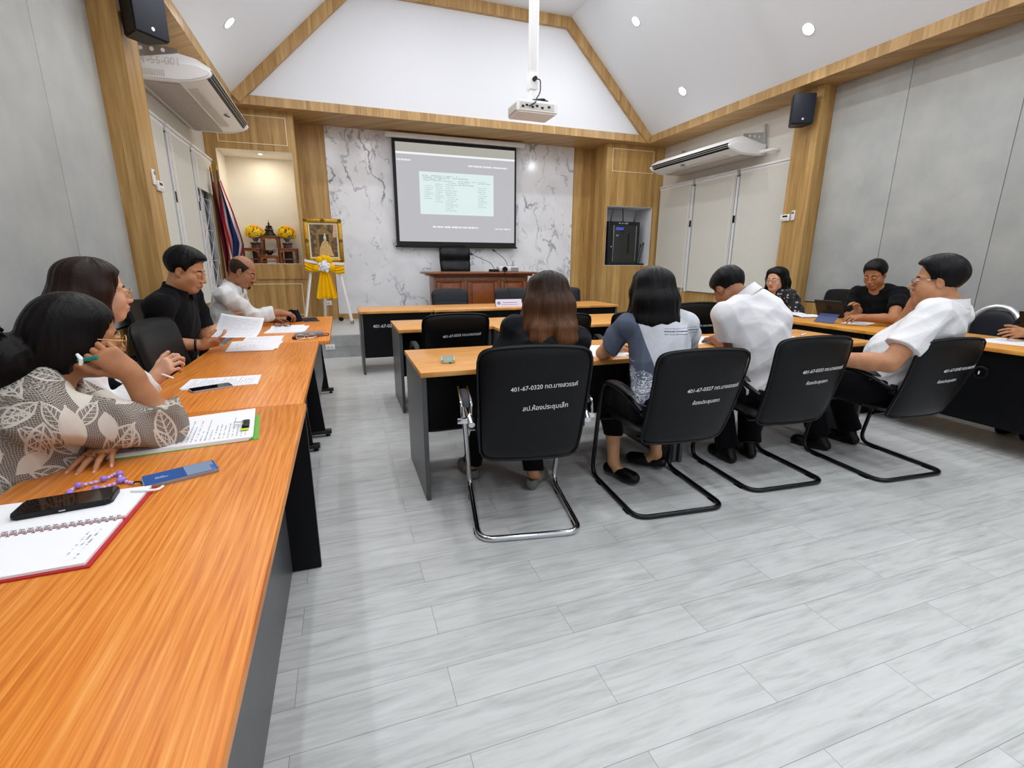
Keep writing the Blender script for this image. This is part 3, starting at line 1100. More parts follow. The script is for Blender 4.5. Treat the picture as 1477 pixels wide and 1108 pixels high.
add_lathe(b, [(0, -.02), (.04, -.02), (.042, -.012), (.028, -.008), (.028, .008), (.042, .012), (.04, .02), (0, .02)], (2.53, 7.62, DZ + .042), 20, Matrix.Rotation(PI / 2, 4, 'X'))
obj('winder', b, M['black'], t)

# name plate: folded lilac card
t = thing('name_plate', 'folded lilac name card standing on the far row table', 'name card', (2.02, 5.95, TOPZ))
b = bmn()
def npf(u, v):
    return Vector((1.845 + .35 * u, 5.905 + .035 * v, TOPZ + .002 + .092 * v))
add_slab(b, npf, lambda u, v: (0, .002, 0), 2, 2)
def npb(u, v):
    return Vector((1.845 + .35 * u, 5.975 - .035 * v, TOPZ + .002 + .092 * v))
add_slab(b, npb, lambda u, v: (0, .002, 0), 2, 2)
card = obj('card', b, plain('lilac_card', 'e3dcf0', .55), t, smooth=False)
b = bmn()
nrm = Vector((0, -.092, .035)).normalized()
def stripe(u0, u1, v0, v1):
    add_grid(b, lambda a_, c_: npf(u0 + (u1 - u0) * a_, v0 + (v1 - v0) * c_) + nrm * .0012, 1, 1)
stripe(.24, .92, .50, .68)
stripe(.18, .95, .24, .36)
obj('card_lettering', b, printed('card_text', 'e3dcf0', '8a80a6', 1.0, 16, (.02, .98, 0, 1), .40), card)
b = bmn()
add_lathe(b, [(.010, 0), (.021, 0), (.021, .001), (.010, .001)], n=24, M=Matrix.Rotation(rad(69), 4, 'X'), c=npf(.11, .5) + nrm * .001)
add_lathe(b, [(0, 0), (.007, 0), (.007, .001), (0, .001)], n=16, M=Matrix.Rotation(rad(69), 4, 'X'), c=npf(.11, .5) + nrm * .001)
obj('round_emblem', b, plain('violet_print', '7d76a0', .6), card)

# ================================================================ projection screen on the marble
t = thing('projection_screen', 'pull-down projection screen showing a document page on the marble wall', 'screen', (2.07, 8.93, 1.58))
SX0, SX1, SZ0, SZ1, SY = .965, 3.170, 1.575, 3.30, 8.90
b = bmn()
box2(b, (.86, 8.86, 3.305), (3.32, 8.95, 3.385), .02, 3)
cs = obj('screen_case', b, M['plastic'], t)
b = bmn()
box2(b, (SX0, SY, SZ0), (SX1, SY + .004, SZ1))
fb = obj('screen_border', b, plain('black_screen_border', '0c0e10', .7), t)
b = bmn()
add_cyl(b, (SX0 - .02, SY, SZ0 - .012), (SX1 + .02, SY, SZ0 - .012), .016, n=12)
obj('weight_bar', b, M['black'], t)
b = bmn()
px0, px1, pz0, pz1 = SX0 + .055, SX1 - .035, SZ0 + .075, SZ1 - .055
add_grid(b, lambda u, v: Vector((px0 + (px1 - px0) * u, SY - .0015, pz0 + (pz1 - pz0) * v)), 1, 1)
pic = obj('projected_desktop', b, glow('projected_grey', 'c3c3c8', .92), t)
def pr(nm, u0, u1, v0, v1, m, lift=.001):
    b = bmn()
    add_grid(b, lambda u, v: Vector((px0 + (px1 - px0) * (u0 + (u1 - u0) * u), SY - .0015 - lift, pz0 + (pz1 - pz0) * (v0 + (v1 - v0) * v))), 1, 1)
    return obj(nm, b, m, pic)
pr('projected_header', 0, 1, .91, 1.0, glow('projected_beige', 'b7b5ab', .90))
pr('projected_line', 0, 1, .888, .908, glow('projected_white', 'f4f6f7', 1.0))
pr('projected_toolbar', .0, .14, .82, .862, printed('toolbar_icons', 'c1c1c6', 'f4f4f6', 1.0, 22, (.04, .98, 0, 1), .46, estr=.92), .0016)
pr('projected_menu', .58, 1.0, .80, .835, printed('menu_words', 'c3c3c8', 'f4f4f6', 1.0, 20, (.02, .99, 0, 1), .44, estr=.92), .0016)
pr('projected_taskbar', .27, .74, .15, .19, printed('taskbar_icons', 'c3c3c8', 'f8f8fa', 1.0, 30, (.01, .99, 0, 1), .46, estr=.92), .0016)
pr('projected_status', .82, .99, .145, .175, printed('status_icons', 'c3c3c8', 'f4f4f6', 1.0, 14, (.01, .99, 0, 1), .46, estr=.92), .0016)
pg = pr('projected_page', .18, .81, .29, .725, glow('projected_page_white', 'e0f0ee', .98))
for nm, u0, u1, v0, v1, ln in (('page_title', .20, .66, .665, .70, 2.0), ('page_column', .215, .295, .45, .60, 8.0), ('page_column', .305, .38, .42, .62, 10.0), ('page_column', .39, .50, .33, .64, 15.0),
                               ('page_heading', .21, .50, .635, .665, 2.0), ('page_heading', .50, .66, .60, .655, 3.0), ('page_column', .67, .755, .38, .60, 11.0), ('page_heading', .67, .80, .625, .655, 2.0)):
    b = bmn()
    add_grid(b, lambda u, v: Vector((px0 + (px1 - px0) * (u0 + (u1 - u0) * u), SY - .0035, pz0 + (pz1 - pz0) * (v0 + (v1 - v0) * v))), 1, 1)
    obj(nm, b, printed('page_text_%s_%d' % (nm, int(u0 * 1000)), 'e0f0ee', 'a9bfc0', ln, 12, (.01, .99, .0, 1.0), .46, estr=.98), t if False else pic)
# ================================================================ wall and ceiling fittings
def aircon(label, x_back, s, y0, y1, z, nose_x):
    """ceiling-type split unit: s = direction from the wall into the room"""
    t = thing('air_conditioner', label, 'air conditioner', ((x_back + nose_x) / 2, (y0 + y1) / 2, z), 0, 'ceiling air conditioners')
    L = abs(nose_x - x_back)
    def X(q):
        return x_back + s * q
    prof = [(0, .02), (0, .235), (L * .60, .235), (L * .82, .205), (L - .004, .136), (L, .126), (L - .03, .120), (L * .885, .066), (L * .92, .050), (L * .90, .040), (L * .74, .012), (L * .60, .0), (L * .12, .0)]
    b = bmn()
    add_prism(b, [(X(a_), z + c_) for a_, c_ in prof], y0 + .045, y1 - .045, Mx)
    obj('body', b, M['plastic'], t, angle=24)
    endp = [(0, .015), (0, .15), (L * .60, .155), (L * .82, .150), (L - .005, .112), (L + .006, .09), (L - .012, .062), (L * .90, .036), (L * .74, .004), (L * .60, -.008), (L * .10, -.008)]
    for ya, yb in ((y0, y0 + .05), (y1 - .05, y1)):
        b = bmn()
        add_prism(b, [(X(a_), z + c_) for a_, c_ in endp], ya, yb, Mx)
        bmesh.ops.bevel(b, geom=[e for e in b.edges if abs((e.verts[0].co - e.verts[1].co).y) < .001], offset=.014, segments=3, affect='EDGES')
        ec = obj('end_cap', b, M['plastic'], t, angle=50)
    b = bmn()
    add_prism(b, [(X(a_), z + c_) for a_, c_ in ((L * .915, .056), (L - .006, .121), (L - .035, .125), (L * .88, .066))], y0 + .055, y1 - .055, Mx)
    slot = obj('air_outlet', b, M['black'], t, smooth=False)
    for q, h in ((.950, .083), (.975, .104)):
        b = bmn()
        add_box(b, (X(L * q), (y0 + y1) / 2, z + h), (.004, y1 - y0 - .12, .012), .001, rot=Euler((0, -s * rad(45), 0)))
        obj('louvre', b, M['plastic_grey'], slot)
    b = bmn()
    box2(b, (min(X(L * .10), X(L * .56)), y0 + .10, z - .012), (max(X(L * .10), X(L * .56)), y1 - .10, z + .004), .004)
    gr = obj('intake_grille', b, plain('intake_grille_beige', 'b9aea6', .6, grain=.1, gscale=30), t)
    b = bmn()
    box2(b, (min(X(L * .60), X(L * .74)), y0 + .25, z - .004), (max(X(L * .60), X(L * .74)), y1 - .35, z + .012), .006)
    obj('trim_recess', b, plain('aircon_warm_white', 'd5cdc4', .5), t)
    b = bmn()
    yb_ = y0 + (y1 - y0) * .60
    add_lathe(b, [(0, 0), (.042, 0), (.042, .006), (.028, .010), (0, .010)], (X(L * .83), yb_, z + .022), 20, Matrix.Rotation(PI, 4, 'X') @ Matrix.Rotation(s * rad(-20), 4, 'Y'))
    obj('round_badge', b, plain('badge_brown', '6b5d58', .5), t)
    for yy in (y0 + .04, y1 - .06):
        b = bmn()
        xa, xb = sorted((x_back - s * .02, X(L * .62)))
        add_prism(b, [(xa if s > 0 else xb, z + .15), (X(L * .62), z + .235), (X(L * .62), z + .262), (xa if s > 0 else xb, z + .32)], yy, yy + .012, Mx)
        wx = x_back - s * .005
        box2(b, (min(wx, wx + s * .04), yy - .006, z + .10), (max(wx, wx + s * .04), yy + .018, z + .42), .002)
        br = obj('bracket', b, M['alu'], t)
        for q in (.18, .31, .44):
            b = bmn()
            add_cyl(b, (X(L * q), yy - .002, z + .244), (X(L * q), yy + .014, z + .244), .017, n=14)
            obj('bracket_hole', b, M['white'], br)
    return t

acl = aircon('white ceiling air conditioner above the lattice window with raised figures on its end', -1.665, 1, 5.72, 7.74, 2.925, -1.00)
b = text_mesh('401-55-001', .085, .002)
xf(b, b.verts[:], Matrix.Translation((-1.63, 5.7195, 3.035)) @ Matrix.Rotation(PI / 2, 4, 'X') @ Matrix.Rotation(rad(2), 4, 'Z'))
obj('raised_number', b, M['plastic_grey'], acl, smooth=False)
b = bmn()
for i in range(13):
    box2(b, (-1.60 + i * .018, 5.716, 2.945), (-1.592 + i * .018, 5.722, 2.995))
obj('vent_slats', b, M['plastic_grey'], acl)
acr = aircon('white ceiling air conditioner above the three closed blinds beside the equipment niche', 5.96, -1, 5.95, 7.86, 2.825, 5.30)
b = bmn()
add_tube(b, rounded([(5.86, 5.95, 2.86), (5.88, 5.78, 2.86), (6.04, 5.74, 2.88), (6.07, 5.74, 2.66)], .05, 5), .024, 10)
obj('pipe_sleeve', b, M['plastic'], acr)


def speaker(label, x, y, z, rz):
    t = thing('wall_speaker', label, 'speaker', (x, y, z), rad(rz), 'wall speakers')
    b = bmn()
    add_prism(b, [(-.135, -.10), (.135, -.10), (.085, .10), (-.085, .10)], 0, .345)
    bmesh.ops.bevel(b, geom=list(b.edges), offset=.012, segments=3, affect='EDGES')
    obj('cabinet', b, plain('speaker_cabinet_black', '0e1116', .5), t, world=False)
    b = bmn()
    add_box(b, (0, -.103, .1725), (.252, .014, .325), .006)
    gr = obj('grille', b, plain('speaker_grille_navy', '141b2a', .55, grain=.3, gscale=300, bump=.4), t, world=False)
    b = bmn()
    add_cyl(b, (0, -.108, .055), (0, -.113, .055), .013, n=16)
    obj('round_badge', b, M['alu'], gr, world=False)
    b = bmn()
    box2(b, (-.022, .09, .12), (.022, .20, .20), .003)
    add_tube(b, [(0, .14, .12), (0, .14, .03)], .012, 8)
    obj('bracket', b, M['darkmetal'], t, world=False)
    return t
speaker('black wall speaker on the oak pillar above the flag side air conditioner', -1.29, 4.95, 2.965, 50)
speaker('black wall speaker high on the oak pillar beside the grey panels', 5.55, 5.08, 2.97, -28)


def thermostat(label, x, s, y, z, flip=1):
    t = thing('thermostat', label, 'thermostat', (x, y, z), 0, 'thermostats')
    xa, xb = sorted((x, x + s * .022))
    b = bmn()
    box2(b, (xa, y - .07, z - .042), (xb, y + .07, z + .042), .005)
    bd = obj('casing', b, M['plastic'], t)
    xf_ = x + s * .0225
    b = bmn()
    box2(b, (min(xf_, xf_ + s * .001), y - .045, z + .006), (max(xf_, xf_ + s * .001), y + .035, z + .028))
    obj('display', b, M['black'], bd)
    b = bmn()
    box2(b, (min(xf_, xf_ + s * .001), y - .05, z - .026), (max(xf_, xf_ + s * .001), y + .05, z - .014))
    obj('button_strip', b, M['plastic_grey'], bd)

def remote(label, x, s, y, z):
    t = thing('remote_control', label, 'remote control', (x, y, z), 0, 'air conditioner remotes')
    xa, xb = sorted((x, x + s * .02))
    b = bmn()
    box2(b, (xa, y - .026, z - .062), (xb, y + .026, z + .062), .008, 3)
    bd = obj('casing', b, M['plastic'], t)
    xf_ = x + s * .0205
    b = bmn()
    box2(b, (min(xf_, xf_ + s * .001), y - .018, z + .018), (max(xf_, xf_ + s * .001), y + .018, z + .048))
    obj('display', b, plain('lcd_grey', '6f7672', .4), bd)
    for k in range(3):
        b = bmn()
        box2(b, (min(xf_, xf_ + s * .0015), y - .01, z - .006 - k * .018), (max(xf_, xf_ + s * .0015), y + .01, z + .002 - k * .018))
        obj('button', b, M['plastic_grey'], bd)
thermostat('white thermostat with a dark display on the pillar by the grey panels', 5.71, -1, 5.225, 1.90)
remote('slim white remote control beside the thermostat near the grey panels', 5.71, -1, 5.105, 1.92)
thermostat('white thermostat on the oak pillar by the raised blind and flag', -1.43, 1, 5.21, 1.935)
remote('slim white remote control beside the thermostat on the flag side pillar', -1.43, 1, 5.085, 1.99)

# roller blinds
def blind(label, x, s, y0, y1, zb, group, knob=False):
    t = thing('roller_blind', label, 'blind', (x, (y0 + y1) / 2, zb), 0, group)
    zt = 2.655
    b = bmn()
    add_cyl(b, (x, y0, zt), (x, y1, zt), .03, n=18)
    obj('roller', b, M['grey'], t)
    b = bmn()
    xa, xb = sorted((x - s * .012, x + s * .045))
    box2(b, (xa, y0, zt + .022), (xb, y1, zt + .05), .004)
    obj('headrail', b, M['plastic'], t)
    b = bmn()
    xf_ = x + s * .022
    box2(b, (xf_ - .0015, y0 + .01, zb), (xf_ + .0015, y1 - .01, zt - .01))
    fb = obj('fabric', b, M['blind'], t)
    b = bmn()
    box2(b, (xf_ - .006, y0 + .01, zb - .012), (xf_ + .006, y1 - .01, zb + .014), .004)
    obj('bottom_bar', b, M['blind'], fb)
    b = bmn()
    add_tube(b, [(x - s * .0 + s * .05, y0 + .03, zt), (x + s * .05, y0 + .03, .78 if not knob else .72)], .003, 6)
    add_tube(b, [(x + s * .055, y0 + .045, zt), (x + s * .055, y0 + .045, .78 if not knob else .72)], .003, 6)
    cd = obj('pull_cord', b, M['plastic'], t)
    if knob:
        b = bmn()
        add_lathe(b, [(0, -.03), (.012, -.02), (.009, .02), (0, .03)], (x + s * .052, y0 + .038, .715), 12)
        obj('cord_knob', b, plain('pink_plastic', 'e8c6c4', .4), cd)
GBd = 'cream roller blinds'
blind('cream roller blind beside the flag, pulled only part way over the lattice window', -1.640, 1, 7.36, 8.38, 2.215, GBd)
blind('cream roller blind in the middle of the flag side wall, next to the raised one', -1.640, 1, 6.40, 7.30, .80, GBd)
blind('cream roller blind beside the oak pillar on the flag side', -1.640, 1, 5.36, 6.34, .80, GBd)
blind('cream roller blind next to the equipment niche corner', 5.95, -1, 7.44, 8.38, .865, GBd)
blind('cream roller blind in the middle of the three beside the equipment niche', 5.95, -1, 6.42, 7.38, .82, GBd, True)
blind('cream roller blind next to the oak pillar with two wall controls', 5.95, -1, 5.42, 6.36, .82, GBd)

# projector on its ceiling pole
t = thing('ceiling_projector', 'white projector hanging from a long white ceiling pole', 'projector', (1.90, 5.0, 2.72))
b = bmn()
add_prism(b, [(1.72, 4.80), (2.14, 4.80), (2.14, 5.11), (1.72, 5.11)], 2.715, 2.825)
bmesh.ops.bevel(b, geom=list(b.edges), offset=.014, segments=3, affect='EDGES')
pb = obj('housing', b, M['plastic'], t)
b = bmn()
box2(b, (1.74, 4.797, 2.742), (2.10, 4.801, 2.80), .001, 1)
pn = obj('port_panel', b, M['plastic_grey'], pb)
for i, xx in enumerate((1.76, 1.80, 1.86, 1.905, 1.96, 2.03)):
    b = bmn()
    box2(b, (xx, 4.793, 2.752 + (i % 2) * .012), (xx + .026, 4.798, 2.770 + (i % 2) * .012))
    obj('port', b, M['black'] if i < 4 else M['leather_grey'], pb)
b = bmn()
box2(b, (1.72 - .004, 4.84, 2.735), (1.72, 5.07, 2.80))
for k in range(6):
    box2(b, (1.714, 4.84, 2.735 + k * .011), (1.72, 5.07, 2.739 + k * .011))
obj('vent_slats', b, M['plastic_grey'], pb)
b = bmn()
add_cyl(b, (1.80, 5.11, 2.77), (1.80, 5.135, 2.77), .042, n=24)
obj('lens', b, M['glass'], pb)
b = bmn()
box2(b, (1.89, 4.93, 2.82), (1.97, 5.01, 2.832), .002)
box2(b, (1.90, 4.94, 2.83), (1.96, 5.00, 2.96), .004)
box2(b, (1.885, 4.925, 2.96), (1.975, 5.015, 3.10), .004)
obj('mount', b, M['plastic'], t)
b = bmn()
box2(b, (1.898, 4.938, 3.10), (1.962, 5.002, ZT + .02), .004)
add_cyl(b, (1.972, 4.94, 3.10), (1.972, 4.94, ZT + .01), .010, n=8)
obj('pole', b, M['plastic'], t)
b = bmn()
add_tube(b, rounded([(1.94, 4.92, 3.045), (1.985, 4.89, 3.04), (1.985, 4.88, 2.92), (1.93, 4.87, 2.85), (1.90, 4.78, 2.80), (1.83, 4.785, 2.762)], .05, 6), .006, 8)
add_tube(b, rounded([(1.91, 4.90, 2.85), (2.0, 4.88, 2.862), (2.06, 4.86, 2.84), (2.02, 4.84, 2.832), (1.97, 4.85, 2.835)], .03, 6), .010, 8)
cb = obj('power_cable', b, plain('dark_cable', '2e3138', .5), t)
b = bmn()
add_cyl(b, (1.935, 4.926, 3.045), (1.935, 4.885, 3.045), .022, .018, 14)
obj('power_plug', b, M['black'], cb)
b = bmn()
add_sph(b, (2.00, 4.85, 2.845), (.032, .02, .018), 12)
obj('adapter', b, M['black'], cb)

# ---------------------------------------------------------------- lamps of the room, plus added ones in the flat top
DL = []
def slope_frame(x, y):
    s = 1 if x > CX else -1
    xr = x if s > 0 else 2 * CX - x
    z = ZC + (ZT - ZC) / (5.5 - CX - XT) * (5.5 - xr)
    n = Vector((-s * (ZT - ZC), 0, -(5.5 - CX - XT))).normalized()
    return Vector((x, y, z)), n
GLM = 'recessed downlights in the sloping ceiling'
POW = 13.0
lamp_glow = glow('downlight_diffuser', 'fdfdff', 14.0)
def downlight(x, y, label, flat=False, k=1.0):
    if flat:
        p, n = Vector((x, y, ZT)), Vector((0, 0, -1))
    else:
        p, n = slope_frame(x, y)
    Q = n.to_track_quat('Z', 'Y').to_matrix().to_4x4()
    t = thing('ceiling_downlight', label, 'ceiling light', p, 0, GLM)
    b = bmn()
    add_lathe(b, [(.062, -.004), (.082, -.004), (.084, .002), (.066, .006), (.062, .002)], p, 32, Q)
    obj('lamp_ring', b, M['white'], t)
    b = bmn()
    add_lathe(b, [(0, .003), (.064, .001), (.064, -.004), (0, -.004)], p, 32, Q)
    obj('diffuser', b, lamp_glow, t)
    l = bpy.data.lights.new('downlight', 'AREA')
    l.shape = 'DISK'
    l.size = .14
    l.energy = POW * k * (1.35 if flat else 1.0)
    l.color = (.94, .97, 1.0)
    lo = bpy.data.objects.new('downlight_lamp', l)
    COL.objects.link(lo)
    lo.location = p + n * .012
    lo.rotation_euler = n.to_track_quat('-Z', 'Y').to_euler()
for y_ in (6.93, 4.77, 2.61, .45, -1.71):
    lb = {6.93: 'ceiling downlight low on the slope above the blinds beside the equipment niche', 4.77: 'ceiling downlight low on the slope above the pillar with the speaker'}
    downlight(5.165, y_, lb.get(y_, 'ceiling downlight low on the slope above the grey panel wall'), k=.7)
    lb = {6.93: 'ceiling downlight above the flag side air conditioner'}
    downlight(-.93 if y_ == 6.93 else 2 * CX - 5.165, y_ - (.24 if y_ == 6.93 else 0), lb.get(y_, 'ceiling downlight low on the flag side slope'), k=.6)
    lb = {6.93: 'ceiling downlight high on the slope near the gable beam'}
    downlight(4.31, y_ + .06, lb.get(y_, 'ceiling downlight high on the slope'))
    downlight(2 * CX - 4.31, y_ - .02 if y_ < 6 else 5.9, 'ceiling downlight high on the flag side slope')
for y_ in (6.6, 4.4, 2.2, 0.0, -2.2):  # unseen lamps added in the vault top to even out light and soften shadows
    for x_ in (CX - .95, CX + .95):
        downlight(x_, y_, 'added downlight in the flat top of the vault, for even light', True)
# the warm spot in the altar niche
t = thing('niche_downlight', 'small warm spotlight in the ceiling of the altar niche', 'ceiling light', (-1.0, 8.64, 2.86))
b = bmn()
add_lathe(b, [(.028, 0), (.042, 0), (.042, -.006), (.028, -.006)], (-1.0, 8.64, 2.862), 24)
obj('lamp_ring', b, M['white'], t)
b = bmn()
add_lathe(b, [(0, -.002), (.03, -.002), (.03, .0), (0, .0)], (-1.0, 8.64, 2.861), 24)
obj('diffuser', b, glow('warm_diffuser', 'ffe9c0', 18.0), t)
l = bpy.data.lights.new('niche_spot', 'AREA')
l.shape, l.size, l.energy, l.color = 'DISK', .05, 3.6, (1.0, .89, .70)
lo = bpy.data.objects.new('niche_lamp', l)
COL.objects.link(lo)
lo.location = (-1.0, 8.64, 2.852)
# the same kind of small lamp lights the equipment niche a little

# ================================================================ altar tables, flowers, statue
def altar_table(label, x0, x1, y0, y1, z0, z1):
    t = thing('altar_table', label, 'altar table', ((x0 + x1) / 2, (y0 + y1) / 2, z0), 0, 'small carved altar tables in the niche')
    b = bmn()
    box2(b, (x0 - .012, y0 - .01, z1 - .022), (x1 + .012, y1 + .01, z1), .004)
    obj('tabletop', b, M['rose'], t)
    b = bmn()
    n = 14
    top = z1 - .022
    poly = [(x0, top)] + [(x0 + (x1 - x0) * i / n, top - .026 - .030 * abs(cos(i / n * PI)) ** 6 - .005 * cos(i / n * PI * 4)) for i in range(n + 1)] + [(x1, top)]
    add_prism(b, [(p_[0], p_[1]) for p_ in poly], y0, y0 + .012, Mx)
    obj('apron', b, plain('rosewood_light', '93521f', .35, grain=.35, gscale=50), t)
    for xx in (x0 + .014, x1 - .014):
        for yy in (y0 + .014, y1 - .014):
            b = bmn()
            sx = 1 if xx > (x0 + x1) / 2 else -1
            add_tube(b, [(xx, yy, top), (xx + sx * .004, yy, z0 + (top - z0) * .5), (xx - sx * .004, yy, z0 + .02), (xx + sx * .008, yy, z0)], [.020, .016, .015, .021], 8)
            obj('leg', b, M['rose'], t)
    b = bmn()
    box2(b, (x0 + .01, y0 + .008, z0 + (top - z0) * .28), (x1 - .01, y0 + .02, z0 + (top - z0) * .28 + .014), .003)
    obj('stretcher', b, M['rose'], t)
    return t
NZ = 1.268
altar_table('low altar table under the flowers on the flag side of the niche', -1.425, -1.16, 8.52, 8.78, NZ, 1.50)
altar_table('low altar table under the flowers nearest the portrait', -.88, -.625, 8.52, 8.78, NZ, 1.50)
altar_table('tall altar table carrying the bronze statue', -1.135, -.885, 8.66, 8.88, NZ, 1.69)
altar_table('lowest altar table standing before the tall one', -1.15, -.895, 8.46, 8.62, NZ, 1.39)

def statue():
    t = thing('bronze_statue', 'small dark bronze seated figure on the tall altar table', 'statue', (-1.01, 8.76, 1.69))
    P = Vector((-1.01, 8.76, 1.69 - .028))
    b = bmn()
    add_lathe(b, [(0, .028), (.098, .028), (.098, .042), (.085, .048), (.080, .066), (.066, .072), (.062, .092), (.054, .098), (0, .098)], P, 24)
    obj('pedestal', b, M['bronze'], t)
    b = bmn()
    add_sph(b, P + Vector((0, -.01, .075)), (.062, .042, .018), 18)
    for s in (-1, 1):
        add_tube(b, [P + Vector((s * .02, -.02, .08)), P + Vector((s * .055, -.035, .078)), P + Vector((-s * .01, -.05, .076))], [.018, .017, .010], 10)
        add_tube(b, [P + Vector((s * .03, 0, .138)), P + Vector((s * .045, -.012, .108)), P + Vector((s * .012, -.04, .092))], [.012, .010, .007], 10)
    add_tube(b, [P + Vector((0, 0, .075)), P + Vector((0, 0, .11)), P + Vector((0, 0, .14)), P + Vector((0, 0, .15))], [.030, .026, .032, .014], 14)
    add_sph(b, P + Vector((0, -.003, .168)), (.016, .017, .020), 14)
    add_sph(b, P + Vector((0, 0, .186)), (.010, .010, .009), 10)
    add_tube(b, [P + Vector((0, 0, .19)), P + Vector((0, 0, .225))], [.006, .001], 8)
    bmesh.ops.scale(b, vec=(.95, .95, 1.05), verts=b.verts, space=Matrix.Translation(-(P + Vector((0, 0, .062)))))
    bmesh.ops.translate(b, vec=(0, 0, .036), verts=b.verts)
    obj('seated_figure', b, M['bronze'], t)
statue()
# incense bowl on the lowest table
t = thing('incense_bowl', 'dark bronze bowl on the lowest altar table', 'bowl', (-1.02, 8.54, 1.39))
b = bmn()
add_lathe(b, [(0, 0), (.035, 0), (.03, .012), (.05, .03), (.062, .055), (.056, .07), (.06, .078), (.052, .078), (.046, .06), (0, .05)], (-1.02, 8.54, 1.39), 24)
bw = obj('bowl', b, M['bronze'], t)
for s in (-1, 1):
    b = bmn()
    add_tube(b, [(-1.02 + s * .056, 8.54, 1.43), (-1.02 + s * .085, 8.54, 1.445), (-1.02 + s * .082, 8.54, 1.475), (-1.02 + s * .055, 8.54, 1.465)], .006, 8)
    obj('handle', b, M['bronze'], bw)

def bouquet(label, x, y, z, seed):
    rnd = random.Random(seed)
    t = thing('flower_vase', label, 'flowers', (x, y, NZ), 0, 'vases of yellow flowers in the niche')
    b = bmn()
    box2(b, (x - .060, y - .05, NZ), (x + .060, y + .05, z + .075), .008)
    box2(b, (x - .075, y - .06, z + .065), (x + .075, y + .06, z + .088), .006)
    obj('stand', b, plain('dark_carved_stand', '4a2817', .4, grain=.4, gscale=50), t)
    b = bmn()
    add_lathe(b, [(0, 0), (.032, 0), (.026, .015), (.022, .03), (.045, .06), (.062, .095), (.058, .10), (.0, .09)], (x, y, z + .075), 20)
    obj('vase', b, plain('silver_vase', '9a9a98', .3, metal=.6), t)
    c = Vector((x, y, z + .232))
    for k in range(17):
        a_, e_ = k * 2.399, 1 - 1.5 * k / 17
        e_ = max(-.55, e_)
        d = Vector((cos(a_) * math.sqrt(max(0, 1 - e_ * e_)), sin(a_) * math.sqrt(max(0, 1 - e_ * e_)), e_))
        p = c + Vector((d.x * .118, d.y * .09, d.z * .098))
        b = bmn()
        r = rnd.uniform(.033, .044)
        Qm = d.to_track_quat('Z', 'Y').to_matrix()
        for ring, (nr, tilt, sc) in enumerate(((6, .25, 1.0), (5, .6, .8), (3, .95, .55))):
            for j in range(nr):
                aa = 2 * PI * j / nr + ring * .5
                loc = Vector((cos(aa) * r * (.75 - ring * .25), sin(aa) * r * (.75 - ring * .25), r * (.12 + ring * .22)))
                rot = Qm @ Euler((0, -tilt, 0)).to_matrix().to_3x3() if False else Qm @ Matrix.Rotation(aa, 3, 'Z') @ Matrix.Rotation(-tilt, 3, 'Y')
                add_sph(b, p + Qm @ loc, (r * .62 * sc, r * .52 * sc, r * .20), 8, rot)
        obj('blossom', b, plain('yellow_petal_%d' % (k % 3), ('ffd60c', 'ffe01e', 'ffae18')[k % 3], .6), t)
    b = bmn()
    for k in range(46):
        a_ = rnd.uniform(0, 2 * PI)
        e_ = rnd.uniform(-.6, .9)
        q = math.sqrt(1 - e_ * e_)
        d = Vector((cos(a_) * q, sin(a_) * q, e_))
        p = c + Vector((d.x * .115, d.y * .09, d.z * .098 - .01))
        w = d.orthogonal().normalized() * .012
        tip = p + d * rnd.uniform(.015, .04)
        v1, v2, v3, v4 = (b.verts.new(p + w), b.verts.new(p - w), b.verts.new(tip), b.verts.new(p + Vector((0, 0, .006))))
        b.faces.new((v1, v4, v3))
        b.faces.new((v4, v2, v3))
        b.faces.new((v1, v3, v2))
    obj('leaves', b, plain('flower_leaf_green', '3d5f22', .6), t)
bouquet('vase of yellow flowers on the flag side of the altar', -1.235, 8.84, 1.50, 3)
bouquet('vase of yellow flowers on the altar side nearest the portrait', -.775, 8.84, 1.50, 8)

# ================================================================ flags
def flag(nm, label, px, py, lean, mats, width, zt, zb, seed, spread=1.0):
    t = thing(nm, label, 'flag', (px, py, .315), 0, 'flags on poles beside the altar')
    b = bmn()
    top = Vector((px + lean[0], py + lean[1], zt + .12))
    add_tube(b, [(px, py, .36), top], .012, 10)
    pole = obj('flagpole', b, plain('flagpole_brown', '5a3a22', .4), t)
    b = bmn()
    add_lathe(b, [(0, 0), (.016, .01), (.02, .03), (.012, .05), (.004, .09), (0, .10)], top, 14)
    obj('finial', b, M['gold'], pole)
    b = bmn()
    add_lathe(b, [(0, 0), (.085, 0), (.085, .02), (.03, .05), (.02, .10), (0, .10)], (px, py, .315), 20)
    obj('flag_base', b, M['darkmetal'], t)
    for k, (m, u0, u1) in enumerate(mats):
        b = bmn()
        def cl(u, v, u0=u0, u1=u1):
            uu = u0 + (u1 - u0) * u
            zf = zt - (zt - zb) * v
            px_ = px + lean[0] * (zf - .3) / (zt - .2)
            py_ = py + lean[1] * (zf - .3) / (zt - .2)
            w_ = float(np.interp(v, [0, .12, .35, .62, .74, .86, 1.0], [.02, .045, .105, .165, .185, .15, .075])) * width
            x = px_ + .014 + (w_ * uu) + .10 * width * max(0, v - .55) * (1 - uu)
            yy = py_ - .03 - .045 * sin(uu * 10 + v * 4.2 + seed) * (.3 + uu) - .03 * uu
            return Vector((x, yy, zf - .16 * uu * v))
        add_slab(b, cl, lambda u, v: (0, .003, 0), 6, 26)
        obj('stripe', b, m, t, angle=80)
fr, fw, fbl = cloth('flag_red', 'c81f38', 8, .2, .7), cloth('flag_white', 'f0eef0', 8, .2, .7), cloth('flag_blue', '27305f', 8, .2, .7)
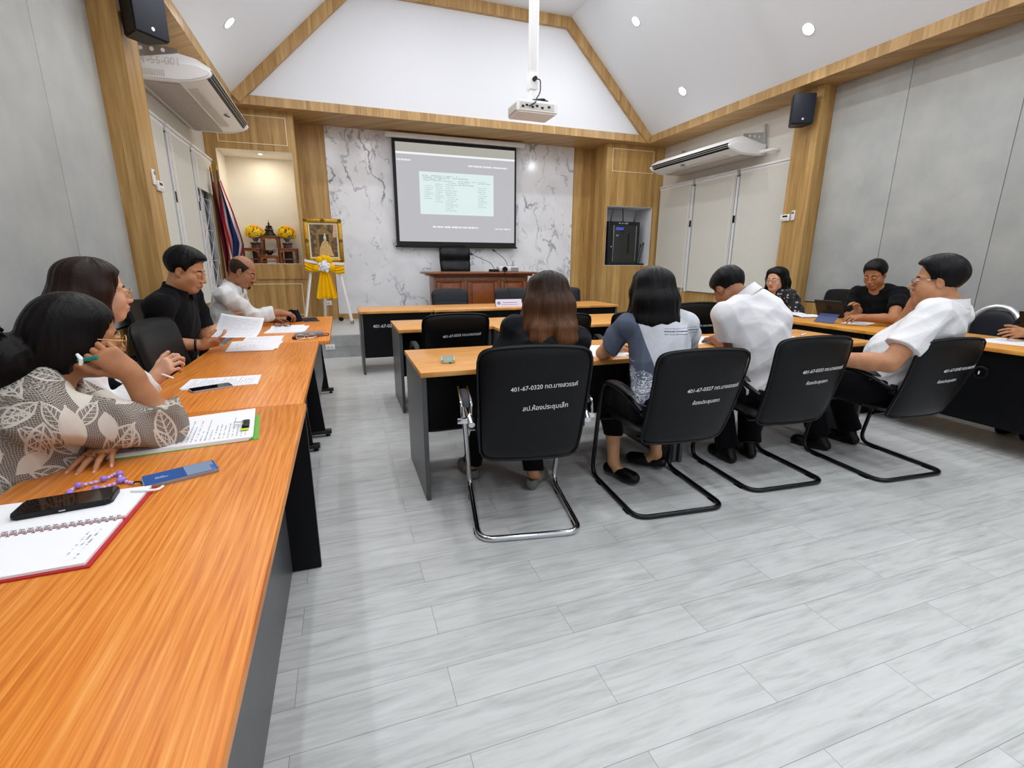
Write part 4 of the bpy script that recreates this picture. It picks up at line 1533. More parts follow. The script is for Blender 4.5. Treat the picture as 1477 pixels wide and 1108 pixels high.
flag('national_flag', 'red, white and blue striped flag hanging beside the altar niche', -1.565, 8.16, (.04, .04), [(fr, 0, .15), (fw, .15, .31), (fbl, .31, .68), (fw, .68, .84), (fr, .84, 1.0)], 1.32, 2.40, 1.36, .4)
mar = cloth('flag_maroon', '7d2034', 8, .2, .7)
flag('maroon_flag', 'dark maroon flag hanging beside the lattice window', -1.575, 8.02, (.0, .05), [(mar, 0, .5), (mar, .5, 1.0)], .55, 2.36, 1.20, 2.2)

# ================================================================ framed picture on an easel with a satin bow
EY = 8.16
t = thing('easel', 'white wooden easel holding the gilt picture before the oak column', 'easel', (-.22, 8.3, .315))
for p, q in (((-.375, EY + .02, 1.45), (-.585, EY - .10, .34)), ((-.06, EY + .02, 1.45), (.115, EY - .10, .36))):
    b = bmn()
    d = Vector(q) - Vector(p)
    add_box(b, (Vector(p) + Vector(q)) / 2, (.045, .028, d.length), .003, rot=d.to_track_quat('Z', 'Y').to_matrix())
    lg = obj('leg', b, M['plastic'], t)
    b = bmn()
    add_box(b, Vector(q) + Vector((0, 0, .008)), (.055, .04, .05), .004)
    obj('foot_cap', b, plain('brown_foot_cap', '7a6a45', .5), lg)
b = bmn()
d = Vector((-.30, EY + .42, .33)) - Vector((-.22, EY + .06, 1.5))
add_box(b, Vector((-.26, EY + .24, .915)), (.04, .026, d.length), .003, rot=d.to_track_quat('Z', 'Y').to_matrix())
obj('rear_leg', b, M['plastic'], t)
b = bmn()
box2(b, (-.48, EY - .055, 1.262), (.05, EY + .03, 1.285), .003)
obj('ledge', b, M['plastic'], t)

t = thing('framed_picture', 'gilt framed picture of a robed figure standing on the easel', 'picture', (-.20, EY, 1.285))
FX0, FX1, FZ0, FZ1 = -.475, .07, 1.287, 1.93
tilt = lambda z: EY - .02 + (z - FZ0) * .06
def fbox(b, x0, x1, z0, z1, y0, y1, bev=.0):
    vs = add_box(b, ((x0 + x1) / 2, (y0 + y1) / 2 + tilt((z0 + z1) / 2), (z0 + z1) / 2), (x1 - x0, y1 - y0, z1 - z0), bev, 2, Euler((rad(-3.4), 0, 0)))
b = bmn()
w = .062
fbox(b, FX0, FX1, FZ0, FZ0 + w, -.035, .0, .012)
fbox(b, FX0, FX1, FZ1 - w, FZ1, -.035, .0, .012)
fbox(b, FX0, FX0 + w, FZ0, FZ1, -.034, .0, .012)
fbox(b, FX1 - w, FX1, FZ0, FZ1, -.034, .0, .012)
fr_ = obj('gilt_frame', b, M['gold'], t, angle=60)
for (cx_, cz_) in ((FX0 + .03, FZ0 + .03), (FX1 - .03, FZ0 + .03), (FX0 + .03, FZ1 - .03), (FX1 - .03, FZ1 - .03), ((FX0 + FX1) / 2, FZ1 - .03), (FX0 + .03, (FZ0 + FZ1) / 2), (FX1 - .03, (FZ0 + FZ1) / 2)):
    b = bmn()
    for k in range(5):
        a_ = 2 * PI * k / 5
        add_sph(b, (cx_ + .018 * cos(a_), tilt(cz_) - .036, cz_ + .018 * sin(a_)), (.016, .010, .013), 10)
    obj('carved_rosette', b, plain('aged_gilt', '7d5d1e', .4, metal=.6, grain=.5, gscale=90), fr_)
b = bmn()
fbox(b, FX0 + w - .004, FX1 - w + .004, FZ0 + w - .004, FZ1 - w + .004, -.014, -.006)
obj('mount_board', b, plain('cream_mount', 'e9dfc0', .7), t)
t_ = NT('painted_interior')
uvn = t_.noise(t_.coord(), 16, 5, .65)
t_.p(color=t_.ramp(uvn, [(.3, '1f1812'), (.5, '5b4326'), (.68, 'a98444')]), rough=.4)
b = bmn()
fbox(b, FX0 + w + .022, FX1 - w - .022, FZ0 + w + .022, FZ1 - w - .022, -.018, -.014)
cv = obj('painted_canvas', b, t_.m, t)
DAUB = [0]
def daub(nm, pts, c):
    DAUB[0] += 1
    b = bmn()
    Mt = Matrix(((1, 0, 0, 0), (0, 0, 1, 0), (0, 1, 0, 0), (0, 0, 0, 1)))
    vs = add_prism(b, pts, 0, .0012, Mt)
    for v_ in vs:
        v_.co.y = v_.co.y + tilt(v_.co.z) - .0188 - .0011 * DAUB[0]
    obj(nm, b, plain(nm + '_paint', c, .45, grain=.35, gscale=60), cv, smooth=False)
cx_ = -.185
daub('painted_hanging', [(-.07, 1.66), (.0, 1.66), (-.01, 1.84), (-.055, 1.85)], 'c7a183')
daub('painted_throne', [(-.30, 1.40), (-.10, 1.40), (-.10, 1.72), (-.20, 1.80), (-.30, 1.72)], '8a6a2a')
daub('painted_backdrop', [(-.27, 1.44), (-.13, 1.44), (-.13, 1.70), (-.27, 1.70)], '2f2418')
daub('painted_robe', [(cx_ - .10, 1.38), (cx_ + .11, 1.38), (cx_ + .075, 1.52), (cx_ + .035, 1.60), (cx_ - .035, 1.60), (cx_ - .075, 1.52)], 'c9a566')
daub('painted_face', [(cx_ + .02 * cos(a_), 1.625 + .026 * sin(a_)) for a_ in np.linspace(0, 2 * PI, 13)[:-1]], 'd3ab86')
daub('painted_headdress', [(cx_ - .02, 1.645), (cx_ + .02, 1.645), (cx_ + .008, 1.70), (cx_, 1.725), (cx_ - .008, 1.70)], 'e5d9b0')

# yellow and white satin swag tied round the easel
t = thing('satin_bow', 'yellow satin bow with a white rosette tied under the gilt picture', 'bow', (-.22, EY - .08, 1.20))
BYc = EY - .085
for s, x_out, z_out in ((-1, -.50, 1.26), (1, .06, 1.21)):
    b = bmn()
    def sw(u, v, s=s, x_out=x_out, z_out=z_out):
        w = .055 + .085 * u ** .7
        x = -.225 + s * .03 + (x_out - (-.225 + s * .03)) * u
        z = 1.235 + (z_out - 1.235) * u - .035 * sin(PI * u) + w * (.5 - v) * 1.25
        y = BYc - .012 * sin(v * 22 + u * 3) - .02 * sin(PI * v)
        return Vector((x, y, z))
    add_slab(b, sw, lambda u, v: (0, .006, 0), 14, 26)
    obj('swag', b, M['yellow'], t, angle=80)
    b = bmn()
    def ws(u, v, s=s, x_out=x_out, z_out=z_out):
        x = -.225 + s * .06 + (x_out - (-.225 + s * .06)) * u
        z = 1.275 + (z_out + .055 - 1.275) * u + .040 * (.5 - v)
        return Vector((x, BYc - .026 - .004 * sin(v * 12), z))
    add_slab(b, ws, lambda u, v: (0, .004, 0), 8, 6)
    obj('white_band', b, M['whitesatin'], t, angle=80)
b = bmn()
def tail(u, v):
    w = .045 + .115 * v ** .8
    x = -.225 + (u - .5) * 2 * w
    z = 1.19 - .43 * v - .02 * abs(sin(u * 9))
    y = BYc - .01 - .016 * sin(u * 26) * (.4 + v)
    return Vector((x, y, z))
add_slab(b, tail, lambda u, v: (0, .006, 0), 40, 12)
obj('tail', b, M['yellow'], t, angle=80)
for k, (dx, dz) in enumerate(((-.060, .095), (.070, .095), (.105, -.02), (-.105, -.03), (0.005, .115))):
    b = bmn()
    add_sph(b, (-.225 + dx, BYc - .028, 1.235 + dz), (.062, .032, .050), 14, Euler((0, k * .9, 0)).to_matrix())
    obj('bow_loop', b, M['yellow'], t)
b = bmn()
for k in range(14):
    a_ = k * 2.4
    r_ = .014 + .0058 * k
    add_sph(b, (-.222 + r_ * cos(a_), BYc - .070 + .0026 * k, 1.235 + r_ * sin(a_)), (.036, .014, .029), 10, Euler((.3 * cos(a_), a_, .4)).to_matrix())
obj('rosette', b, M['whitesatin'], t, angle=80)

# ================================================================ equipment rack in the niche
t = thing('equipment_rack', 'black equipment rack with a glass door standing in the oak niche', 'rack', (5.25, 8.7, 1.251))
RX0, RX1, RY0, RY1, RZ0, RZ1 = 4.925, 5.62, 8.53, 8.92, 1.253, 2.07
b = bmn()
box2(b, (RX0, RY0 + .03, RZ0), (RX1, RY1, RZ1), .006)
obj('cabinet', b, M['black'], t)
b = bmn()
w = .06
for lo, hi in (((RX0, RZ0), (RX0 + w + .04, RZ1)), ((RX1 - w, RZ0), (RX1, RZ1)), ((RX0 + w + .04, RZ0), (RX1 - w, RZ0 + w)), ((RX0 + w + .04, RZ1 - w), (RX1 - w, RZ1))):
    box2(b, (lo[0], RY0, lo[1]), (hi[0], RY0 + .03, hi[1]), .003)
dr = obj('door', b, plain('rack_navy_black', '10131c', .35), t)
b = bmn()
box2(b, (RX0 + .10, RY0 + .012, RZ0 + .06), (RX1 - .06, RY0 + .016, RZ1 - .06))
obj('door_glass', b, plain('smoked_glass', '1c2322', .08, spec=.7), dr)
for xx in (RX0 + .115, RX1 - .075):
    b = bmn()
    box2(b, (xx, RY0 - .004, RZ0 + .07), (xx + .010, RY0 + .012, RZ1 - .07), .002)
    obj('door_trim', b, M['alu'], dr)
b = bmn()
add_cyl(b, (RX0 + .075, RY0 - .008, 1.60), (RX0 + .075, RY0, 1.60), .012, n=12)
obj('door_lock', b, M['chrome'], dr)
for nm, x0, x1, z0, z1, c, e in (('blue_display', .19, .36, .66, .71, '5663d8', .7), ('status_light', .20, .25, .545, .575, 'aab4b0', .35), ('amplifier_label', .30, .34, .40, .48, '7e8683', .1), ('amplifier_label', .30, .335, .20, .24, '7e8683', .1), ('patch_panel', .47, .50, .22, .60, '3d4644', .05)):
    b = bmn()
    box2(b, (RX0 + x0 - .02, RY0 + .008, RZ0 + z0), (RX0 + x1 - .02, RY0 + .0115, RZ0 + z1))
    obj(nm, b, glow('rack_' + nm + str(int(z0 * 100)), c, e), dr)
b = text_mesh('40 - 67 - 0320', .036, .0005)
xf(b, b.verts[:], Matrix.Translation((RX0 + .22, RY0 - .001, RZ1 - .045)) @ Matrix.Rotation(PI / 2, 4, 'X'))
obj('inventory_lettering', b, M['text_white'], dr, smooth=False)
for dx in (.10, .37, .62):
    b = bmn()
    tip = {.10: (.18, .30), .37: (.375, .26), .62: (.68, .17)}[dx]
    add_tube(b, [(RX0 + dx, RY0 + .10, RZ1), (RX0 + dx, RY0 + .10, RZ1 + .03), (RX0 + tip[0], RY0 + .14, RZ1 + tip[1])], [.018, .010, .004] if dx != .37 else [.022, .010, .008], 8)
    obj('antenna', b, M['black'], t)
t = thing('handheld_microphone_stand', 'black stand with two thin microphones beside the equipment rack', 'microphone stand', (5.70, 8.62, 1.251))
b = bmn()
box2(b, (5.635, 8.53, 1.253), (5.775, 8.70, 1.285), .006)
obj('base', b, M['black'], t)
for x_, tz in ((5.665, 1.62), (5.72, 1.65)):
    b = bmn()
    add_tube(b, [(x_ - .03, 8.60, 1.28), (x_ + .035, 8.58, tz)], .006, 8)
    st_ = obj('gooseneck', b, M['black'], t)
    b = bmn()
    add_tube(b, [(x_ + .030, 8.58, tz - .01), (x_ + .042, 8.578, tz + .04)], [.010, .012], 10)
    obj('microphone_head', b, M['black'], st_)

# ================================================================ sockets and small floor things
def outlet(label, c, n, w=.12, h=.075):
    t = thing('wall_outlet', label, 'wall outlet', c, 0, 'white wall outlets')
    b = bmn()
    add_box(b, Vector(c) + Vector((0, -.005, 0)), (w, .012, h), .004)
    pl = obj('face_plate', b, M['plastic'], t)
    for k in range(n):
        b = bmn()
        add_box(b, Vector(c) + Vector(((k - (n - 1) / 2) * .045, -.012, 0)), (.028, .004, .036), .002)
        obj('socket', b, M['plastic_grey'], pl)
outlet('white double outlet on the grey stage step', (-.215, 7.038, .155), 2)
outlet('white outlet low on the oak column behind the easel', (-.255, 9.016, .60), 2, .14, .08)
t = thing('floor_plug', 'small black round plug lying on the stage by the easel', 'plug', (-.05, 8.72, .315))
b = bmn()
add_sph(b, (-.05, 8.72, .351), (.042, .036, .036), 16)
obj('plug_body', b, M['black'], t)

# ================================================================ papers, phones and other things on the tables
def sheet(bm, corners, z, th=.0012, curl=0.0, n=8, lift=None):
    """thin sheet from four table-plane corners (u0v0, u1v0, u1v1, u0v1)"""
    c = [Vector((p[0], p[1], 0)) for p in corners]
    def f(u, v):
        p = c[0].lerp(c[1], u).lerp(c[3].lerp(c[2], u), v)
        h = curl * ((2 * u - 1) ** 2) if lift is None else lift(u, v)
        return Vector((p.x, p.y, z + th + h))
    add_slab(bm, f, lambda u, v: (0, 0, -th), n, n)

def quad(cx, cy, w, h, a):
    a = rad(a)
    ux, uy = Vector((cos(a), sin(a))), Vector((-sin(a), cos(a)))
    c = Vector((cx, cy))
    return [tuple(c - ux * w / 2 - uy * h / 2), tuple(c + ux * w / 2 - uy * h / 2), tuple(c + ux * w / 2 + uy * h / 2), tuple(c - ux * w / 2 + uy * h / 2)]

text_page = printed('typed_page', 'f0f0f4', 'b4b5bd', 30, 26, thresh=.47)
hand_page = printed('handwritten_page', 'f1f1f5', 'a6a8b8', 18, 22, (.1, .7, .1, .9), .50)
def papers(label, quads, z=TOPZ, mat_=None, group=None, name='paper_sheet', lift=None):
    """a small sheaf: the first sheet is the bottom one"""
    c = Vector((sum(q[0] for q in quads[0]) / 4, sum(q[1] for q in quads[0]) / 4, z))
    t = thing(name, label, 'papers', c, 0, group)
    for i, q in enumerate(quads):
        b = bmn()
        sheet(b, q, z + i * .0022, .0016, lift=lift if i == len(quads) - 1 else None)
        obj('sheet', b, mat_ or text_page, t, angle=60)
    return t

# spiral notebook, open
t = thing('spiral_notebook', 'open spiral notebook with a red cover under the black phone', 'notebook', (-.61, 1.2, TOPZ))
def nb(u, v):
    """u along the spine from the far left page edge, v across both pages"""
    A0, A1 = Vector((-.735, 1.195, 0)), Vector((-.499, 1.203, 0))
    B = Vector((.0, .166, 0)).lerp(Vector((-.004, -.178, 0)), v)
    p = A0.lerp(A1, u)
    return p + B
b = bmn()
def cov(u, v):
    p = nb(-.30 + 1.335 * u, v * 1.04 - .02)
    return Vector((p.x, p.y, TOPZ + .0035))
add_slab(b, cov, lambda u, v: (0, 0, -.003), 2, 2)
obj('cover', b, plain('red_cover', 'b31424', .45), t, smooth=False)
for va, vb, nm in ((0.0, .462, 'page_block'), (.505, 1.0, 'page_block')):
    b = bmn()
    def pgf(u, v, va=va, vb=vb):
        p = nb(-.28 + 1.275 * u, va + (vb - va) * v)
        return Vector((p.x, p.y, TOPZ + .0095))
    add_slab(b, pgf, lambda u, v: (0, 0, -.0055), 4, 4)
    pgb = obj(nm, b, M['paper'], t, smooth=False)
b = bmn()
def scr(u, v):
    p = nb(.80 + .12 * u, .60 + .34 * v)
    return Vector((p.x, p.y, TOPZ + .0098))
add_grid(b, scr, 1, 1)
obj('handwriting', b, printed('pencil_note', 'f2f2f4', '9d9ead', 3.0, 11, (.02, .98, .02, .98), .52, axis_swap=True), pgb)
b = bmn()
for k in range(21):
    p = nb(-.25 + 1.19 * k / 20, .482)
    pts = [Vector((p.x + .0012 * (a_ > PI), p.y + .0085 * cos(a_), TOPZ + .0085 + .0065 * sin(a_))) for a_ in np.linspace(-.3, PI + .3, 9)]
    add_tube(b, pts, .0013, 6)
    for o_ in (-.0085, .0085):
        pass
obj('spiral_rings', b, M['alu'], t)
b = bmn()
for k in range(21):
    p = nb(-.25 + 1.19 * k / 20, .482)
    for o_ in (-.012, .012):
        box2(b, (p.x - .003, p.y + o_ - .0016, TOPZ + .0094), (p.x + .003, p.y + o_ + .0016, TOPZ + .00985))
obj('punched_holes', b, M['darkmetal'], t)
b = bmn()
p = nb(1.0, .02)
add_tube(b, rounded([p + Vector((-.035, -.022, TOPZ + .012)), p + Vector((.004, -.034, TOPZ + .013)), p + Vector((.020, -.014, TOPZ + .004)), p + Vector((.024, .004, TOPZ + .004))], .02, 6), .0032, 8)
obj('elastic_band', b, M['plastic'], t)


def phone(label, q, z, th, body, screen, parts=None, name='mobile_phone', inset=.03):
    c = [Vector((p[0], p[1], 0)) for p in q]
    cen = sum(c, Vector()) / 4
    t = thing(name, label, 'phone', (cen.x, cen.y, z), 0, 'mobile phones on the tables')
    b = bmn()
    poly = []
    for i in range(4):
        p, a_, d_ = c[i], c[i - 1], c[(i + 1) % 4]
        for j in range(5):
            s_, e_ = p + (a_ - p).normalized() * .012, p + (d_ - p).normalized() * .012
            u = j / 4
            r_ = s_.lerp(p, u).lerp(p.lerp(e_, u), u)
            poly.append((r_.x, r_.y))
    add_prism(b, poly, z, z + th)
    bmesh.ops.bevel(b, geom=[e for e in b.edges if abs(e.verts[0].co.z - e.verts[1].co.z) < 1e-6], offset=th * .28, segments=3, affect='EDGES')
    bd = obj('casing', b, body, t, angle=50)
    def pt(u, v):
        p = c[0].lerp(c[1], u).lerp(c[3].lerp(c[2], u), v)
        return Vector((p.x, p.y, z + th + .0003))
    b = bmn()
    add_grid(b, lambda u, v: pt(inset * .6 + (1 - 1.2 * inset) * u, inset + (1 - 2 * inset) * v), 1, 1)
    scn = obj('screen', b, screen, t, smooth=False)
    for nm, u0, u1, v0, v1, m in parts or ():
        b = bmn()
        add_grid(b, lambda u, v: pt(u0 + (u1 - u0) * u, v0 + (v1 - v0) * v) + Vector((0, 0, .0003)), 1, 1)
        obj(nm, b, m, scn, smooth=False)
    return t
glossy = plain('black_phone_glass', '06070a', .05, spec=.7)
pk = phone('thick black phone lying on the open spiral notebook', [(-.731, 1.256), (-.553, 1.282), (-.562, 1.362), (-.738, 1.338)], TOPZ + .0098, .013, M['black'], glossy)
b = bmn()
add_box(b, (-.640, 1.2665, TOPZ + .0165), (.012, .0025, .003), .0008, rot=Euler((0, 0, rad(8))))
obj('side_button', b, M['alu'], pk)
phone('phone with a lit blue screen and a strap beside the notebook', [(-.515, 1.362), (-.358, 1.428), (-.390, 1.505), (-.546, 1.436)], TOPZ, .010, plain('silver_phone_body', '9a9ba2', .3, metal=.5), glow('phone_blue_screen', '2f62b0', .7),
      (('screen_tab', .56, .96, .05, .95, glow('phone_grey_blue', '8fa3c2', .8)), ('screen_button', .90, .97, .10, .55, glow('phone_blue_button', '2f6fd0', .8)), ('screen_words', .16, .36, .42, .62, printed('phone_words', '2f62b0', 'b9cbe8', 2.0, 5, (.02, .98, 0, 1), .4, estr=.8))))
# purple beads
t = thing('bead_bracelet', 'string of purple beads tied to the phone with the blue screen', 'bracelet', (-.62, 1.42, TOPZ))
cord = rounded([(-.552, 1.408, TOPZ + .006), (-.590, 1.435, TOPZ + .008), (-.607, 1.482, TOPZ + .008), (-.622, 1.488, TOPZ + .008), (-.632, 1.450, TOPZ + .008), (-.650, 1.445, TOPZ + .008), (-.675, 1.433, TOPZ + .009), (-.690, 1.402, TOPZ + .009), (-.676, 1.378, TOPZ + .009), (-.636, 1.384, TOPZ + .009), (-.600, 1.415, TOPZ + .008), (-.585, 1.43, TOPZ + .008)], .02, 4)
b = bmn()
add_tube(b, cord, .0012, 6)
obj('cord', b, plain('lilac_cord', 'c6a8e6', .6), t)
lil, pur = plain('lilac_bead', 'cdb2ee', .3), plain('purple_bead', '9a7ad8', .25)
acc = 0
lens = [0]
for p, q in zip(cord, cord[1:]):
    lens.append(lens[-1] + (q - p).length)
pos = .004
kk_ = 0
while pos < lens[-1]:
    j = max(i for i in range(len(lens)) if lens[i] <= pos)
    j = min(j, len(cord) - 2)
    p = cord[j].lerp(cord[j + 1], (pos - lens[j]) / max(1e-6, lens[j + 1] - lens[j]))
    big = kk_ % 4 == 3
    r_ = .0085 if big else .0046
    b = bmn()
    add_sph(b, (p.x, p.y, TOPZ + r_ + .0005), r_, 12 if big else 8)
    obj('bead', b, pur if big else lil, t)
    pos += .0165 if big else .0105
    if (kk_ + 1) % 4 == 3:
        pos += .004
    kk_ += 1
b = bmn()
add_tube(b, rounded([(-.552, 1.408, TOPZ + .006), (-.545, 1.398, TOPZ + .012), (-.535, 1.402, TOPZ + .010), (-.528, 1.392, TOPZ + .008)], .006, 5), .0022, 8)
obj('phone_strap', b, M['black'], t)

# documents under the near woman's arm, with a green folder and a binder clip
t = thing('document_folder', 'printed papers clipped on a green folder under the elbow in the leaf print blouse', 'papers', (-.47, 1.80, TOPZ))
FQ = [(-.690, 1.625), (-.318, 1.665), (-.352, 1.965), (-.724, 1.925)]
b = bmn()
FQ2 = [(-.685, 1.618), (-.296, 1.672), (-.332, 1.955), (-.722, 1.905)]
sheet(b, FQ2, TOPZ, .002)
obj('folder', b, plain('green_folder', '5fae3a', .45), t, smooth=False)
for i in range(4):
    b = bmn()
    q = [(x_ + .004 * (i - 1.5) * (1 if k_ in (1, 2) else .3), y_ + .002 * i) for k_, (x_, y_) in enumerate(FQ)]
    sheet(b, q, TOPZ + .002 + i * .0026, .0018, lift=(lambda u, v: .012 * v * v * u) if i == 3 else (lambda u, v, i=i: .003 * i * v * v * u))
    obj('sheet', b, printed('typed_page_side', 'f0f0f4', 'a2a3ab', 30, 30, (.07, .80, .12, .94), .47, axis_swap=True) if i == 3 else M['paper'], t, angle=60)
b = bmn()
ang = math.atan2(.300, -.034)
Rz = Euler((0, 0, ang))
cc = Vector((-.352, 1.80, TOPZ + .017))
add_box(b, cc, (.075, .022, .012), .003, rot=Rz)
cl_ = obj('binder_clip', b, M['black'], t)
for s in (-1, 1):
    b = bmn()
    w_ = Rz.to_matrix() @ Vector((s * .018, 0, 0))
    n_ = Rz.to_matrix() @ Vector((0, 1, 0))
    add_tube(b, rounded([cc + w_ + Vector((0, 0, .004)), cc + w_ * .7 - Vector((.03 * -1, 0, -.008)) * -1 if False else cc + w_ * .7 + n_ * .035 + Vector((0, 0, .008)), cc + w_ * .2 + n_ * .035 + Vector((0, 0, .008)), cc + w_ * .4 + Vector((0, 0, .004))], .008, 4), .0016, 6)
    obj('clip_handle', b, M['chrome'], cl_)
for dv in (.045, -.055):
    b = bmn()
    w_ = Rz.to_matrix() @ Vector((dv, .002, -.001))
    add_box(b, cc + w_, (.020, .026, .001), .0002, 1, rot=Rz)
    obj('sticky_tab', b, plain('lime_tab', 'c6e01e', .5), t)

papers('stapled printed papers beside the silver phone before the woman with the brown bob', [quad(-.572, 2.565, .31, .20, 3), quad(-.575, 2.57, .31, .20, 1)], mat_=printed('typed_page_far', 'f0f0f4', 'b0b1b9', 26, 24, thresh=.45, axis_swap=True))
phone('silver grey phone lying against the stapled papers', [(-.656, 2.380), (-.508, 2.452), (-.540, 2.520), (-.690, 2.448)], TOPZ, .009, plain('silver_phone', 'b9b5ba', .3, metal=.4), glossy)
papers('loose sheets with notes under the raised paper of the man in the black polo', [quad(-.575, 3.79, .26, .60, 2), quad(-.58, 3.62, .28, .38, -4), quad(-.60, 3.66, .30, .42, 5)], mat_=hand_page)
t = thing('held_document', 'large white sheet lifted by the man in the black polo', 'papers', (-.60, 3.22, .88))
c00, c10, c11, c01 = A(303, 486, 3.05), A(369, 486, 3.02), A(381, 459, 3.12), A(319, 452, 3.22)
b = bmn()
def hs(u, v):
    p = c00.lerp(c10, u).lerp(c01.lerp(c11, u), v)
    return p + Vector((.02 * sin(PI * v) * 0, -.03 * sin(PI * u), -.018 * sin(PI * v)))
add_slab(b, hs, lambda u, v: (.0012, .0012, 0), 12, 12)
obj('sheet', b, printed('faint_back_print', 'eff0f4', 'd3d4dc', 18, 14), t, angle=80)
b = bmn()
def hs2(u, v):
    p = A(322, 490, 2.90).lerp(A(372, 497, 2.90), u).lerp(A(345, 474, 3.1).lerp(A(388, 478, 3.12), u), v)
    return p + Vector((0, 0, .004 * sin(PI * u)))
papers('white papers under the dark rimmed spectacles', [quad(-.46, 4.46, .30, .42, -3), quad(-.465, 4.50, .27, .45, 4)], mat_=hand_page)

def spectacles(label, pts, frame_mat, rad_=.024, temple=.12, name='spectacles', fold=True):
    """pts: two lens centres lying on the table"""
    a_, c_ = Vector(pts[0]), Vector(pts[1])
    t = thing(name, label, 'glasses', (a_ + c_) / 2, 0)
    d = (c_ - a_).normalized()
    up = Vector((0, 0, 1))
    n = d.cross(up)
    for p in (a_, c_):
        b = bmn()
        ring = [p + d * rad_ * 1.15 * cos(x_) + (up * .80 + n * .35).normalized() * rad_ * .9 * sin(x_) + up * rad_ * .72 for x_ in np.linspace(0, 2 * PI, 25)[:-1]]
        add_tube(b, ring, .0026, 6, closed=True)
        rim = obj('rim', b, frame_mat, t)
        b = bmn()
        vs = [b.verts.new(q) for q in ring]
        b.faces.new(vs)
        r_ = bmesh.ops.extrude_face_region(b, geom=list(b.faces))
        bmesh.ops.translate(b, vec=n * .0012, verts=[v_ for v_ in r_['geom'] if isinstance(v_, bmesh.types.BMVert)])
        obj('lens', b, M['glass'], rim, smooth=False)
    b = bmn()
    add_tube(b, [a_ + d * rad_ * 1.1 + up * rad_ * .9, (a_ + c_) / 2 + up * rad_ * 1.15, c_ - d * rad_ * 1.1 + up * rad_ * .9], .0022, 6)
    obj('bridge', b, frame_mat, t)
    for p, s in ((a_, -1), (c_, 1)):
        b = bmn()
        h = p + d * s * rad_ * 1.15 + up * rad_ * .8
        if fold:
            add_tube(b, [h, h - n * .012 * -1 - up * .004, h - d * s * temple + n * .018 - up * rad_ * .55], .0024, 6)
        else:
            add_tube(b, [h, h + n * temple * .8 - up * rad_ * .2, h + n * temple - up * rad_ * .75], .0024, 6)
        obj('temple', b, frame_mat, t)
spectacles('dark rimmed spectacles lying on the white papers before the balding man', [(-.555, 4.63, TOPZ + .005), (-.478, 4.62, TOPZ + .005)], M['black'], .026)
spectacles('pale rimmed spectacles folded in front of the grey spectacles case', [(-.318, 3.845, TOPZ), (-.238, 3.86, TOPZ)], plain('pale_gold_rim', 'd8cbb4', .3, metal=.6), .025)
t = thing('spectacles_case', 'grey spectacles case with a brown clasp on the far table', 'case', (-.25, 3.93, TOPZ))
b = bmn()
add_tube(b, [(-.365, 3.895, TOPZ + .020), (-.350, 3.90, TOPZ + .024), (-.26, 3.935, TOPZ + .027), (-.175, 3.965, TOPZ + .024), (-.160, 3.97, TOPZ + .018)], [.008, .019, .025, .021, .010], 14)
obj('case_shell', b, plain('grey_case_fabric', '85828a', .6), t)
b = bmn()
add_tube(b, rounded([(-.16, 3.965, TOPZ + .02), (-.125, 3.985, TOPZ + .02), (-.125, 3.995, TOPZ + .004), (-.165, 3.975, TOPZ + .004)], .008, 4), .004, 8)
obj('clasp', b, plain('brown_clasp', '7a3f22', .45), t)
b = bmn()
add_tube(b, [(-.375, 3.865, TOPZ + .012), (-.34, 3.862, TOPZ + .013), (-.28, 3.885, TOPZ + .010)], [.010, .012, .006], 10)
obj('dark_sleeve', b, plain('dark_brown_sleeve', '2a1512', .5), t)
# dark pouch, wallet and phone by the balding man
t = thing('cloth_pouch', 'dark navy pouch held open by the balding man', 'pouch', (-.46, 5.02, TOPZ))
b = bmn()
def pouch(u, v):
    a_ = 2 * PI * u
    r1, r2 = .075 + .01 * sin(3 * a_), .05 + .008 * cos(2 * a_)
    k = 1 - .45 * v
    return Vector((-.455 + r1 * k * cos(a_), 5.03 + r2 * k * sin(a_), TOPZ + .002 + .105 * v + .008 * sin(4 * a_) * v))
add_grid(b, pouch, 28, 8, closed_u=True)
bmesh.ops.contextual_create(b, geom=[e for e in b.edges if e.is_boundary and e.verts[0].co.z < TOPZ + .01])
obj('pouch_body', b, cloth('navy_cloth', '0d1224', 20, .5), t, angle=80)
t = thing('document_wallet', 'flat dark zipped wallet beyond the navy pouch', 'wallet', (-.33, 5.12, TOPZ))
b = bmn()
add_prism(b, quad(-.34, 5.12, .17, .12, 8), TOPZ, TOPZ + .022)
bmesh.ops.bevel(b, geom=list(b.edges), offset=.006, segments=2, affect='EDGES')
wb_ = obj('wallet_body', b, plain('dark_wallet', '16181d', .5), t)
b = bmn()
add_prism(b, quad(-.34, 5.12, .174, .124, 8), TOPZ + .010, TOPZ + .0125)
obj('zip', b, M['alu'], wb_, smooth=False)
phone('grey phone lying at the table edge beside the wallet', quad(-.30, 5.0, .14, .07, 12), TOPZ, .009, plain('grey_phone', '6c6d72', .35, metal=.3), glossy)

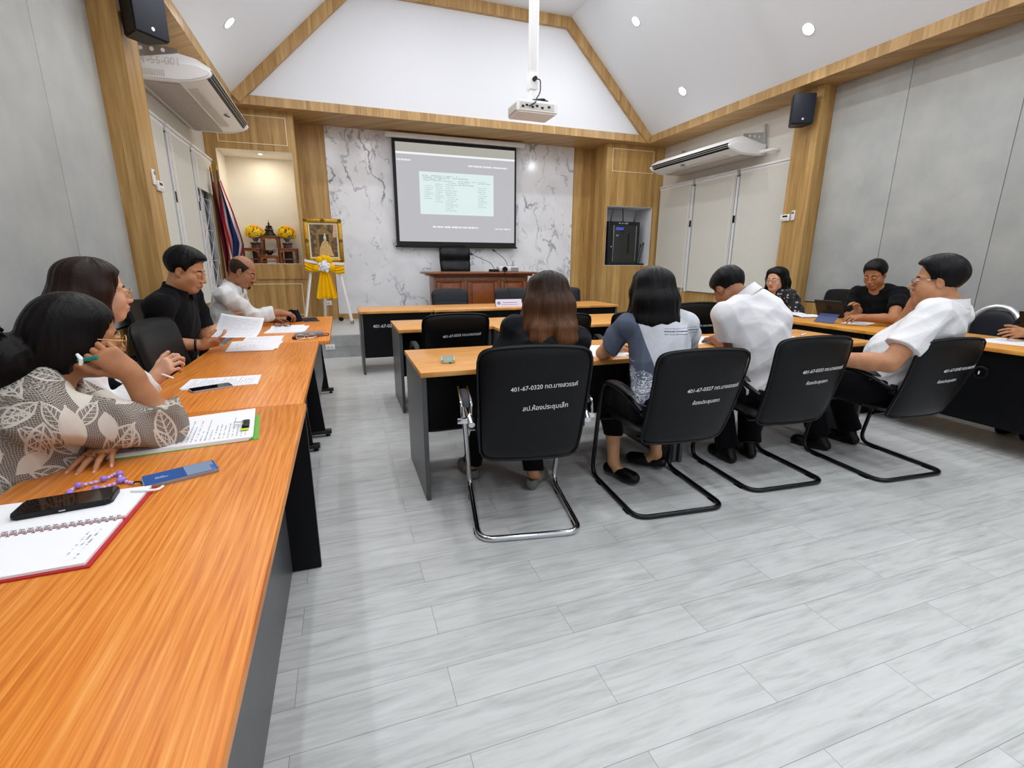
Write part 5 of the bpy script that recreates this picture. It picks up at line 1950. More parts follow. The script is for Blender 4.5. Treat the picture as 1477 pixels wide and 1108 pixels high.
# on the front row tables
t = thing('phone_in_case', 'pale green phone in a clear case lying alone on the front row table', 'phone', (.553, 2.73, TOPZ), 0, 'mobile phones on the tables')
q = [(.508, 2.628), (.592, 2.668), (.602, 2.832), (.520, 2.790)]
q = quad(.556, 2.735, .078, .158, -12)
b = bmn()
add_prism(b, q, TOPZ + .001, TOPZ + .018)
bmesh.ops.bevel(b, geom=[e for e in b.edges if abs(e.verts[0].co.z - e.verts[1].co.z) > .005], offset=.012, segments=4, affect='EDGES')
bmesh.ops.bevel(b, geom=[e for e in b.edges if abs(e.verts[0].co.z - e.verts[1].co.z) < .001], offset=.003, segments=2, affect='EDGES')
cs_ = obj('casing', b, plain('pale_green_case', 'c6d2bb', .35), t)
b = bmn()
add_prism(b, quad(.556, 2.735, .068, .146, -12), TOPZ + .0178, TOPZ + .0186)
obj('back_plate', b, plain('grey_green_plate', 'a5b0a2', .2, metal=.2), t, smooth=False)
b = bmn()
box2(b, (.545, 2.652, TOPZ + .005), (.560, 2.656, TOPZ + .009))
obj('charging_port', b, M['black'], cs_)
papers('white printed sheet between the two women of the front row', [quad(1.56, 2.74, .26, .36, -14), quad(1.59, 2.76, .26, .36, -8)])
papers('open booklet with a purple page under the hand of the bending man', [quad(2.56, 2.90, .30, .36, -20)], mat_=text_page, name='booklet')
t = thing('purple_sheet', 'purple printed sheet half under the hand of the bending man', 'papers', (2.62, 2.76, TOPZ + .003))
b = bmn()
sheet(b, quad(2.66, 2.80, .20, .17, -18), TOPZ + .003, .0014)
obj('sheet', b, printed('purple_page', 'b58ad0', 'e6d6f0', 7, 8, (.05, .95, .05, .95), .5), t, smooth=False)
t = thing('pen', 'white pen lying on the free corner of the front row table', 'pen', (3.5, 2.9, TOPZ), 0, 'pens')
b = bmn()
add_tube(b, [(3.43, 2.84, TOPZ + .006), (3.435, 2.842, TOPZ + .006), (3.55, 2.90, TOPZ + .006), (3.56, 2.905, TOPZ + .006)], [.002, .005, .005, .004], 10)
pn_ = obj('barrel', b, M['plastic'], t)
b = bmn()
add_tube(b, [(3.435, 2.842, TOPZ + .006), (3.42, 2.835, TOPZ + .006)], [.004, .001], 8)
obj('tip', b, M['black'], pn_)
papers('white sheet beside the pen on the front row table corner', [quad(3.20, 2.90, .28, .20, 6)])

# side tables
t = thing('ring_binder', 'open notebook with a dark purple cover before the smiling woman', 'notebook', (4.74, 4.08, TOPZ))
b = bmn()
sheet(b, quad(4.76, 4.02, .26, .50, -12), TOPZ, .003)
obj('cover', b, plain('dark_purple_cover', '4a1c4e', .45), t, smooth=False)
for dy in (-.115, .115):
    b = bmn()
    q = quad(4.755 - dy * sin(rad(-12)), 4.02 + dy * cos(rad(-12)), .235, .225, -12)
    sheet(b, q, TOPZ + .003, .007, lift=lambda u, v, dy=dy: .010 * sin(PI * v))
    obj('page_block', b, hand_page, t, angle=60)
papers('loose sheet lying before the notebook of the smiling woman', [quad(4.55, 4.20, .2, .28, 10)])
t = thing('tablet_computer', 'tablet in a black case propped on its folded blue cover', 'tablet', (4.60, 3.40, TOPZ))
P0, P1_ = Vector((4.50, 3.60, 0)), Vector((4.53, 3.33, 0))
e_ = (P1_ - P0).normalized()
nrm_ = Vector((e_.y, -e_.x, 0))
if nrm_.x > 0:
    nrm_ = -nrm_
bx = Vector((4.56, 3.44, TOPZ))
upv = (Vector((0, 0, .86)) + nrm_ * .50).normalized()
Rm = Matrix((e_, upv, e_.cross(upv))).transposed()
b = bmn()
ctr = bx + upv * .105 + nrm_ * .05 + Vector((0, 0, .045))
add_box(b, ctr, (.262, .185, .012), .006, 3, Rm)
tb_ = obj('case_back', b, plain('black_tablet_case', '17171b', .5), t)
b = bmn()
add_box(b, ctr + (e_.cross(upv)) * (.0068 if (e_.cross(upv)).x > 0 else -.0068), (.240, .165, .001), 0, 1, Rm)
obj('tablet_screen', b, glow('tablet_light', 'aab2c0', .6), tb_, smooth=False)
b = bmn()
add_box(b, ctr + (e_.cross(upv)) * (-.0066 if (e_.cross(upv)).x > 0 else .0066) + upv * .02, (.05, .05, .002), .02, 4, Rm)
obj('camera_cutout', b, M['black'], tb_)
b = bmn()
f0_, f1_ = bx + nrm_ * .16, bx + nrm_ * .055 + Vector((0, 0, .105))
dv = (f1_ - f0_)
Rm2 = Matrix((e_, dv.normalized(), e_.cross(dv.normalized()))).transposed()
add_box(b, (f0_ + f1_) / 2 + Vector((0, 0, .004)), (.19, dv.length, .005), .002, 2, Rm2)
obj('folded_cover', b, plain('blue_cover', '4b5682', .6, grain=.1, gscale=120), t)
b = bmn()
box2(b, (4.44, 3.31, TOPZ), (4.66, 3.33, TOPZ + .004))
papers('white sheet under the forearm of the man with the tablet', [quad(4.70, 3.30, .30, .21, 20)])
papers('white paper under the hands holding a phone at the side table', [quad(4.66, 2.12, .28, .24, 8), quad(4.70, 2.16, .28, .24, -4)])
# ================================================================ people: smooth distance fields turned into one skin each
class Field:
    def __init__(s):
        s.P = []

    def add(s, fn, lo, hi, k=.02, mode='add'):
        s.P.append((fn, np.array(lo, float), np.array(hi, float), k, mode))

    def cone(s, a, b, ra, rb=None, k=.02, mode='add', cut=False):
        rb = ra if rb is None else rb
        a, b = np.array(a, float), np.array(b, float)
        ba = b - a
        L2 = max(1e-9, float(ba @ ba))
        L = math.sqrt(L2)
        def fn(X, Y, Z):
            px, py, pz = X - a[0], Y - a[1], Z - a[2]
            q = (px * ba[0] + py * ba[1] + pz * ba[2]) / L2
            t = np.clip(q, 0, 1)
            d = np.sqrt((px - t * ba[0]) ** 2 + (py - t * ba[1]) ** 2 + (pz - t * ba[2]) ** 2) - (ra + (rb - ra) * t)
            if cut:
                d = np.maximum(d, (q - 1) * L)
            return d
        r = max(ra, rb)
        s.add(fn, np.minimum(a, b) - r, np.maximum(a, b) + r, k, mode)

    def chain(s, pts, rs, k=.02, **kw):
        for (p, q), (r0, r1) in zip(zip(pts, pts[1:]), zip(rs, rs[1:])):
            s.cone(p, q, r0, r1, k, **kw)

    def ell(s, c, r, R=None, k=.02, mode='add'):
        c, r = np.array(c, float), np.array(r, float)
        Rt = np.eye(3) if R is None else np.array(R, float).T
        def fn(X, Y, Z):
            x, y, z = X - c[0], Y - c[1], Z - c[2]
            u = (Rt[0, 0] * x + Rt[0, 1] * y + Rt[0, 2] * z) / r[0]
            v = (Rt[1, 0] * x + Rt[1, 1] * y + Rt[1, 2] * z) / r[1]
            w = (Rt[2, 0] * x + Rt[2, 1] * y + Rt[2, 2] * z) / r[2]
            k0 = np.sqrt(u * u + v * v + w * w)
            k1 = np.sqrt((u / r[0]) ** 2 + (v / r[1]) ** 2 + (w / r[2]) ** 2) + 1e-9
            return k0 * (k0 - 1) / k1
        ext = np.sqrt(((Rt.T * r) ** 2).sum(1))
        s.add(fn, c - ext, c + ext, k, mode)

    def plane(s, p, n):
        """keep only the side the normal points away from"""
        p, n = np.array(p, float), np.array(n, float)
        s.P.append((lambda X, Y, Z: (X - p[0]) * n[0] + (Y - p[1]) * n[1] + (Z - p[2]) * n[2], None, None, 0, 'int'))

    def mesh(s, h, disp=None, clip=None):
        los = [p[1] for p in s.P if p[4] == 'add']
        his = [p[2] for p in s.P if p[4] == 'add']
        lo, hi = np.min(los, 0) - 4 * h - .006, np.max(his, 0) + 4 * h + .006
        n = np.ceil((hi - lo) / h).astype(int) + 1
        ax = [(lo[i] + h * np.arange(n[i])).astype(np.float32) for i in range(3)]
        D = np.full(n, .1, np.float32)
        for fn, a, b, k, mode in s.P:
            if a is None:
                sl = (slice(None),) * 3
            else:
                m = k + 3 * h + .012
                i0 = np.maximum(0, np.floor((a - m - lo) / h).astype(int))
                i1 = np.minimum(n, np.ceil((b + m - lo) / h).astype(int) + 1)
                if (i1 <= i0).any():
                    continue
                sl = tuple(slice(i0[i], i1[i]) for i in range(3))
            X, Y, Z = ax[0][sl[0]][:, None, None], ax[1][sl[1]][None, :, None], ax[2][sl[2]][None, None, :]
            d = fn(X, Y, Z).astype(np.float32)
            S = D[sl]
            if mode == 'add':
                if k > 1e-6:
                    hh = np.clip(.5 + .5 * (S - d) / k, 0, 1)
                    S = S * (1 - hh) + d * hh - k * hh * (1 - hh)
                else:
                    S = np.minimum(S, d)
            elif mode == 'sub':
                if k > 1e-6:
                    hh = np.clip(.5 - .5 * (S + d) / k, 0, 1)
                    S = S * (1 - hh) - d * hh + k * hh * (1 - hh)
                else:
                    S = np.maximum(S, -d)
            else:
                S = np.maximum(S, d)
            D[sl] = S
        if disp is not None:
            idx = np.nonzero(np.abs(D) < .03)
            pts = [ax[i][idx[i]] for i in range(3)]
            D[idx] += disp(*pts).astype(np.float32)
        return surface_nets(D, lo, h)


def surface_nets(D, lo, h):
    I = D < 0
    c = np.zeros(tuple(x - 1 for x in D.shape), np.int8)
    for i in (0, 1):
        for j in (0, 1):
            for k in (0, 1):
                c += I[i:I.shape[0] - 1 + i, j:I.shape[1] - 1 + j, k:I.shape[2] - 1 + k]
    cells = np.argwhere((c > 0) & (c < 8))
    idx = np.full(c.shape, -1, np.int32)
    idx[tuple(cells.T)] = np.arange(len(cells))
    corners = np.array([(i, j, k) for i in (0, 1) for j in (0, 1) for k in (0, 1)])
    val = np.stack([D[tuple((cells + o).T)] for o in corners], 1)
    acc = np.zeros((len(cells), 3), np.float32)
    cnt = np.zeros(len(cells), np.float32)
    for a in range(8):
        for b in range(a + 1, 8):
            if np.abs(corners[a] - corners[b]).sum() == 1:
                va, vb = val[:, a], val[:, b]
                m = (va < 0) != (vb < 0)
                t = np.where(m, va / np.where(m, va - vb, 1), 0)
                acc += np.where(m[:, None], corners[a] + t[:, None] * (corners[b] - corners[a]), 0)
                cnt += m
    V = (cells + acc / cnt[:, None]) * h + lo
    F = []
    for axi in range(3):
        u, v = (axi + 1) % 3, (axi + 2) % 3
        sl0 = [slice(None)] * 3
        sl1 = [slice(None)] * 3
        sl0[axi], sl1[axi] = slice(0, -1), slice(1, None)
        A0, A1 = I[tuple(sl0)], I[tuple(sl1)]
        e = np.argwhere(A0 != A1)
        ok = (e[:, u] > 0) & (e[:, v] > 0) & (e[:, u] < c.shape[u]) & (e[:, v] < c.shape[v])
        e = e[ok]
        du, dv = np.zeros(3, int), np.zeros(3, int)
        du[u], dv[v] = 1, 1
        q = np.stack([idx[tuple(x.T)] for x in (e - du - dv, e - dv, e, e - du)], 1)
        flip = ~A0[tuple(e.T)]
        q[flip] = q[flip][:, ::-1]
        F.append(q)
    F = np.concatenate(F)
    F = F[(F >= 0).all(1)]
    # light smoothing keeps small creases readable
    for _ in range(2):
        S = np.zeros_like(V)
        n = np.zeros(len(V))
        for a, b in ((0, 1), (1, 2), (2, 3), (3, 0)):
            np.add.at(S, F[:, a], V[F[:, b]])
            np.add.at(n, F[:, a], 1)
        V = V * .55 + .45 * S / np.maximum(n, 1)[:, None]
    return V, F


def folds(seed, amp=.004, freq=26, dirs=6, stretch=(1, 1, 1)):
    r = np.random.RandomState(seed)
    ks = r.normal(size=(dirs, 3))
    ks = ks / np.linalg.norm(ks, axis=1)[:, None] * freq * r.uniform(.5, 1.6, (dirs, 1)) * np.array(stretch)
    ph = r.uniform(0, 6.28, dirs)
    def f(x, y, z):
        w = np.zeros_like(x)
        wx = x + .03 * np.sin(13 * y + 9 * z + seed)
        wz = z + .03 * np.sin(11 * x - 8 * y + 2 * seed)
        for k, p in zip(ks, ph):
            w += 1 - np.abs(np.sin(.5 * (k[0] * wx + k[1] * y + k[2] * wz) + p))
        return -amp * 2.3 * (w / dirs * 2 - .72)
    return f


def hdir(h, p=0):
    """unit vector with compass heading h (0 = towards the stage, 90 = towards the grey wall at x+) and elevation p"""
    return np.array([sin(rad(h)) * cos(rad(p)), cos(rad(h)) * cos(rad(p)), sin(rad(p))])


def head_frame(yaw, pitch, roll):
    f = hdir(yaw, pitch)
    r = np.array([cos(rad(yaw)), -sin(rad(yaw)), 0.0])
    u = np.cross(r, f)
    c, s_ = cos(rad(roll)), sin(rad(roll))
    r2, u2 = c * r - s_ * u, s_ * r + c * u      # positive roll leans to the person's right
    return np.stack([r2, f, u2], 1)


def ik(S, W, l1, l2, hint):
    S, W, hint = np.array(S, float), np.array(W, float), np.array(hint, float)
    d = W - S
    L = np.linalg.norm(d)
    k = max(1.0, L / (l1 + l2) * 1.01)
    l1, l2 = l1 * k, l2 * k
    u = d / L
    a = (l1 * l1 - l2 * l2 + L * L) / (2 * L)
    h = math.sqrt(max(0, l1 * l1 - a * a))
    w = hint - u * (hint @ u)
    w = w / max(1e-6, np.linalg.norm(w))
    return S + u * a + w * h


def unit(v):
    v = np.array(v, float)
    return v / np.linalg.norm(v)


def hand(F, W, f, n, side, curls=(.35, .4, .45, .5), thumb=(.5, .6, .25), sc=1.0, spread=.08):
    """palm and five separate fingers. f: towards the fingers, n: out of the palm, side +1 right hand, -1 left"""
    W, f = np.array(W, float), unit(f)
    n = unit(np.array(n, float) - f * (np.array(n, float) @ f))
    t = np.cross(f, n) * side
    g = lambda a, b, c_: W + (f * a + t * b + n * c_) * sc
    F.cone(g(-.015, 0, 0), g(.03, 0, 0), .026 * sc, .027 * sc, .02)
    for b0, b1, L in ((.016, .027, .088), (.005, .009, .092), (-.008, -.010, .088), (-.018, -.028, .078)):
        F.cone(g(.018, b0, 0), g(L, b1, 0), .0155 * sc, .0125 * sc, .014)
    F.ell(g(.035, .022, .010), (.028 * sc, .018 * sc, .016 * sc), np.stack([f, t, n], 1), .012)
    nails = []
    for i, (b1, L, seg) in enumerate(((.029, .090, (.042, .026, .021)), (.0095, .095, (.047, .029, .022)), (-.0105, .091, (.043, .027, .021)), (-.029, .080, (.034, .021, .018)))):
        p = g(L - .006, b1, 0)
        a = -.05
        sp = spread * (1.5 - i)
        base = unit(f + t * sp)
        r = (.0096, .0100, .0094, .0082)[i] * sc
        for j, l in enumerate(seg):
            a += curls[i] * (.8, 1.15, .8)[j]
            d = base * cos(a) + n * sin(a)
            q = p + d * l * sc
            F.cone(p, q, r, r * .90, .0035)
            p, r = q, r * .90
        nn = -(n * cos(a) - base * sin(a))
        nails.append((p - d * .004 * sc + nn * r * .80, d, nn, r))
    p = g(.022, .026, .006)
    a1, a2, a3 = thumb
    d = unit(t * a1 + f * a2 + n * a3)
    bend = unit(f * .8 - t * .25 + n * .35)
    for j, (l, r0, r1) in enumerate(((.042, .0150, .0125), (.032, .0122, .0110), (.026, .0108, .0090))):
        dd = unit(d * (1 - .22 * j) + bend * .22 * j)
        q = p + dd * l * sc
        F.cone(p, q, r0 * sc, r1 * sc, .006)
        p = q
    return nails


HAIRM = {}
def hair_mat(c, tip=None, z0=0, z1=0, sheen=.38):
    key = (c, tip)
    if key not in HAIRM:
        t = NT('hair_' + c)
        o = t.coord()
        st = t.noise(t.mapping(o, (42, 42, 3.5)), 1.0, 3, .55, .4)
        fine = t.noise(t.mapping(o, (260, 260, 14)), 1.0, 2, .6)
        if tip:
            sz = t.n('SeparateXYZ', {0: o}).outputs[2]
            g = t.math('DIVIDE', t.math('SUBTRACT', z1, sz), max(1e-3, z1 - z0), clamp=True)
            g = t.math('POWER', g, 1.3)
            g = t.math('ADD', t.math('MULTIPLY', g, .85), t.math('MULTIPLY', t.math('SUBTRACT', st, .5), t.math('ADD', .25, g)), clamp=True)
            col = t.mix(g, lin(c), lin(tip))
        else:
            a = lin(c)
            col = t.ramp(st, [(.35, tuple(x * .5 for x in a[:3]) + (1,)), (.75, tuple(min(1, x * 1.3 + .001) for x in a[:3]) + (1,))])
        t.p(color=col, rough=sheen, spec=.15)
        t.bump(t.math('ADD', t.math('MULTIPLY', st, 1.0), t.math('MULTIPLY', fine, .5)), .35, .005)
        HAIRM[key] = t.m
    return HAIRM[key]


def strands(n, amp, tilt=0.0):
    """uneven locks running down from the crown"""
    def f(x, y, z):
        th = np.arctan2(x, -(y + .01))
        w = .5 * np.sin(z * 17 + 2 * th) + .35 * np.sin(z * 31 + 5 * th)
        return amp * (np.sin(n * th + 2.2 * w + tilt * z) * (.6 + .4 * np.sin(3 * th + 9 * z)) + .55 * np.sin(2.7 * n * th + 3 * w + 1.0) + .7 * np.sin(.37 * n * th + 1.5 * w + 2))
    return f


def hairline(z):
    """how far forward hair reaches at height z on the head"""
    return np.where(z > .080, .080 + (z - .080) * 4, np.where(z > .03, .046 + (z - .03) * .68, .046 - (.03 - z) * .42))


def hair_field(style):
    F = Field()
    disp = strands(34, .0011)
    if style in ('short', 'short_full', 'crop'):
        g = {'short': .004, 'short_full': .012, 'crop': .001}[style]
        F.ell((0, -.014, .036), (.082 + g * .7, .100 + g * .8, .091 + g * 1.25), None, 0)
        if style == 'short_full':
            F.ell((0, .026, .094), (.060, .060, .028), None, .03)
        F.P.append((lambda X, Y, Z: .8 * (Y - hairline(Z)) + 0 * X, None, None, 0, 'int'))
        F.P.append((lambda X, Y, Z: (-.034 - .040 * np.clip((-Y - .012) / .06, 0, 1) - Z) + 0 * X, None, None, 0, 'int'))
        for s in (-1, 1):
            F.ell((s * .086, .002, -.020), (.026, .024, .032), None, .006, 'sub')
        st = strands(46, .0010, 30)
        def disp(x, y, z, g=g, st=st):
            q = np.clip((.045 - z) / .085, 0, 1)
            e = np.clip(1 - (hairline(z) - y) / .03, 0, 1)
            return st(x, y, z) + (g * .75 + .0035) * np.maximum(q * q * (3 - 2 * q), e * .8)
    elif style == 'balding':
        F.ell((0, -.014, .030), (.0800, .0975, .0885), None, 0)
        F.P.append((lambda X, Y, Z: .8 * (Y - hairline(Z) + .012) + 0 * X, None, None, 0, 'int'))
        F.ell((0, .050, .128), (.086, .120, .082), None, .012, 'sub')
        F.P.append((lambda X, Y, Z: (-.034 - .045 * np.clip((-Y - .012) / .06, 0, 1) - Z) + 0 * X, None, None, 0, 'int'))
        for s in (-1, 1):
            F.ell((s * .086, .0, -.018), (.026, .022, .032), None, .008, 'sub')
        disp = strands(60, .0004)
    elif style == 'bun':
        F.ell((0, -.016, .036), (.086, .106, .095), None, 0)
        F.ell((0, -.06, -.015), (.080, .075, .080), None, .03)
        F.ell((0, -.05, -.055), (.070, .070, .070), None, .03)
        F.ell((0, -.150, -.075), (.082, .072, .078), None, .014)
        F.ell((.02, -.195, -.11), (.055, .036, .050), None, .02)
        F.P.append((lambda X, Y, Z: .8 * (Y - hairline(Z)) + 0 * X, None, None, 0, 'int'))
        for i in range(9):
            a = i * .8
            F.cone((.03 * cos(a), -.16, .0 + .02 * sin(a)), (.075 * cos(a), -.215 - .012 * (i % 3), .030 + .055 * sin(a)), .005, .0015, .005)
        F.P.append((lambda X, Y, Z: (-.052 - .11 * np.clip((-Y + .03) / .06, 0, 1) - Z) + 0 * X, None, None, 0, 'int'))
        for s in (-1, 1):
            F.ell((s * .070, -.006, -.020), (.022, .040, .045), None, .02)
    else:
        # hair that hangs: back length, side length, widening, open front, flick at the ends, layering
        _, bl, sl_, wd, op, fl = style[:6]
        lay = style[6] if len(style) > 6 else 0.0
        F.ell((0, -.014, .040), (.087, .105, .096), None, 0)
        for s in (-1, 1):
            F.chain([(s * .056, .010, .070), (s * (.074 + wd * .3), -.006, .0), (s * (.080 + wd), -.016, -sl_ * .62), (s * (.074 + wd + fl), -.012, -sl_)], [.040, .034, .034, .020], .03)
            F.chain([(s * .045, -.06, .05), (s * (.056 + wd * .5), -.085, -.05), (s * (.056 + wd * .8), -.092, -bl * .7), (s * (.050 + wd * .5 + fl * .6), -.096, -bl)], [.055, .050, .046, .022], .04)
        F.chain([(0, -.07, .05), (0, -.098, -.05), (0, -.106, -bl * .7), (.020, -.108, -bl * 1.05)], [.055, .056, .050, .018], .05)
        if lay:
            for s, x, l_, w in ((1, .052, 1.20, .022), (-1, .030, 1.06, .020), (1, .085, 1.10, .018), (-1, .072, .96, .020), (1, .020, 1.30, .020)):
                F.chain([(s * x, -.10, -bl * .35), (s * x * 1.1, -.142, -bl * .75), (s * x * 1.05 + s * .012, -.148, -bl * .95), (s * x * .9, -.130, -bl * l_)], [.014, w * 1.25, w * 1.1, .006], .030)
        F.P.append((lambda X, Y, Z, w=.056 + op: np.maximum(.8 * (hairline(Z) - .004 - Y), np.abs(X) - w - .12 * np.clip(.02 - Z, 0, .04)), None, None, .014, 'sub'))
        F.ell((0, .06, -.24), (.078, .11, .13), None, .02, 'sub')
        st = strands(26, .0013)
        def disp(x, y, z, st=st, bl=bl, ra=.0045 if lay else .0015):
            th = np.arctan2(x, -(y + .01))
            low = np.clip((-bl * .62 - z) / (bl * .4), 0, 1)
            return st(x, y, z) * (1 + 1.0 * low) + low * ra * (np.sin(9 * th + 1) + .6 * np.sin(23 * th))
    return F, disp


def person(label, group, sp):
    """one seated figure from its joints"""
    female = sp.get('female', False)
    bulk = sp.get('bulk', 1.0)
    H = sp.get('h', .0045)
    hs = sp.get('hs', 1.0)
    hip, N, Hc = (np.array(sp[k], float) for k in ('hip', 'neck', 'head'))
    t = thing('person', label, 'person', (float(hip[0]), float(hip[1]), 0), 0, group)
    up = unit(N - hip)
    L = np.linalg.norm(N - hip)
    rt = hdir(sp['facing'] + 90)
    rt = unit(rt - up * (rt @ up))
    fw = np.cross(up, rt)
    T = np.stack([rt, fw, up], 1)
    HR = head_frame(*sp['look'])
    hp = lambda x, y, z: Hc + HR @ (np.array([x, y, z]) * hs)
    bw = bulk * (.93 if female else 1.0)
    sw = sp.get('sw', .163 if female else .188) * (1 + (bulk - 1) * .5)
    S = {+1: N + rt * sw - up * .050 + fw * .0, -1: N - rt * sw - up * .050}
    for k in (1, -1):
        if 'sh%+d' % k in sp:
            S[k] = S[k] + np.array(sp['sh%+d' % k])
    l1, l2 = (.275, .240) if female else (.298, .262)
    arms = {}
    for k, nm in ((1, 'armR'), (-1, 'armL')):
        a = sp[nm]
        W = np.array(a['wrist'], float)
        E = ik(S[k], W, l1, l2, a.get('hint', (0, -.3, -1)))
        if 'elbow' in a:
            E = np.array(a['elbow'], float)
        arms[k] = (S[k], E, W, a)
    legh = sp.get('leg_heading', sp['facing'])
    lf, lr = hdir(legh), hdir(legh + 90)
    hipc = hip + np.array([0, 0, 0.0])
    legs = {}
    for k, nm in ((1, 'legR'), (-1, 'legL')):
        a = sp.get(nm, {})
        Hj = hipc + lr * k * .095 * bw - np.array([0, 0, .015])
        K = np.array(a['knee'], float) if 'knee' in a else hipc + lf * (.40 if female else .43) + lr * k * a.get('out', .12) + np.array([0, 0, -.03])
        An = np.array(a['ankle'], float) if 'ankle' in a else np.array([K[0], K[1], .085]) + lf * a.get('fwd', .02)
        legs[k] = (Hj, K, An, hdir(a.get('toe', legh + k * 8)))

    def torso(F, g, pelvis=True):
        if pelvis:
            F.ell(hip + up * .035, (.172 * bw + g, .122 * bulk + g, .13 + g), T, .05)
        be = sp.get('belly', 0)
        F.ell(hip + up * L * .34 + fw * (.012 + be), (.150 * bw + g, (.112 + be) * bulk + g, .17 + g), T, .06)
        F.ell(hip + up * L * .64 + fw * .006, (.158 * bw + g, .114 * bulk + g, .165 + g), T, .06)
        F.ell(hip + up * L * .84 - fw * .004, (.150 * bw + g, .090 * bulk + g, .095 + g), T, .05)
        for k in (1, -1):
            F.cone(N - up * .01 + rt * k * .03 - fw * .01, S[k] - up * .0, .048 * bulk + g, .056 * bulk + g, .035)
            if female:
                F.ell(hip + up * L * .62 + fw * .085 * bulk + rt * k * .068, (.062 + g, .055 + g, .062 + g), T, .03)

    ar = (.044, .036, .034, .0245) if female else (.052, .043, .041, .029)
    ar = [x * (1 + (bulk - 1) * .9) for x in ar]
    nr = (.046 if female else .058) * (1 + (bulk - 1) * .8)
    # ---- skin
    B = Field()
    torso(B, -.004)
    for k in (1, -1):
        s_, e_, w_, a = arms[k]
        B.cone(s_, e_, ar[0], ar[1], .02)
        m_ = e_ + (w_ - e_) * .3
        B.cone(e_, m_, ar[1] * .98, ar[2] * 1.04, .012)
        B.cone(m_, w_, ar[2] * 1.04, ar[3], .012)
        hj, kn, an, fd = legs[k]
        B.cone(hj, kn, .084 * bw, .056 * bw, .03)
        c_ = kn + (an - kn) * .3
        B.cone(kn, c_, .053 * bw, .054 * bw, .02)
        B.cone(c_, an, .054 * bw, .034, .02)
        B.chain([an, an - np.array([0, 0, .045]) + fd * .04, an - np.array([0, 0, .055]) + fd * .15], [.034, .033, .026], .02)
    nails = {}
    for k in (1, -1):
        s_, e_, w_, a = arms[k]
        nails[k] = hand(B, w_, a.get('f', w_ - e_), a.get('n', (0, 0, -1)), k, a.get('curls', (.35, .4, .45, .5)), a.get('thumb', (.5, .6, .25)), (.92 if female else 1.0) * a.get('sc', 1.0), a.get('spread', .08))
    # neck and head
    B.cone(N - up * .03, hp(0, -.022, -.055), nr * 1.08, nr * .94, .025)
    if sp.get('jowl'):
        B.ell(hp(0, .030, -.105), np.array((.060, .055, .036)) * hs * sp['jowl'], HR, .03)
        for s in (-1, 1):
            B.ell(hp(s * .056, .030, -.060), np.array((.030, .045, .042)) * hs * sp['jowl'], HR, .03)
    B.ell(hp(0, -.014, .034), np.array((.0775, .0955, .087)) * hs, HR, .02)
    jw = sp.get('jaw', 1.0) * (.95 if female else 1.0)
    B.ell(hp(0, .026, -.040), np.array((.062 * jw, .062, .080)) * hs, HR, .03)
    B.ell(hp(0, .058, -.092), np.array((.034 * jw, .028, .026)) * hs, HR, .03)
    for s in (-1, 1):
        B.ell(hp(s * .039 * jw, .052, -.032), np.array((.027, .029, .030)) * hs, HR, .025)
        B.ell(hp(s * .050 * jw, .010, -.062), np.array((.020, .034, .030)) * hs, HR, .025)
        B.cone(hp(s * .010, .079, .021), hp(s * .050, .060, .020), .0095 * hs, .0075 * hs, .014)
    for s in (-1, 1):
        B.ell(hp(s * .031, .099, .001), np.array((.0185, .016, .0105)) * hs, HR, .010, 'sub')
        B.ell(hp(s * .031, .079, .001), np.array((.0150, .0125, .0115)) * hs, HR, .004)
        B.ell(hp(s * .031, .0815, .0090 - sp.get('lid', 0.0)), np.array((.0160, .0128, .0062)) * hs, HR, .003)
        B.ell(hp(s * .031, .0800, -.0085), np.array((.0150, .0120, .0045)) * hs, HR, .003)
    B.cone(hp(0, .086, .014), hp(0, .104, -.030), .0085 * hs, .0125 * hs, .010)
    B.ell(hp(0, .108, -.033), np.array((.0115, .0105, .0095)) * hs, HR, .006)
    for s in (-1, 1):
        B.ell(hp(s * .0145, .096, -.036), np.array((.0085, .011, .0085)) * hs, HR, .006)
    sm = sp.get('smile', 0.0)
    B.ell(hp(0, .0885, -.064), np.array((.026, .013, .017)) * hs, HR, .012)
    B.ell(hp(0, .0955, -.0600), np.array((.021 + sm, .0085, .0056)) * hs, HR, .004)
    B.ell(hp(0, .0935, -.0710), np.array((.018 + sm, .0090, .0066)) * hs, HR, .004)
    B.ell(hp(0, .107, -.0655), np.array((.023 + sm, .0120, .0014)) * hs, HR, .003, 'sub')
    for s in (-1, 1):
        ER = HR @ np.array(Euler((rad(-12), 0, s * rad(-22))).to_matrix())
        B.ell(hp(s * .079, -.006, -.006), np.array((.0085, .018, .031)) * hs, ER, .007)
        B.ell(hp(s * .088, .000, -.002), np.array((.0055, .010, .019)) * hs, ER, .004, 'sub')
        B.ell(hp(s * .076, .004, -.030), np.array((.006, .009, .010)) * hs, HR, .006)
    V, Fc = B.mesh(H)
    loc = ((V - Hc) @ HR) / hs
    lip = ((loc[:, 0] / (.0225 + sm)) ** 2 + ((loc[:, 2] + .0655) / .0125) ** 2 < 1) & (loc[:, 1] > .080) & (np.abs(loc[:, 1]) < .12)
    fm = lip[Fc].all(1).astype(int)
    sk = skin('skin_%s' % sp['skin'], sp['skin']) if 'skin_%s' % sp['skin'] not in bpy.data.materials else bpy.data.materials['skin_%s' % sp['skin']]
    lp = plain('lips_%s' % sp['lips'], sp['lips'], .4) if 'lips_%s' % sp['lips'] not in bpy.data.materials else bpy.data.materials['lips_%s' % sp['lips']]
    obj_np('body', V, Fc, [sk, lp], t, fm)

    # ---- eyes and brows
    off = Vector(t.location)
    R3 = Matrix(HR.tolist())
    ex, ez = sp.get('gaze', (0.0, 0.0))
    eyew = bpy.data.materials.get('eye_white') or plain('eye_white', 'e6e0da', .2)
    iris = bpy.data.materials.get('iris') or plain('iris', '1a0f0a', .1)
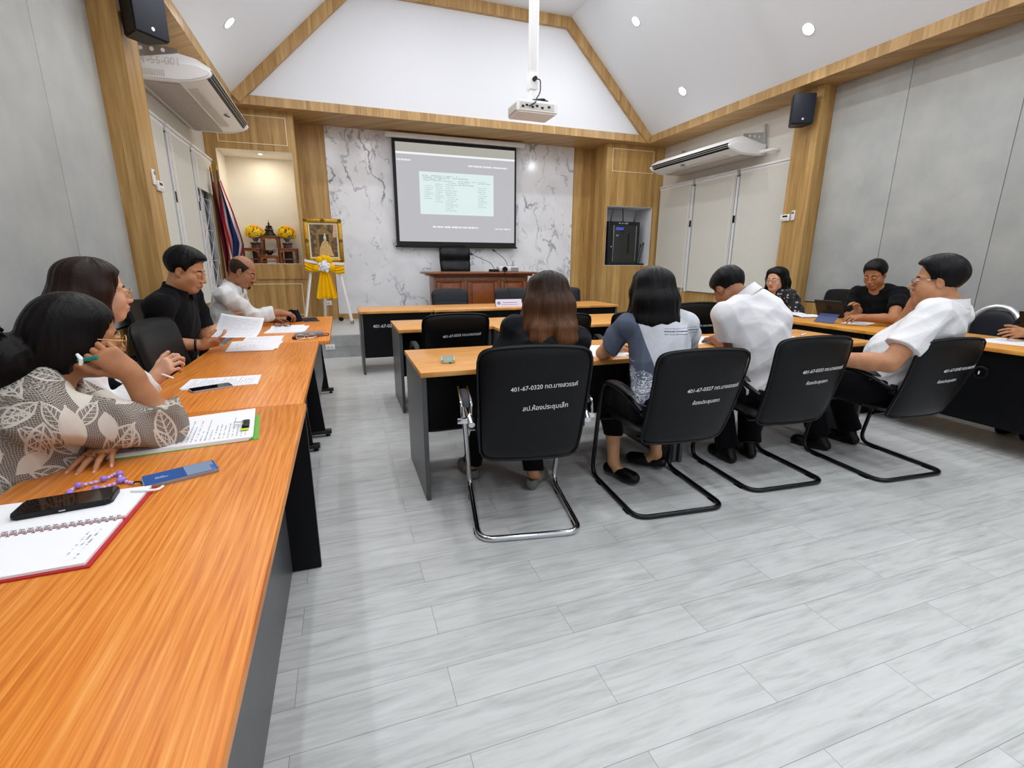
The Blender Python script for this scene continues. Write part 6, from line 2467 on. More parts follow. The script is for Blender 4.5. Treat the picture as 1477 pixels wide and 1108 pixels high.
    for s in (-1, 1):
        b = bmn()
        vs = add_sph(b, (0, 0, 0), .0122 * hs, 16)
        M4 = Matrix.Translation(Vector(hp(s * .031, .0805, .0005))) @ R3.to_4x4() @ Euler((rad(ez) - PI / 2, 0, -rad(ex))).to_matrix().to_4x4()
        for f_ in b.faces:
            c_ = f_.calc_center_median()
            f_.material_index = 1 if c_.z / (.0122 * hs) > .84 else 0
        xf(b, vs, M4)
        obj('eye', b, [eyew, iris], t)
        if False:
            b = bmn()
            vs = add_sph(b, (0, 0, 0), .0137 * hs, 20)
            lidz = sp.get('lid', .35)
            bmesh.ops.delete(b, geom=[v_ for v_ in b.verts if v_.co.z < lidz * .0137 * hs - .0016 or False], context='VERTS')
            xf(b, list(b.verts), Matrix.Translation(Vector(hp(s * .031, .0805, .0005))) @ R3.to_4x4() @ Euler((rad(12), 0, 0)).to_matrix().to_4x4())
            obj('eyelid', b, sk, t)
        b = bmn()
        pts = [Vector(hp(s * (.013 + .037 * q), .0895 - .0085 * ((.013 + .037 * q) / .03) ** 2, .0215 + .005 * sin(PI * min(1, q * 1.2)) - .003 * q)) for q in np.linspace(0, 1, 9)]
        add_tube(b, pts, [.0022, .0036, .0040, .0040, .0038, .0035, .0030, .0024, .0012], 8)
        obj('eyebrow', b, hair_mat(sp.get('brow', '120d0b')), t)

    # ---- hair
    if sp.get('hair'):
        HF, dsp = hair_field(sp['hair'])
        V, Fc = HF.mesh(sp.get('hair_h', .0035), dsp)
        V = Hc + (V * hs) @ HR.T
        hc = sp['hair_col']
        zr = (float(V[:, 2].min()), float(V[:, 2].max()))
        obj_np('hair', V, Fc, hair_mat(hc[0], hc[1] if len(hc) > 1 else None, zr[0], zr[1]), t)
    if sp.get('beard'):
        b = bmn()
        add_sph(b, (0, 0, 0), 1.0, 14)
        BF = Field()
        BF.ell((0, .094, -.052), (.026, .010, .0035), None, 0)
        BF.ell((0, .084, -.100), (.020, .013, .017), None, 0)
        for s in (-1, 1):
            BF.cone((s * .024, .088, -.054), (s * .026, .080, -.085), .0035, .003, .003)
        V, Fc = BF.mesh(.0022)
        obj_np('goatee', Hc + (V * hs) @ HR.T, Fc, hair_mat('2a1d16'), t)
        b.free()

    # ---- clothes
    sh = sp['shirt']
    Fs = Field()
    g = sh.get('g', .011)
    torso(Fs, g, sh.get('untucked', True))
    slv = sh.get('sleeve', .55)
    for k in (1, -1):
        s_, e_, w_, a = arms[k]
        sl_k = a.get('sleeve', slv)
        if sl_k <= 1:
            end = s_ + (e_ - s_) * sl_k
            Fs.cone(s_, end, ar[0] + g + .006, ar[1] + g + sh.get('flare', .014), .022, cut=True)
        else:
            end = e_ + (w_ - e_) * (sl_k - 1)
            Fs.cone(s_, e_, ar[0] + g + .006, ar[1] + g + .006, .022)
            Fs.cone(e_, end, ar[1] + g + .006, ar[2] + g + sh.get('cuff', -.004), .018, cut=True)
    if sh.get('untucked', True):
        Fs.plane(hip - up * sh.get('hem', .055), -up)
    else:
        Fs.plane(hip + up * .06, -up)
    nd = unit(.55 * up + .45 * unit(hp(0, -.022, -.055) - N))
    nf = unit(fw - nd * (fw @ nd))
    nb = N + nd * (.030 + sh.get('rise', 0)) - nf * .004
    Fs.cone(nb - nd * .022 + nf * .012, nb + nd * .12 + nf * .01, nr + .008, nr + .02, .008, 'sub')
    if sh.get('vneck'):
        Fs.cone(nb + fw * .085 - up * .045, nb + fw * .06 + up * .05, .008, .045, .01, 'sub')
    V, Fc = Fs.mesh(sh.get('h', max(.005, H)), folds(sp.get('seed', 1), sh.get('amp', .006), sh.get('freq', 56)))
    shirt = obj_np(sh.get('name', 'shirt'), V, Fc, sh['mat'], t)
    if sh.get('collar'):
        b = bmn()
        cr = nr + .010
        ang = np.linspace(rad(28), rad(332), 25)
        for lay, (dr, z0, z1) in enumerate(((0, -.012, .022),)):
            def colf(u, v):
                a_ = rad(24) + (rad(336) - rad(24)) * u
                d = nf * cos(a_) + unit(np.cross(nf, nd)) * sin(a_)
                front = max(0, cos(a_))
                zz = -.010 + .034 * (1 - abs(2 * v - 1)) - .020 * front - (.022 * v * (1 if v > .5 else 0))
                rr = cr + .002 + (.009 * max(0, v - .45) * 2) + .010 * front
                return Vector(nb + d * rr + nd * zz + nf * .006)
            add_slab(b, colf, lambda u, v: tuple(-up * .002), 28, 8)
        obj('collar', b, sh.get('collar_mat', sh['mat']), shirt, angle=80)
        for s in (-1, 1):
            b = bmn()
            base = nb + fw * (cr + .010) * .86 + rt * s * .030 - up * .006
            v1, v2, v3 = base + rt * s * .030 - fw * .012 + up * .016, base - rt * s * .020 + fw * .006 + up * .002, base + rt * s * .014 + fw * .020 - up * .050
            vv = [b.verts.new(Vector(q)) for q in (v1, v2, v3)]
            b.faces.new(vv)
            r_ = bmesh.ops.extrude_face_region(b, geom=list(b.faces))
            bmesh.ops.translate(b, vec=Vector(fw) * .003, verts=[v_ for v_ in r_['geom'] if isinstance(v_, bmesh.types.BMVert)])
            obj('collar_point', b, sh.get('collar_mat', sh['mat']), shirt, smooth=False)
    tr = sp['trousers']
    Fp = Field()
    g = .010
    Fp.ell(hip + up * .03, (.172 * bw + g, .122 * bulk + g, .115 + g), T, .05)
    for k in (1, -1):
        hj, kn, an, fd = legs[k]
        en = tr.get('end', .96)
        c_ = kn + (an - kn) * .35
        e_ = kn + (an - kn) * en
        Fp.cone(hj, kn, .084 * bw + g, .058 * bw + g + .004, .03)
        Fp.cone(kn, c_, .058 * bw + g, .056 * bw + g, .02)
        Fp.cone(c_, e_, .056 * bw + g, tr.get('cuff', .050) + g, .012, cut=True)
    V, Fc = Fp.mesh(.007, folds(sp.get('seed', 1) + 50, .006, 24))
    obj_np('trousers', V, Fc, tr['mat'], t)
    for k in (1, -1):
        hj, kn, an, fd = legs[k]
        Fo = Field()
        z = an[2] - .085
        Fo.cone(an * [1, 1, 0] + np.array([0, 0, z + .036]) - fd * .035, an * [1, 1, 0] + np.array([0, 0, z + .034]) + fd * .155, .037, .033, .03)
        Fo.ell(an * [1, 1, 0] + np.array([0, 0, z + .028]) + fd * .115, (.046, .075, .034), np.stack([np.cross(fd, (0, 0, 1)), fd, (0, 0, 1)], 1), .03)
        if not sp.get('flats'):
            Fo.cone(an + fd * .0, an - np.array([0, 0, .04]) + fd * .03, .042, .045, .03)
        Fo.plane((0, 0, z + .002), (0, 0, -1))
        if sp.get('flats'):
            Fo.ell(an * [1, 1, 0] + np.array([0, 0, z + .085]) + fd * .01, (.036, .075, .045), np.stack([np.cross(fd, (0, 0, 1)), fd, (0, 0, 1)], 1), .006, 'sub')
        V, Fc = Fo.mesh(.005)
        obj_np('shoe', V, Fc, sp.get('shoe_mat', M['black']), t)

    # ---- spectacles belong to the wearer's face
    if sp.get('glasses'):
        gm = sp['glasses']
        b = bmn()
        for s in (-1, 1):
            ring = [Vector(hp(s * .034 + .0245 * cos(a_) * (1 + .0), .104 - .010 * abs(.0245 * cos(a_) * s + .0) * 20 * (1 if cos(a_) * s > 0 else 0), -.003 + .0205 * sin(a_))) for a_ in np.linspace(0, 2 * PI, 29)[:-1]]
            add_tube(b, ring, .0016, 6, closed=True)
            add_tube(b, [Vector(hp(*q)) for q in ((s * .0585, .099, .004), (s * .074, .085, .008), (s * .081, .01, .010), (s * .082, -.012, -.004))], .0017, 6)
        add_tube(b, [Vector(hp(*q)) for q in ((-.010, .105, .002), (0, .109, .005), (.010, .105, .002))], .0015, 6)
        obj('spectacles', b, gm, t)
        for s in (-1, 1):
            b = bmn()
            vs = [b.verts.new(Vector(hp(s * .034 + .024 * cos(a_), .104, -.003 + .020 * sin(a_)))) for a_ in np.linspace(0, 2 * PI, 21)[:-1]]
            b.faces.new(vs)
            r_ = bmesh.ops.extrude_face_region(b, geom=list(b.faces))
            bmesh.ops.translate(b, vec=Vector(HR[:, 1]) * .001, verts=[v_ for v_ in r_['geom'] if isinstance(v_, bmesh.types.BMVert)])
            obj('spectacle_lens', b, M['glass'], t, smooth=False)
    return t, dict(S=S, arms=arms, nails=nails, hp=hp, HR=HR, T=T, N=N, hip=hip, fw=fw, rt=rt, up=up)
# ================================================================ clothing materials
C_BLACK = cloth('black_cotton', '0c0d10', 10, .4)
C_BLOUSE = cloth('black_blouse', '121418', 12, .45, .7)
C_WHITE = cloth('white_cotton', 'e4e4e6', 10, .4)
C_POLO = cloth('white_polo_knit', 'e2e1e4', 8, .35)
C_STRIPE = cloth('pale_grey_striped_shirt', 'd2d3d3', 10, .4)
C_TRO = cloth('black_trousers', '08090c', 8, .4)

t = NT('leaf_print_fabric')
o = t.coord()
sx = t.n('SeparateXYZ', {0: o})
flat = t.n('CombineXYZ', {0: t.math('ADD', sx.outputs[0], t.math('MULTIPLY', sx.outputs[1], .55)), 1: t.math('ADD', sx.outputs[2], t.math('MULTIPLY', sx.outputs[1], .35)), 2: 0.0}).outputs[0]
def leaves(scale, seed):
    p = t.n('VectorMath', {0: flat, 1: (scale, scale, 1)}, operation='MULTIPLY').outputs[0]
    p = t.vmath('ADD', p, (seed, seed * .37, 0))
    vo = t.n('TexVoronoi', {'Vector': p, 'Scale': 1.0, 'Randomness': .8}, voronoi_dimensions='2D')
    d = t.n('SeparateXYZ', {0: t.vmath('SUBTRACT', p, vo.outputs['Position'])})
    a = t.math('MULTIPLY', t.n('SeparateColor', {0: vo.outputs['Color']}).outputs[0], 6.283)
    ca, sa = t.math('COSINE', a), t.math('SINE', a)
    u = t.math('ADD', t.math('MULTIPLY', d.outputs[0], ca), t.math('MULTIPLY', d.outputs[1], sa))
    w = t.math('SUBTRACT', t.math('MULTIPLY', d.outputs[1], ca), t.math('MULTIPLY', d.outputs[0], sa))
    aw = t.math('ABSOLUTE', w)
    prof = t.math('MULTIPLY', t.math('SUBTRACT', 1.0, t.math('MULTIPLY', t.math('MULTIPLY', u, u), 3.6), clamp=True), .24)
    inside = t.math('LESS_THAN', aw, prof)
    edge = t.math('LESS_THAN', t.math('ABSOLUTE', t.math('SUBTRACT', aw, prof)), .030)
    edge = t.math('MULTIPLY', edge, t.math('LESS_THAN', t.math('ABSOLUTE', u), .56))
    rib = t.math('LESS_THAN', aw, .020)
    rib = t.math('MULTIPLY', rib, t.math('LESS_THAN', t.math('ABSOLUTE', u), .60))
    vein = t.math('LESS_THAN', t.math('FRACT', t.math('MULTIPLY', t.math('SUBTRACT', u, t.math('MULTIPLY', aw, .9)), 6.0)), .20)
    vein = t.math('MULTIPLY', vein, inside)
    pick = t.math('GREATER_THAN', t.n('SeparateColor', {0: vo.outputs['Color']}).outputs[1], .86)
    return inside, t.math('MAXIMUM', edge, t.math('MAXIMUM', rib, vein)), t.math('MULTIPLY', inside, pick)
i1, l1_, s1 = leaves(8.5, 1.3)
i2, l2_, s2 = leaves(11.5, 7.7)
hatch = t.math('SINE', t.math('ADD', t.math('MULTIPLY', sx.outputs[2], 1500.0), t.math('MULTIPLY', t.noise(o, 30, 2), 22.0)))
cross = t.math('SINE', t.math('ADD', t.math('MULTIPLY', t.math('ADD', sx.outputs[0], sx.outputs[1]), 900.0), t.math('MULTIPLY', t.noise(o, 24, 2), 18.0)))
ground = t.math('MULTIPLY', t.math('GREATER_THAN', hatch, -.35), t.math('GREATER_THAN', cross, -.75))
light = t.math('MAXIMUM', t.math('MAXIMUM', l1_, s1), t.math('MULTIPLY', t.math('MAXIMUM', l2_, s2), t.math('SUBTRACT', 1.0, s1)), clamp=True)
base = t.mix(ground, lin('aaa198'), lin('4d4640'))
t.p(color=t.mix(light, base, lin('cfc8bd')), rough=.85, spec=.2)
t.bump(t.noise(o, 12, 3), .35, .015)
C_LEAF = t.m

t = NT('slate_and_grey_sport_shirt')
o = t.coord()
s3 = t.n('SeparateXYZ', {0: o})
lat = t.math('ADD', t.math('MULTIPLY', s3.outputs[0], .93), t.math('MULTIPLY', s3.outputs[1], -.36))      # across the back
zz = t.math('SUBTRACT', s3.outputs[2], .72)
curve = t.math('ADD', t.math('MULTIPLY', t.math('MULTIPLY', zz, zz), -1.15), .035)
left_ = t.math('GREATER_THAN', lat, t.math('SUBTRACT', -.075, t.math('MULTIPLY', t.math('SUBTRACT', zz, .05), .34)))
body = t.mix(t.noise(o, 60, 2), lin('b7bac2'), lin('c9ccd3'))
side = lin('555d70')
col = t.mix(left_, side, body)
wv = t.noise(t.mapping(o, (9, 9, 16)), 1.0, 3, .6, 2.2)
swirl = t.math('LESS_THAN', t.math('ABSOLUTE', t.math('SUBTRACT', t.math('FRACT', t.math('MULTIPLY', wv, 7.0)), .5)), .17)
lowz = t.math('LESS_THAN', s3.outputs[2], t.math('ADD', .75, t.math('MULTIPLY', t.math('SUBTRACT', wv, .5), .35)))
col = t.mix(t.math('MULTIPLY', lowz, 1.0), col, t.mix(swirl, lin('6a7286'), lin('d6d8de')))
tz = t.math('FRACT', t.math('MULTIPLY', s3.outputs[2], 62.0))
rows = t.math('MULTIPLY', t.math('LESS_THAN', tz, .38), t.math('MULTIPLY', t.math('GREATER_THAN', s3.outputs[2], .938), t.math('LESS_THAN', s3.outputs[2], .970)))
wd_ = t.math('GREATER_THAN', t.noise(t.n('CombineXYZ', {0: t.math('MULTIPLY', lat, 130.0), 1: t.math('FLOOR', t.math('MULTIPLY', s3.outputs[2], 62.0)), 2: 0.0}).outputs[0], 1.0, 2), .45)
rows = t.math('MULTIPLY', t.math('MULTIPLY', rows, wd_), t.math('MULTIPLY', t.math('GREATER_THAN', lat, -.02), t.math('LESS_THAN', lat, .20)))
t.p(color=t.mix(rows, col, lin('4c5260')), rough=.8, spec=.2)
t.bump(t.noise(o, 10, 3), .3, .015)
C_SPORT = t.m

t = NT('black_motif_blouse')
o = t.coord()
vo = t.n('TexVoronoi', {'Vector': o, 'Scale': 22.0, 'Randomness': .5})
wv = t.noise(t.mapping(o, (60, 60, 60)), 1.0, 2)
mk = t.math('MULTIPLY', t.math('LESS_THAN', vo.outputs[0], .34), t.math('GREATER_THAN', wv, .50))
sz = t.n('SeparateXYZ', {0: o}).outputs[2]
t.p(color=t.mix(mk, lin('101116'), lin('a9a9b0')), rough=.8)
C_MOTIF = t.m

GP = 'people round the tables'
hv = lambda v: np.array(v, float)
G_CLEAR = plain('thin_gold_rim', 'b99b62', .25, metal=.8)
G_STEEL = plain('thin_steel_rim', '8d8f94', .25, metal=.8)

# -- woman in the leaf print blouse, cheek on her hand
Hc = hv(A(112, 486, 1.42))
wr = hv(A(188, 538, 1.44))
el = hv(AZ(238, 618, .805))
wl = hv(AZ(170, 630, .80))
P1_, J1 = person('woman in a leaf print blouse with her hair in a bun, cheek on hand', GP, dict(
    female=True, bulk=1.13, h=.0034, hip=(-1.09, 1.60, .53), neck=Hc + hv((-.075, -.035, -.135)), head=Hc, facing=62, look=(54, -10, 6), skin='b07a55', lips='8d4a42',
    armR=dict(wrist=wr, elbow=el, f=hv(A(135, 500, 1.37)) - wr, n=Hc - hv(A(160, 520, 1.36)), curls=(.95, 1.0, 1.0, 1.0), thumb=(.5, .7, .3), sleeve=1.40),
    armL=dict(wrist=wl, elbow=(-.70, 1.86, .81), f=hv(AZ(112, 682, .762)) - wl, n=(0, 0, -1), curls=(.22, .20, .22, .26), spread=.24, sleeve=1.9),
    hair='bun' if False else 'bun', hair_col=('0d0a09',), glasses=G_CLEAR, seed=3,
    shirt=dict(name='blouse', mat=C_LEAF, sleeve=1.3, amp=.010, freq=40, g=.016, cuff=.022, h=.0045), trousers=dict(mat=C_TRO)))
pink = plain('fingernail_pink', 'd9a08c', .25)
for (p_, d_, n_, r_) in J1['nails'][-1]:
    b = bmn()
    Rn = Matrix(np.stack([np.cross(d_, n_), d_, n_], 1).tolist())
    add_sph(b, Vector(p_), (r_ * .72, .0075, .0022), 12, Rn)
    obj('fingernail', b, pink, P1_)
for i_, m_ in ((1, G_CLEAR), (2, M['gold'])):
    p_, d_, n_, r_ = J1['nails'][-1][i_]
    base_ = np.array(p_) - d_ * .062
    b = bmn()
    c_ = Vector(base_ - n_ * .0105)
    e1, e2 = Vector(np.cross(d_, n_)), Vector(n_)
    add_tube(b, [c_ + (e1 * cos(a_) + e2 * sin(a_)) * .0112 for a_ in np.linspace(0, 2 * PI, 25)[:-1]], .0014, 6, closed=True)
    obj('finger_ring', b, m_, P1_)
# teal clip in her ear-side hand: a pen
t = thing('pen', 'teal pen with a white tip held by the woman in the leaf print blouse', 'pen', Hc, 0, 'pens')
b = bmn()
pa, pb_ = A(112, 520, 1.345), A(141, 516, 1.355)
add_tube(b, [pa, pa.lerp(pb_, .12), pb_], [.004, .006, .006], 10)
obj('barrel', b, plain('teal_plastic', '0f7f78', .3), t)
b = bmn()
add_tube(b, [A(111, 511, 1.345), A(118, 519, 1.345), A(116, 527, 1.345)], [.004, .007, .004], 8)
obj('white_cap', b, M['plastic'], t)

# -- woman with a brown bob
Hc = hv(A(139, 421, 1.92))
wr = hv(A(223, 546, 1.96))
P2_, J2 = person('woman with a brown bob in a white shirt and black vest, pen in hand', GP, dict(
    female=True, bulk=1.04, h=.0036, hip=(-1.10, 2.36, .53), neck=Hc + hv((-.05, -.02, -.14)), head=Hc, facing=72, look=(56, -4, 0), skin='d3a184', lips='a8524c',
    armR=dict(wrist=wr, f=hv(A(243, 526, 1.96)) - wr, n=(.2, .8, -.45), curls=(.75, .85, .95, 1.0), hint=(-.3, -.5, -1), sleeve=1.93),
    armL=dict(wrist=(-.90, 2.58, .66), f=(.6, -.6, 0), hint=(-.3, .4, -1), sleeve=1.9),
    hair=('hang', .165, .165, .014, .006, -.010), hair_col=('1d110d', '3d261b'), brow='2a1a14', glasses=G_CLEAR, seed=5,
    shirt=dict(mat=C_WHITE, sleeve=1.9, amp=.008, cuff=.006, collar=True), trousers=dict(mat=C_TRO)))
F_ = Field()
up, fw, rt, hp_, N_ = J2['up'], J2['fw'], J2['rt'], J2['hip'], J2['N']
L_ = np.linalg.norm(N_ - hp_)
for q, r_ in ((.34, (.168, .134, .19)), (.64, (.176, .136, .185)), (.82, (.160, .108, .11))):
    F_.ell(hp_ + up * L_ * q + fw * .008, r_, J2['T'], .05)
for k in (1, -1):
    F_.ell(hp_ + up * L_ * .62 + fw * .085 + rt * k * .068, (.078, .070, .078), J2['T'], .03)
    S_, E_, W_, a_ = J2['arms'][k]
    F_.cone(S_ + rt * k * .05, E_ + rt * k * .03, .075, .09, .01, 'sub')
F_.cone(N_ - up * .05 + fw * .03, N_ + up * .2, .055, .09, .01, 'sub')
F_.plane(hp_ - up * .02, -up)
V, Fc = F_.mesh(.006, folds(9, .005, 30))
obj_np('vest', V, Fc, C_BLACK, P2_)
t = thing('pen', 'thin white pen between the fingers of the woman with the brown bob', 'pen', A(240, 545, 1.95), 0, 'pens')
b = bmn()
add_tube(b, [A(228, 538, 1.945), A(249, 545, 1.94), A(251, 546, 1.94)], [.004, .004, .001], 8)
obj('barrel', b, M['plastic'], t)

# -- man in the black polo
Hc = hv(A(268, 390, 3.0))
wr = hv(A(291, 498, 3.02))
person('man in a black polo shirt reading a lifted sheet of paper', GP, dict(
    bulk=1.12, h=.0038, hip=(-1.15, 3.66, .53), neck=Hc + hv((-.075, .0, -.14)), head=Hc, facing=98, look=(98, -20, 0), skin='b98560', lips='96604f', hs=1.07,
    armR=dict(wrist=wr, elbow=hv(A(226, 496, 2.92)), f=hv(A(330, 490, 3.07)) - wr, n=(.1, .55, .75), curls=(.45, .55, .6, .7), thumb=(.4, .8, .5)),
    armL=dict(wrist=hv(A(326, 466, 3.55)), f=(1, -.05, -.1), n=(-.2, -.7, .4), curls=(.6, .6, .65, .7)),
    hair='short_full', hair_col=('0c0a0a',), seed=7, lid=.003, gaze=(0, -15),
    shirt=dict(name='polo_shirt', mat=C_BLACK, sleeve=.72, amp=.008, collar=True), trousers=dict(mat=C_TRO)))
t = thing('wristwatch', 'dark wristwatch on the wrist of the man in the black polo', 'watch', wr)
b = bmn()
d_ = Vector(unit(wr - hv(A(226, 496, 2.92))))
e1 = d_.orthogonal().normalized()
e2 = d_.cross(e1)
add_tube(b, [Vector(wr) - d_ * .03 + (e1 * cos(a_) + e2 * sin(a_)) * .036 for a_ in np.linspace(0, 2 * PI, 21)[:-1]], .007, 8, closed=True)
obj('watch_strap', b, M['black'], t)

# -- balding man in a white shirt
Hc = hv(A(350, 392, 4.12))
wr, wl = hv(A(404, 451, 4.42)), hv(A(396, 460, 4.52))
person('balding man with a goatee in a white long-sleeved shirt, reaching over the table', GP, dict(
    bulk=1.10, h=.0042, hip=(-1.08, 4.78, .53), neck=Hc + hv((-.10, .01, -.135)), head=Hc, facing=92, look=(96, -26, 0), skin='a06f50', lips='7c4c40', hs=1.06,
    armR=dict(wrist=wr, f=(1, .25, -.22), n=(-.1, .3, -1), curls=(.6, .65, .7, .75), hint=(-.2, -.4, -1), sleeve=1.62),
    armL=dict(wrist=wl, f=(1, .15, -.25), n=(0, -.2, -1), curls=(.4, .45, .5, .5), hint=(-.2, .5, -1), sleeve=1.6),
    hair='balding', hair_col=('33261e',), brow='241a16', beard=True, seed=11, lid=.003,
    shirt=dict(mat=C_STRIPE, sleeve=1.62, amp=.008, cuff=.012, collar=True), trousers=dict(mat=C_TRO)))

# -- front row, seen from behind
Hc = hv(A(789, 430, 2.60))
person('woman with brown shoulder-length hair in a black blouse, on the chrome chair', GP, dict(
    female=True, bulk=1.12, hip=(.87, 2.20, .53), neck=Hc + hv((-.02, -.055, -.14)), head=Hc, facing=18, look=(14, -10, 0), skin='c28f6c', lips='9a5a50',
    armR=dict(wrist=(1.19, 2.60, .79), f=(-.5, .8, 0), curls=(.4, .4, .4, .4), elbow=(1.185, 2.30, .765), sleeve=.80),
    armL=dict(wrist=(.93, 2.68, .79), f=(.4, .9, 0), elbow=(.79, 2.45, .775), sleeve=.80),
    legR=dict(knee=(1.02, 2.60, .50), ankle=(1.00, 2.47, .085), toe=40), legL=dict(knee=(.80, 2.66, .50), ankle=(.68, 2.72, .085), toe=-5), flats=True,
    shoe_mat=plain('grey_suede', '75726f', .8),
    hair=('hang', .225, .205, .034, .0, -.014, 1.0), hair_col=('150c09', '7a4d2e'), hs=1.06, seed=13,
    shirt=dict(name='blouse', mat=C_BLOUSE, sleeve=.86, amp=.007, flare=.022), trousers=dict(mat=C_TRO)))
Hc = hv(A(939, 422, 2.75))
person('woman with straight black hair in a slate and pale grey patterned shirt', GP, dict(
    female=True, bulk=1.10, hip=(1.62, 2.10, .53), neck=Hc + hv((.01, -.055, -.135)), head=Hc, facing=18, look=(14, -6, 0), skin='c9986f', lips='9a5a50',
    armR=dict(wrist=(1.90, 2.66, .79), f=(-.5, .8, 0), elbow=(2.01, 2.40, .80), sleeve=.72),
    armL=dict(wrist=(1.63, 2.66, .79), f=(.8, .5, 0), elbow=(1.43, 2.47, .795), sleeve=.72),
    legR=dict(knee=(1.84, 2.52, .50), ankle=(1.86, 2.46, .10), toe=-42), legL=dict(knee=(1.56, 2.55, .50), ankle=(1.53, 2.44, .10), toe=160), flats=True,
    hair=('hang', .230, .205, .016, .0, .0), hair_col=('060607',), hs=1.08, seed=17,
    shirt=dict(name='sports_shirt', mat=C_SPORT, sleeve=.74, amp=.008, hem=.10), trousers=dict(mat=C_TRO, end=.60)))
Hc = hv(A(1052, 417, 3.02))
person('man in a white polo shirt bending his head low over the table', GP, dict(
    bulk=1.08, hip=(2.47, 2.14, .53), neck=hv(A(1084, 430, 2.93)), head=Hc, facing=14, look=(2, -48, 0), skin='8f5f42', lips='7c4c40', hs=1.05,
    armR=dict(wrist=(2.75, 2.70, .79), f=(-.3, .9, 0), hint=(.8, 0, -1), sleeve=.70),
    armL=dict(wrist=(2.46, 2.70, .79), f=(.15, 1, -.1), n=(0, .1, -1), curls=(.3, .5, .6, .7), elbow=hv(A(1056, 504, 3.02)), sleeve=.66),
    legR=dict(knee=(2.66, 2.55, .50), ankle=(2.60, 2.42, .085)), legL=dict(knee=(2.40, 2.56, .50), ankle=(2.40, 2.40, .085)),
    hair='short_full', hair_col=('0a0b0d',), seed=19, **{'sh+1': (-.07, -.05, -.12)},
    shirt=dict(name='polo_shirt', mat=C_POLO, sleeve=.70, amp=.0045, collar=True, rise=.012), trousers=dict(mat=C_TRO, cuff=.066)))
Hc = hv(A(1353, 406, 2.85))
wr = hv(A(1318, 441, 2.98))
person('large man in a white short-sleeved shirt and glasses, his hand at his cheek', GP, dict(
    bulk=1.28, belly=.03, h=.0042, hip=(3.30, 2.06, .55), neck=Hc + hv((.045, -.065, -.145)), head=Hc, facing=-14, look=(-32, -2, 0), skin='b5805c', lips='94584c', hs=1.15, jaw=1.15, jowl=1.0,
    armR=dict(wrist=wr, f=hv((-.05, .02, 1)), n=hv((.5, -.85, .1)), curls=(.5, .55, .6, .65), hint=(.5, .5, -1), sleeve=.6),
    armL=dict(wrist=hv(A(1196, 517, 2.92)), f=(-.35, .9, -.1), elbow=hv(A(1283, 524, 2.78)), sleeve=.70, curls=(.4, .4, .4, .4)),
    legR=dict(knee=(3.42, 2.50, .52), ankle=(3.52, 2.38, .085)), legL=dict(knee=(3.08, 2.48, .52), ankle=(3.20, 2.36, .085)),
    hair='short_full', hair_col=('0e0e10',), glasses=G_STEEL, seed=23,
    shirt=dict(mat=C_WHITE, sleeve=.74, amp=.0065, collar=True, flare=.03), trousers=dict(mat=C_TRO, cuff=.066)))

# -- at the side tables by the grey panels
Hc = hv(A(1119, 403, 5.66))
person('smiling woman with long black hair and glasses in a black patterned blouse', GP, dict(
    female=True, bulk=1.22, hip=(5.18, 4.46, .53), neck=Hc + hv((.045, .0, -.145)), head=Hc, facing=-88, look=(-104, -8, 0), skin='d8a688', lips='b4544f', smile=.006, hs=1.08, jaw=1.1,
    armR=dict(wrist=(4.78, 4.62, .79), f=(-.8, -.5, 0), hint=(0, .6, -1), sleeve=.85), armL=dict(wrist=(4.80, 4.30, .79), f=(-.7, .5, 0), hint=(0, -.6, -1), sleeve=.85),
    hair=('hang', .22, .20, .010, .014, .012), hair_col=('090809',), glasses=G_STEEL, seed=29,
    shirt=dict(name='blouse', mat=C_MOTIF, sleeve=.85, amp=.006), trousers=dict(mat=C_TRO)))
Hc = hv(A(1262, 396, 4.66))
person('man in a black T-shirt looking down at a tablet', GP, dict(
    bulk=1.05, h=.0042, hip=(5.20, 3.36, .53), neck=Hc + hv((.07, .0, -.14)), head=Hc, facing=-98, look=(-103, -24, 0), skin='a8744f', lips='8a5545', hs=1.06,
    armR=dict(wrist=hv(A(1238, 448, 4.62)), f=hv((-.6, -.1, .6)), n=(-.5, .1, -.5), curls=(.5, .55, .6, .65), hint=(.2, .6, -1), sleeve=.8),
    armL=dict(wrist=hv(A(1243, 458, 4.48)), f=(-1, .15, .05), n=(0, .3, -1), elbow=hv(A(1288, 460, 4.42)), sleeve=.62, curls=(.4, .45, .5, .5)),
    hair='short_full', hair_col=('0d0c0d',), seed=31, lid=.003,
    shirt=dict(name='t_shirt', mat=C_BLACK, sleeve=.66, amp=.007, vneck=True), trousers=dict(mat=C_TRO)))
wr = hv(A(1480, 474, 3.60))
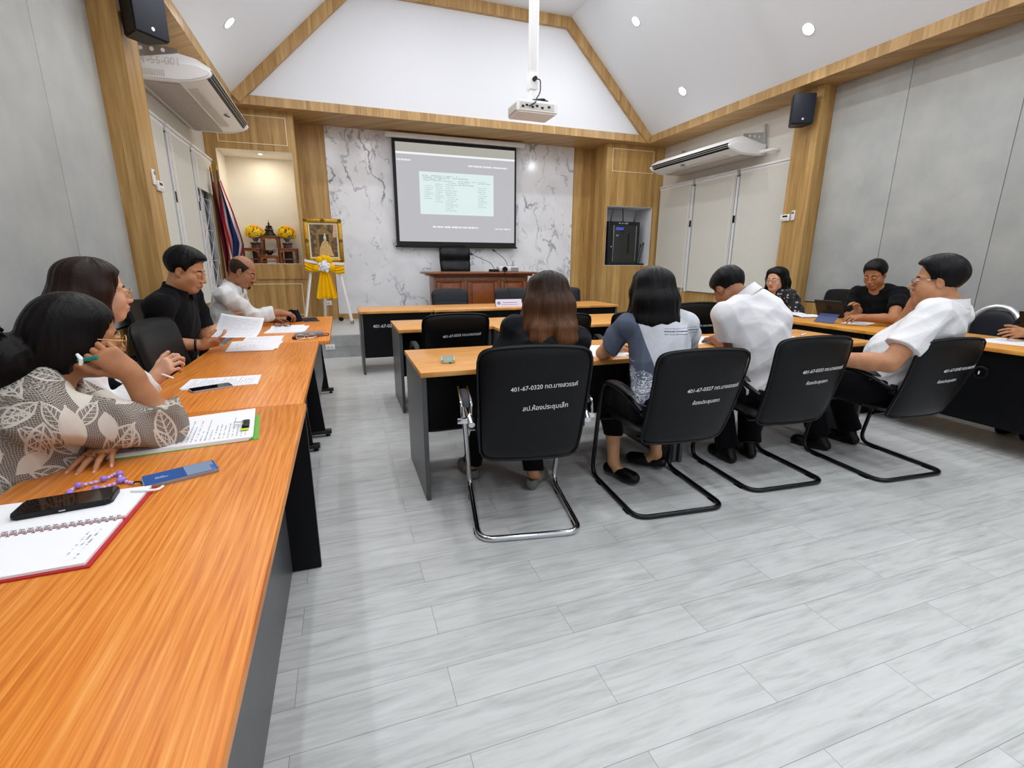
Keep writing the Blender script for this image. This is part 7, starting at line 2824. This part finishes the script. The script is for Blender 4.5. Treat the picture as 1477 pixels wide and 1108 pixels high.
person('person at the picture edge of whom only hands with a phone and shoes show', GP, dict(
    bulk=1.05, hip=(5.28, 2.02, .53), neck=(5.15, 2.0, 1.06), head=(5.09, 2.0, 1.20), facing=-90, look=(-92, -25, 0), skin='b07c58', lips='8a5545',
    armR=dict(wrist=hv(A(1481, 476, 3.72)), f=(-.95, -.3, .1), n=(-.1, -.8, -.4), curls=(.6, .7, .75, .8), hint=(.2, .6, -1), sleeve=1.9),
    armL=dict(wrist=hv(A(1481, 480, 3.58)), f=(-.95, .35, .0), n=(-.1, .8, -.4), curls=(.5, .6, .7, .8), hint=(.2, -.6, -1), sleeve=1.9),
    legR=dict(knee=(4.86, 2.14, .50), ankle=(5.06, 2.16, .085), toe=-95), legL=dict(knee=(4.86, 1.92, .50), ankle=(5.04, 1.98, .085), toe=-88),
    hair='short', hair_col=('0d0c0d',), seed=37, shirt=dict(mat=C_BLACK, sleeve=1.9, amp=.006), trousers=dict(mat=C_TRO)))
t = thing('mobile_phone', 'dark phone held up in two hands at the picture edge', 'phone', A(1473, 466, 3.62), 0, 'mobile phones on the tables')
b = bmn()
add_box(b, A(1478, 462, 3.63), (.07, .010, .14), .004, 2, Euler((rad(-18), 0, rad(70))))
obj('casing', b, M['black'], t)
# ================================================================ world, camera, view
w = bpy.data.worlds.new('room_world')
SC.world = w
w.use_nodes = True
w.node_tree.nodes['Background'].inputs[0].default_value = (.8, .85, .9, 1)
w.node_tree.nodes['Background'].inputs[1].default_value = .3
cam = bpy.data.cameras.new('camera')
co = bpy.data.objects.new('camera', cam)
COL.objects.link(co)
cam.sensor_fit = 'HORIZONTAL'
cam.sensor_width = 36.0
cam.lens = CAM_F / 1477 * 36.0
cam.clip_start = .02
co.matrix_world = Matrix(((_r[0], _u[0], -_d[0], 0), (_r[1], _u[1], -_d[1], 0), (_r[2], _u[2], -_d[2], CAM_H), (0, 0, 0, 1)))
SC.camera = co
vs = SC.view_settings
vs.view_transform = 'Standard'
vs.look = 'None'
vs.gamma = 1.0
vs.use_curve_mapping = False
vs.exposure = 0.0
SC.cycles.use_denoising = True
SC.cycles.max_bounces = 8
SC.cycles.diffuse_bounces = 5
SC.cycles.glossy_bounces = 3
SC.cycles.transmission_bounces = 4
SC.cycles.transparent_max_bounces = 8
SC.cycles.sample_clamp_indirect = 6.0
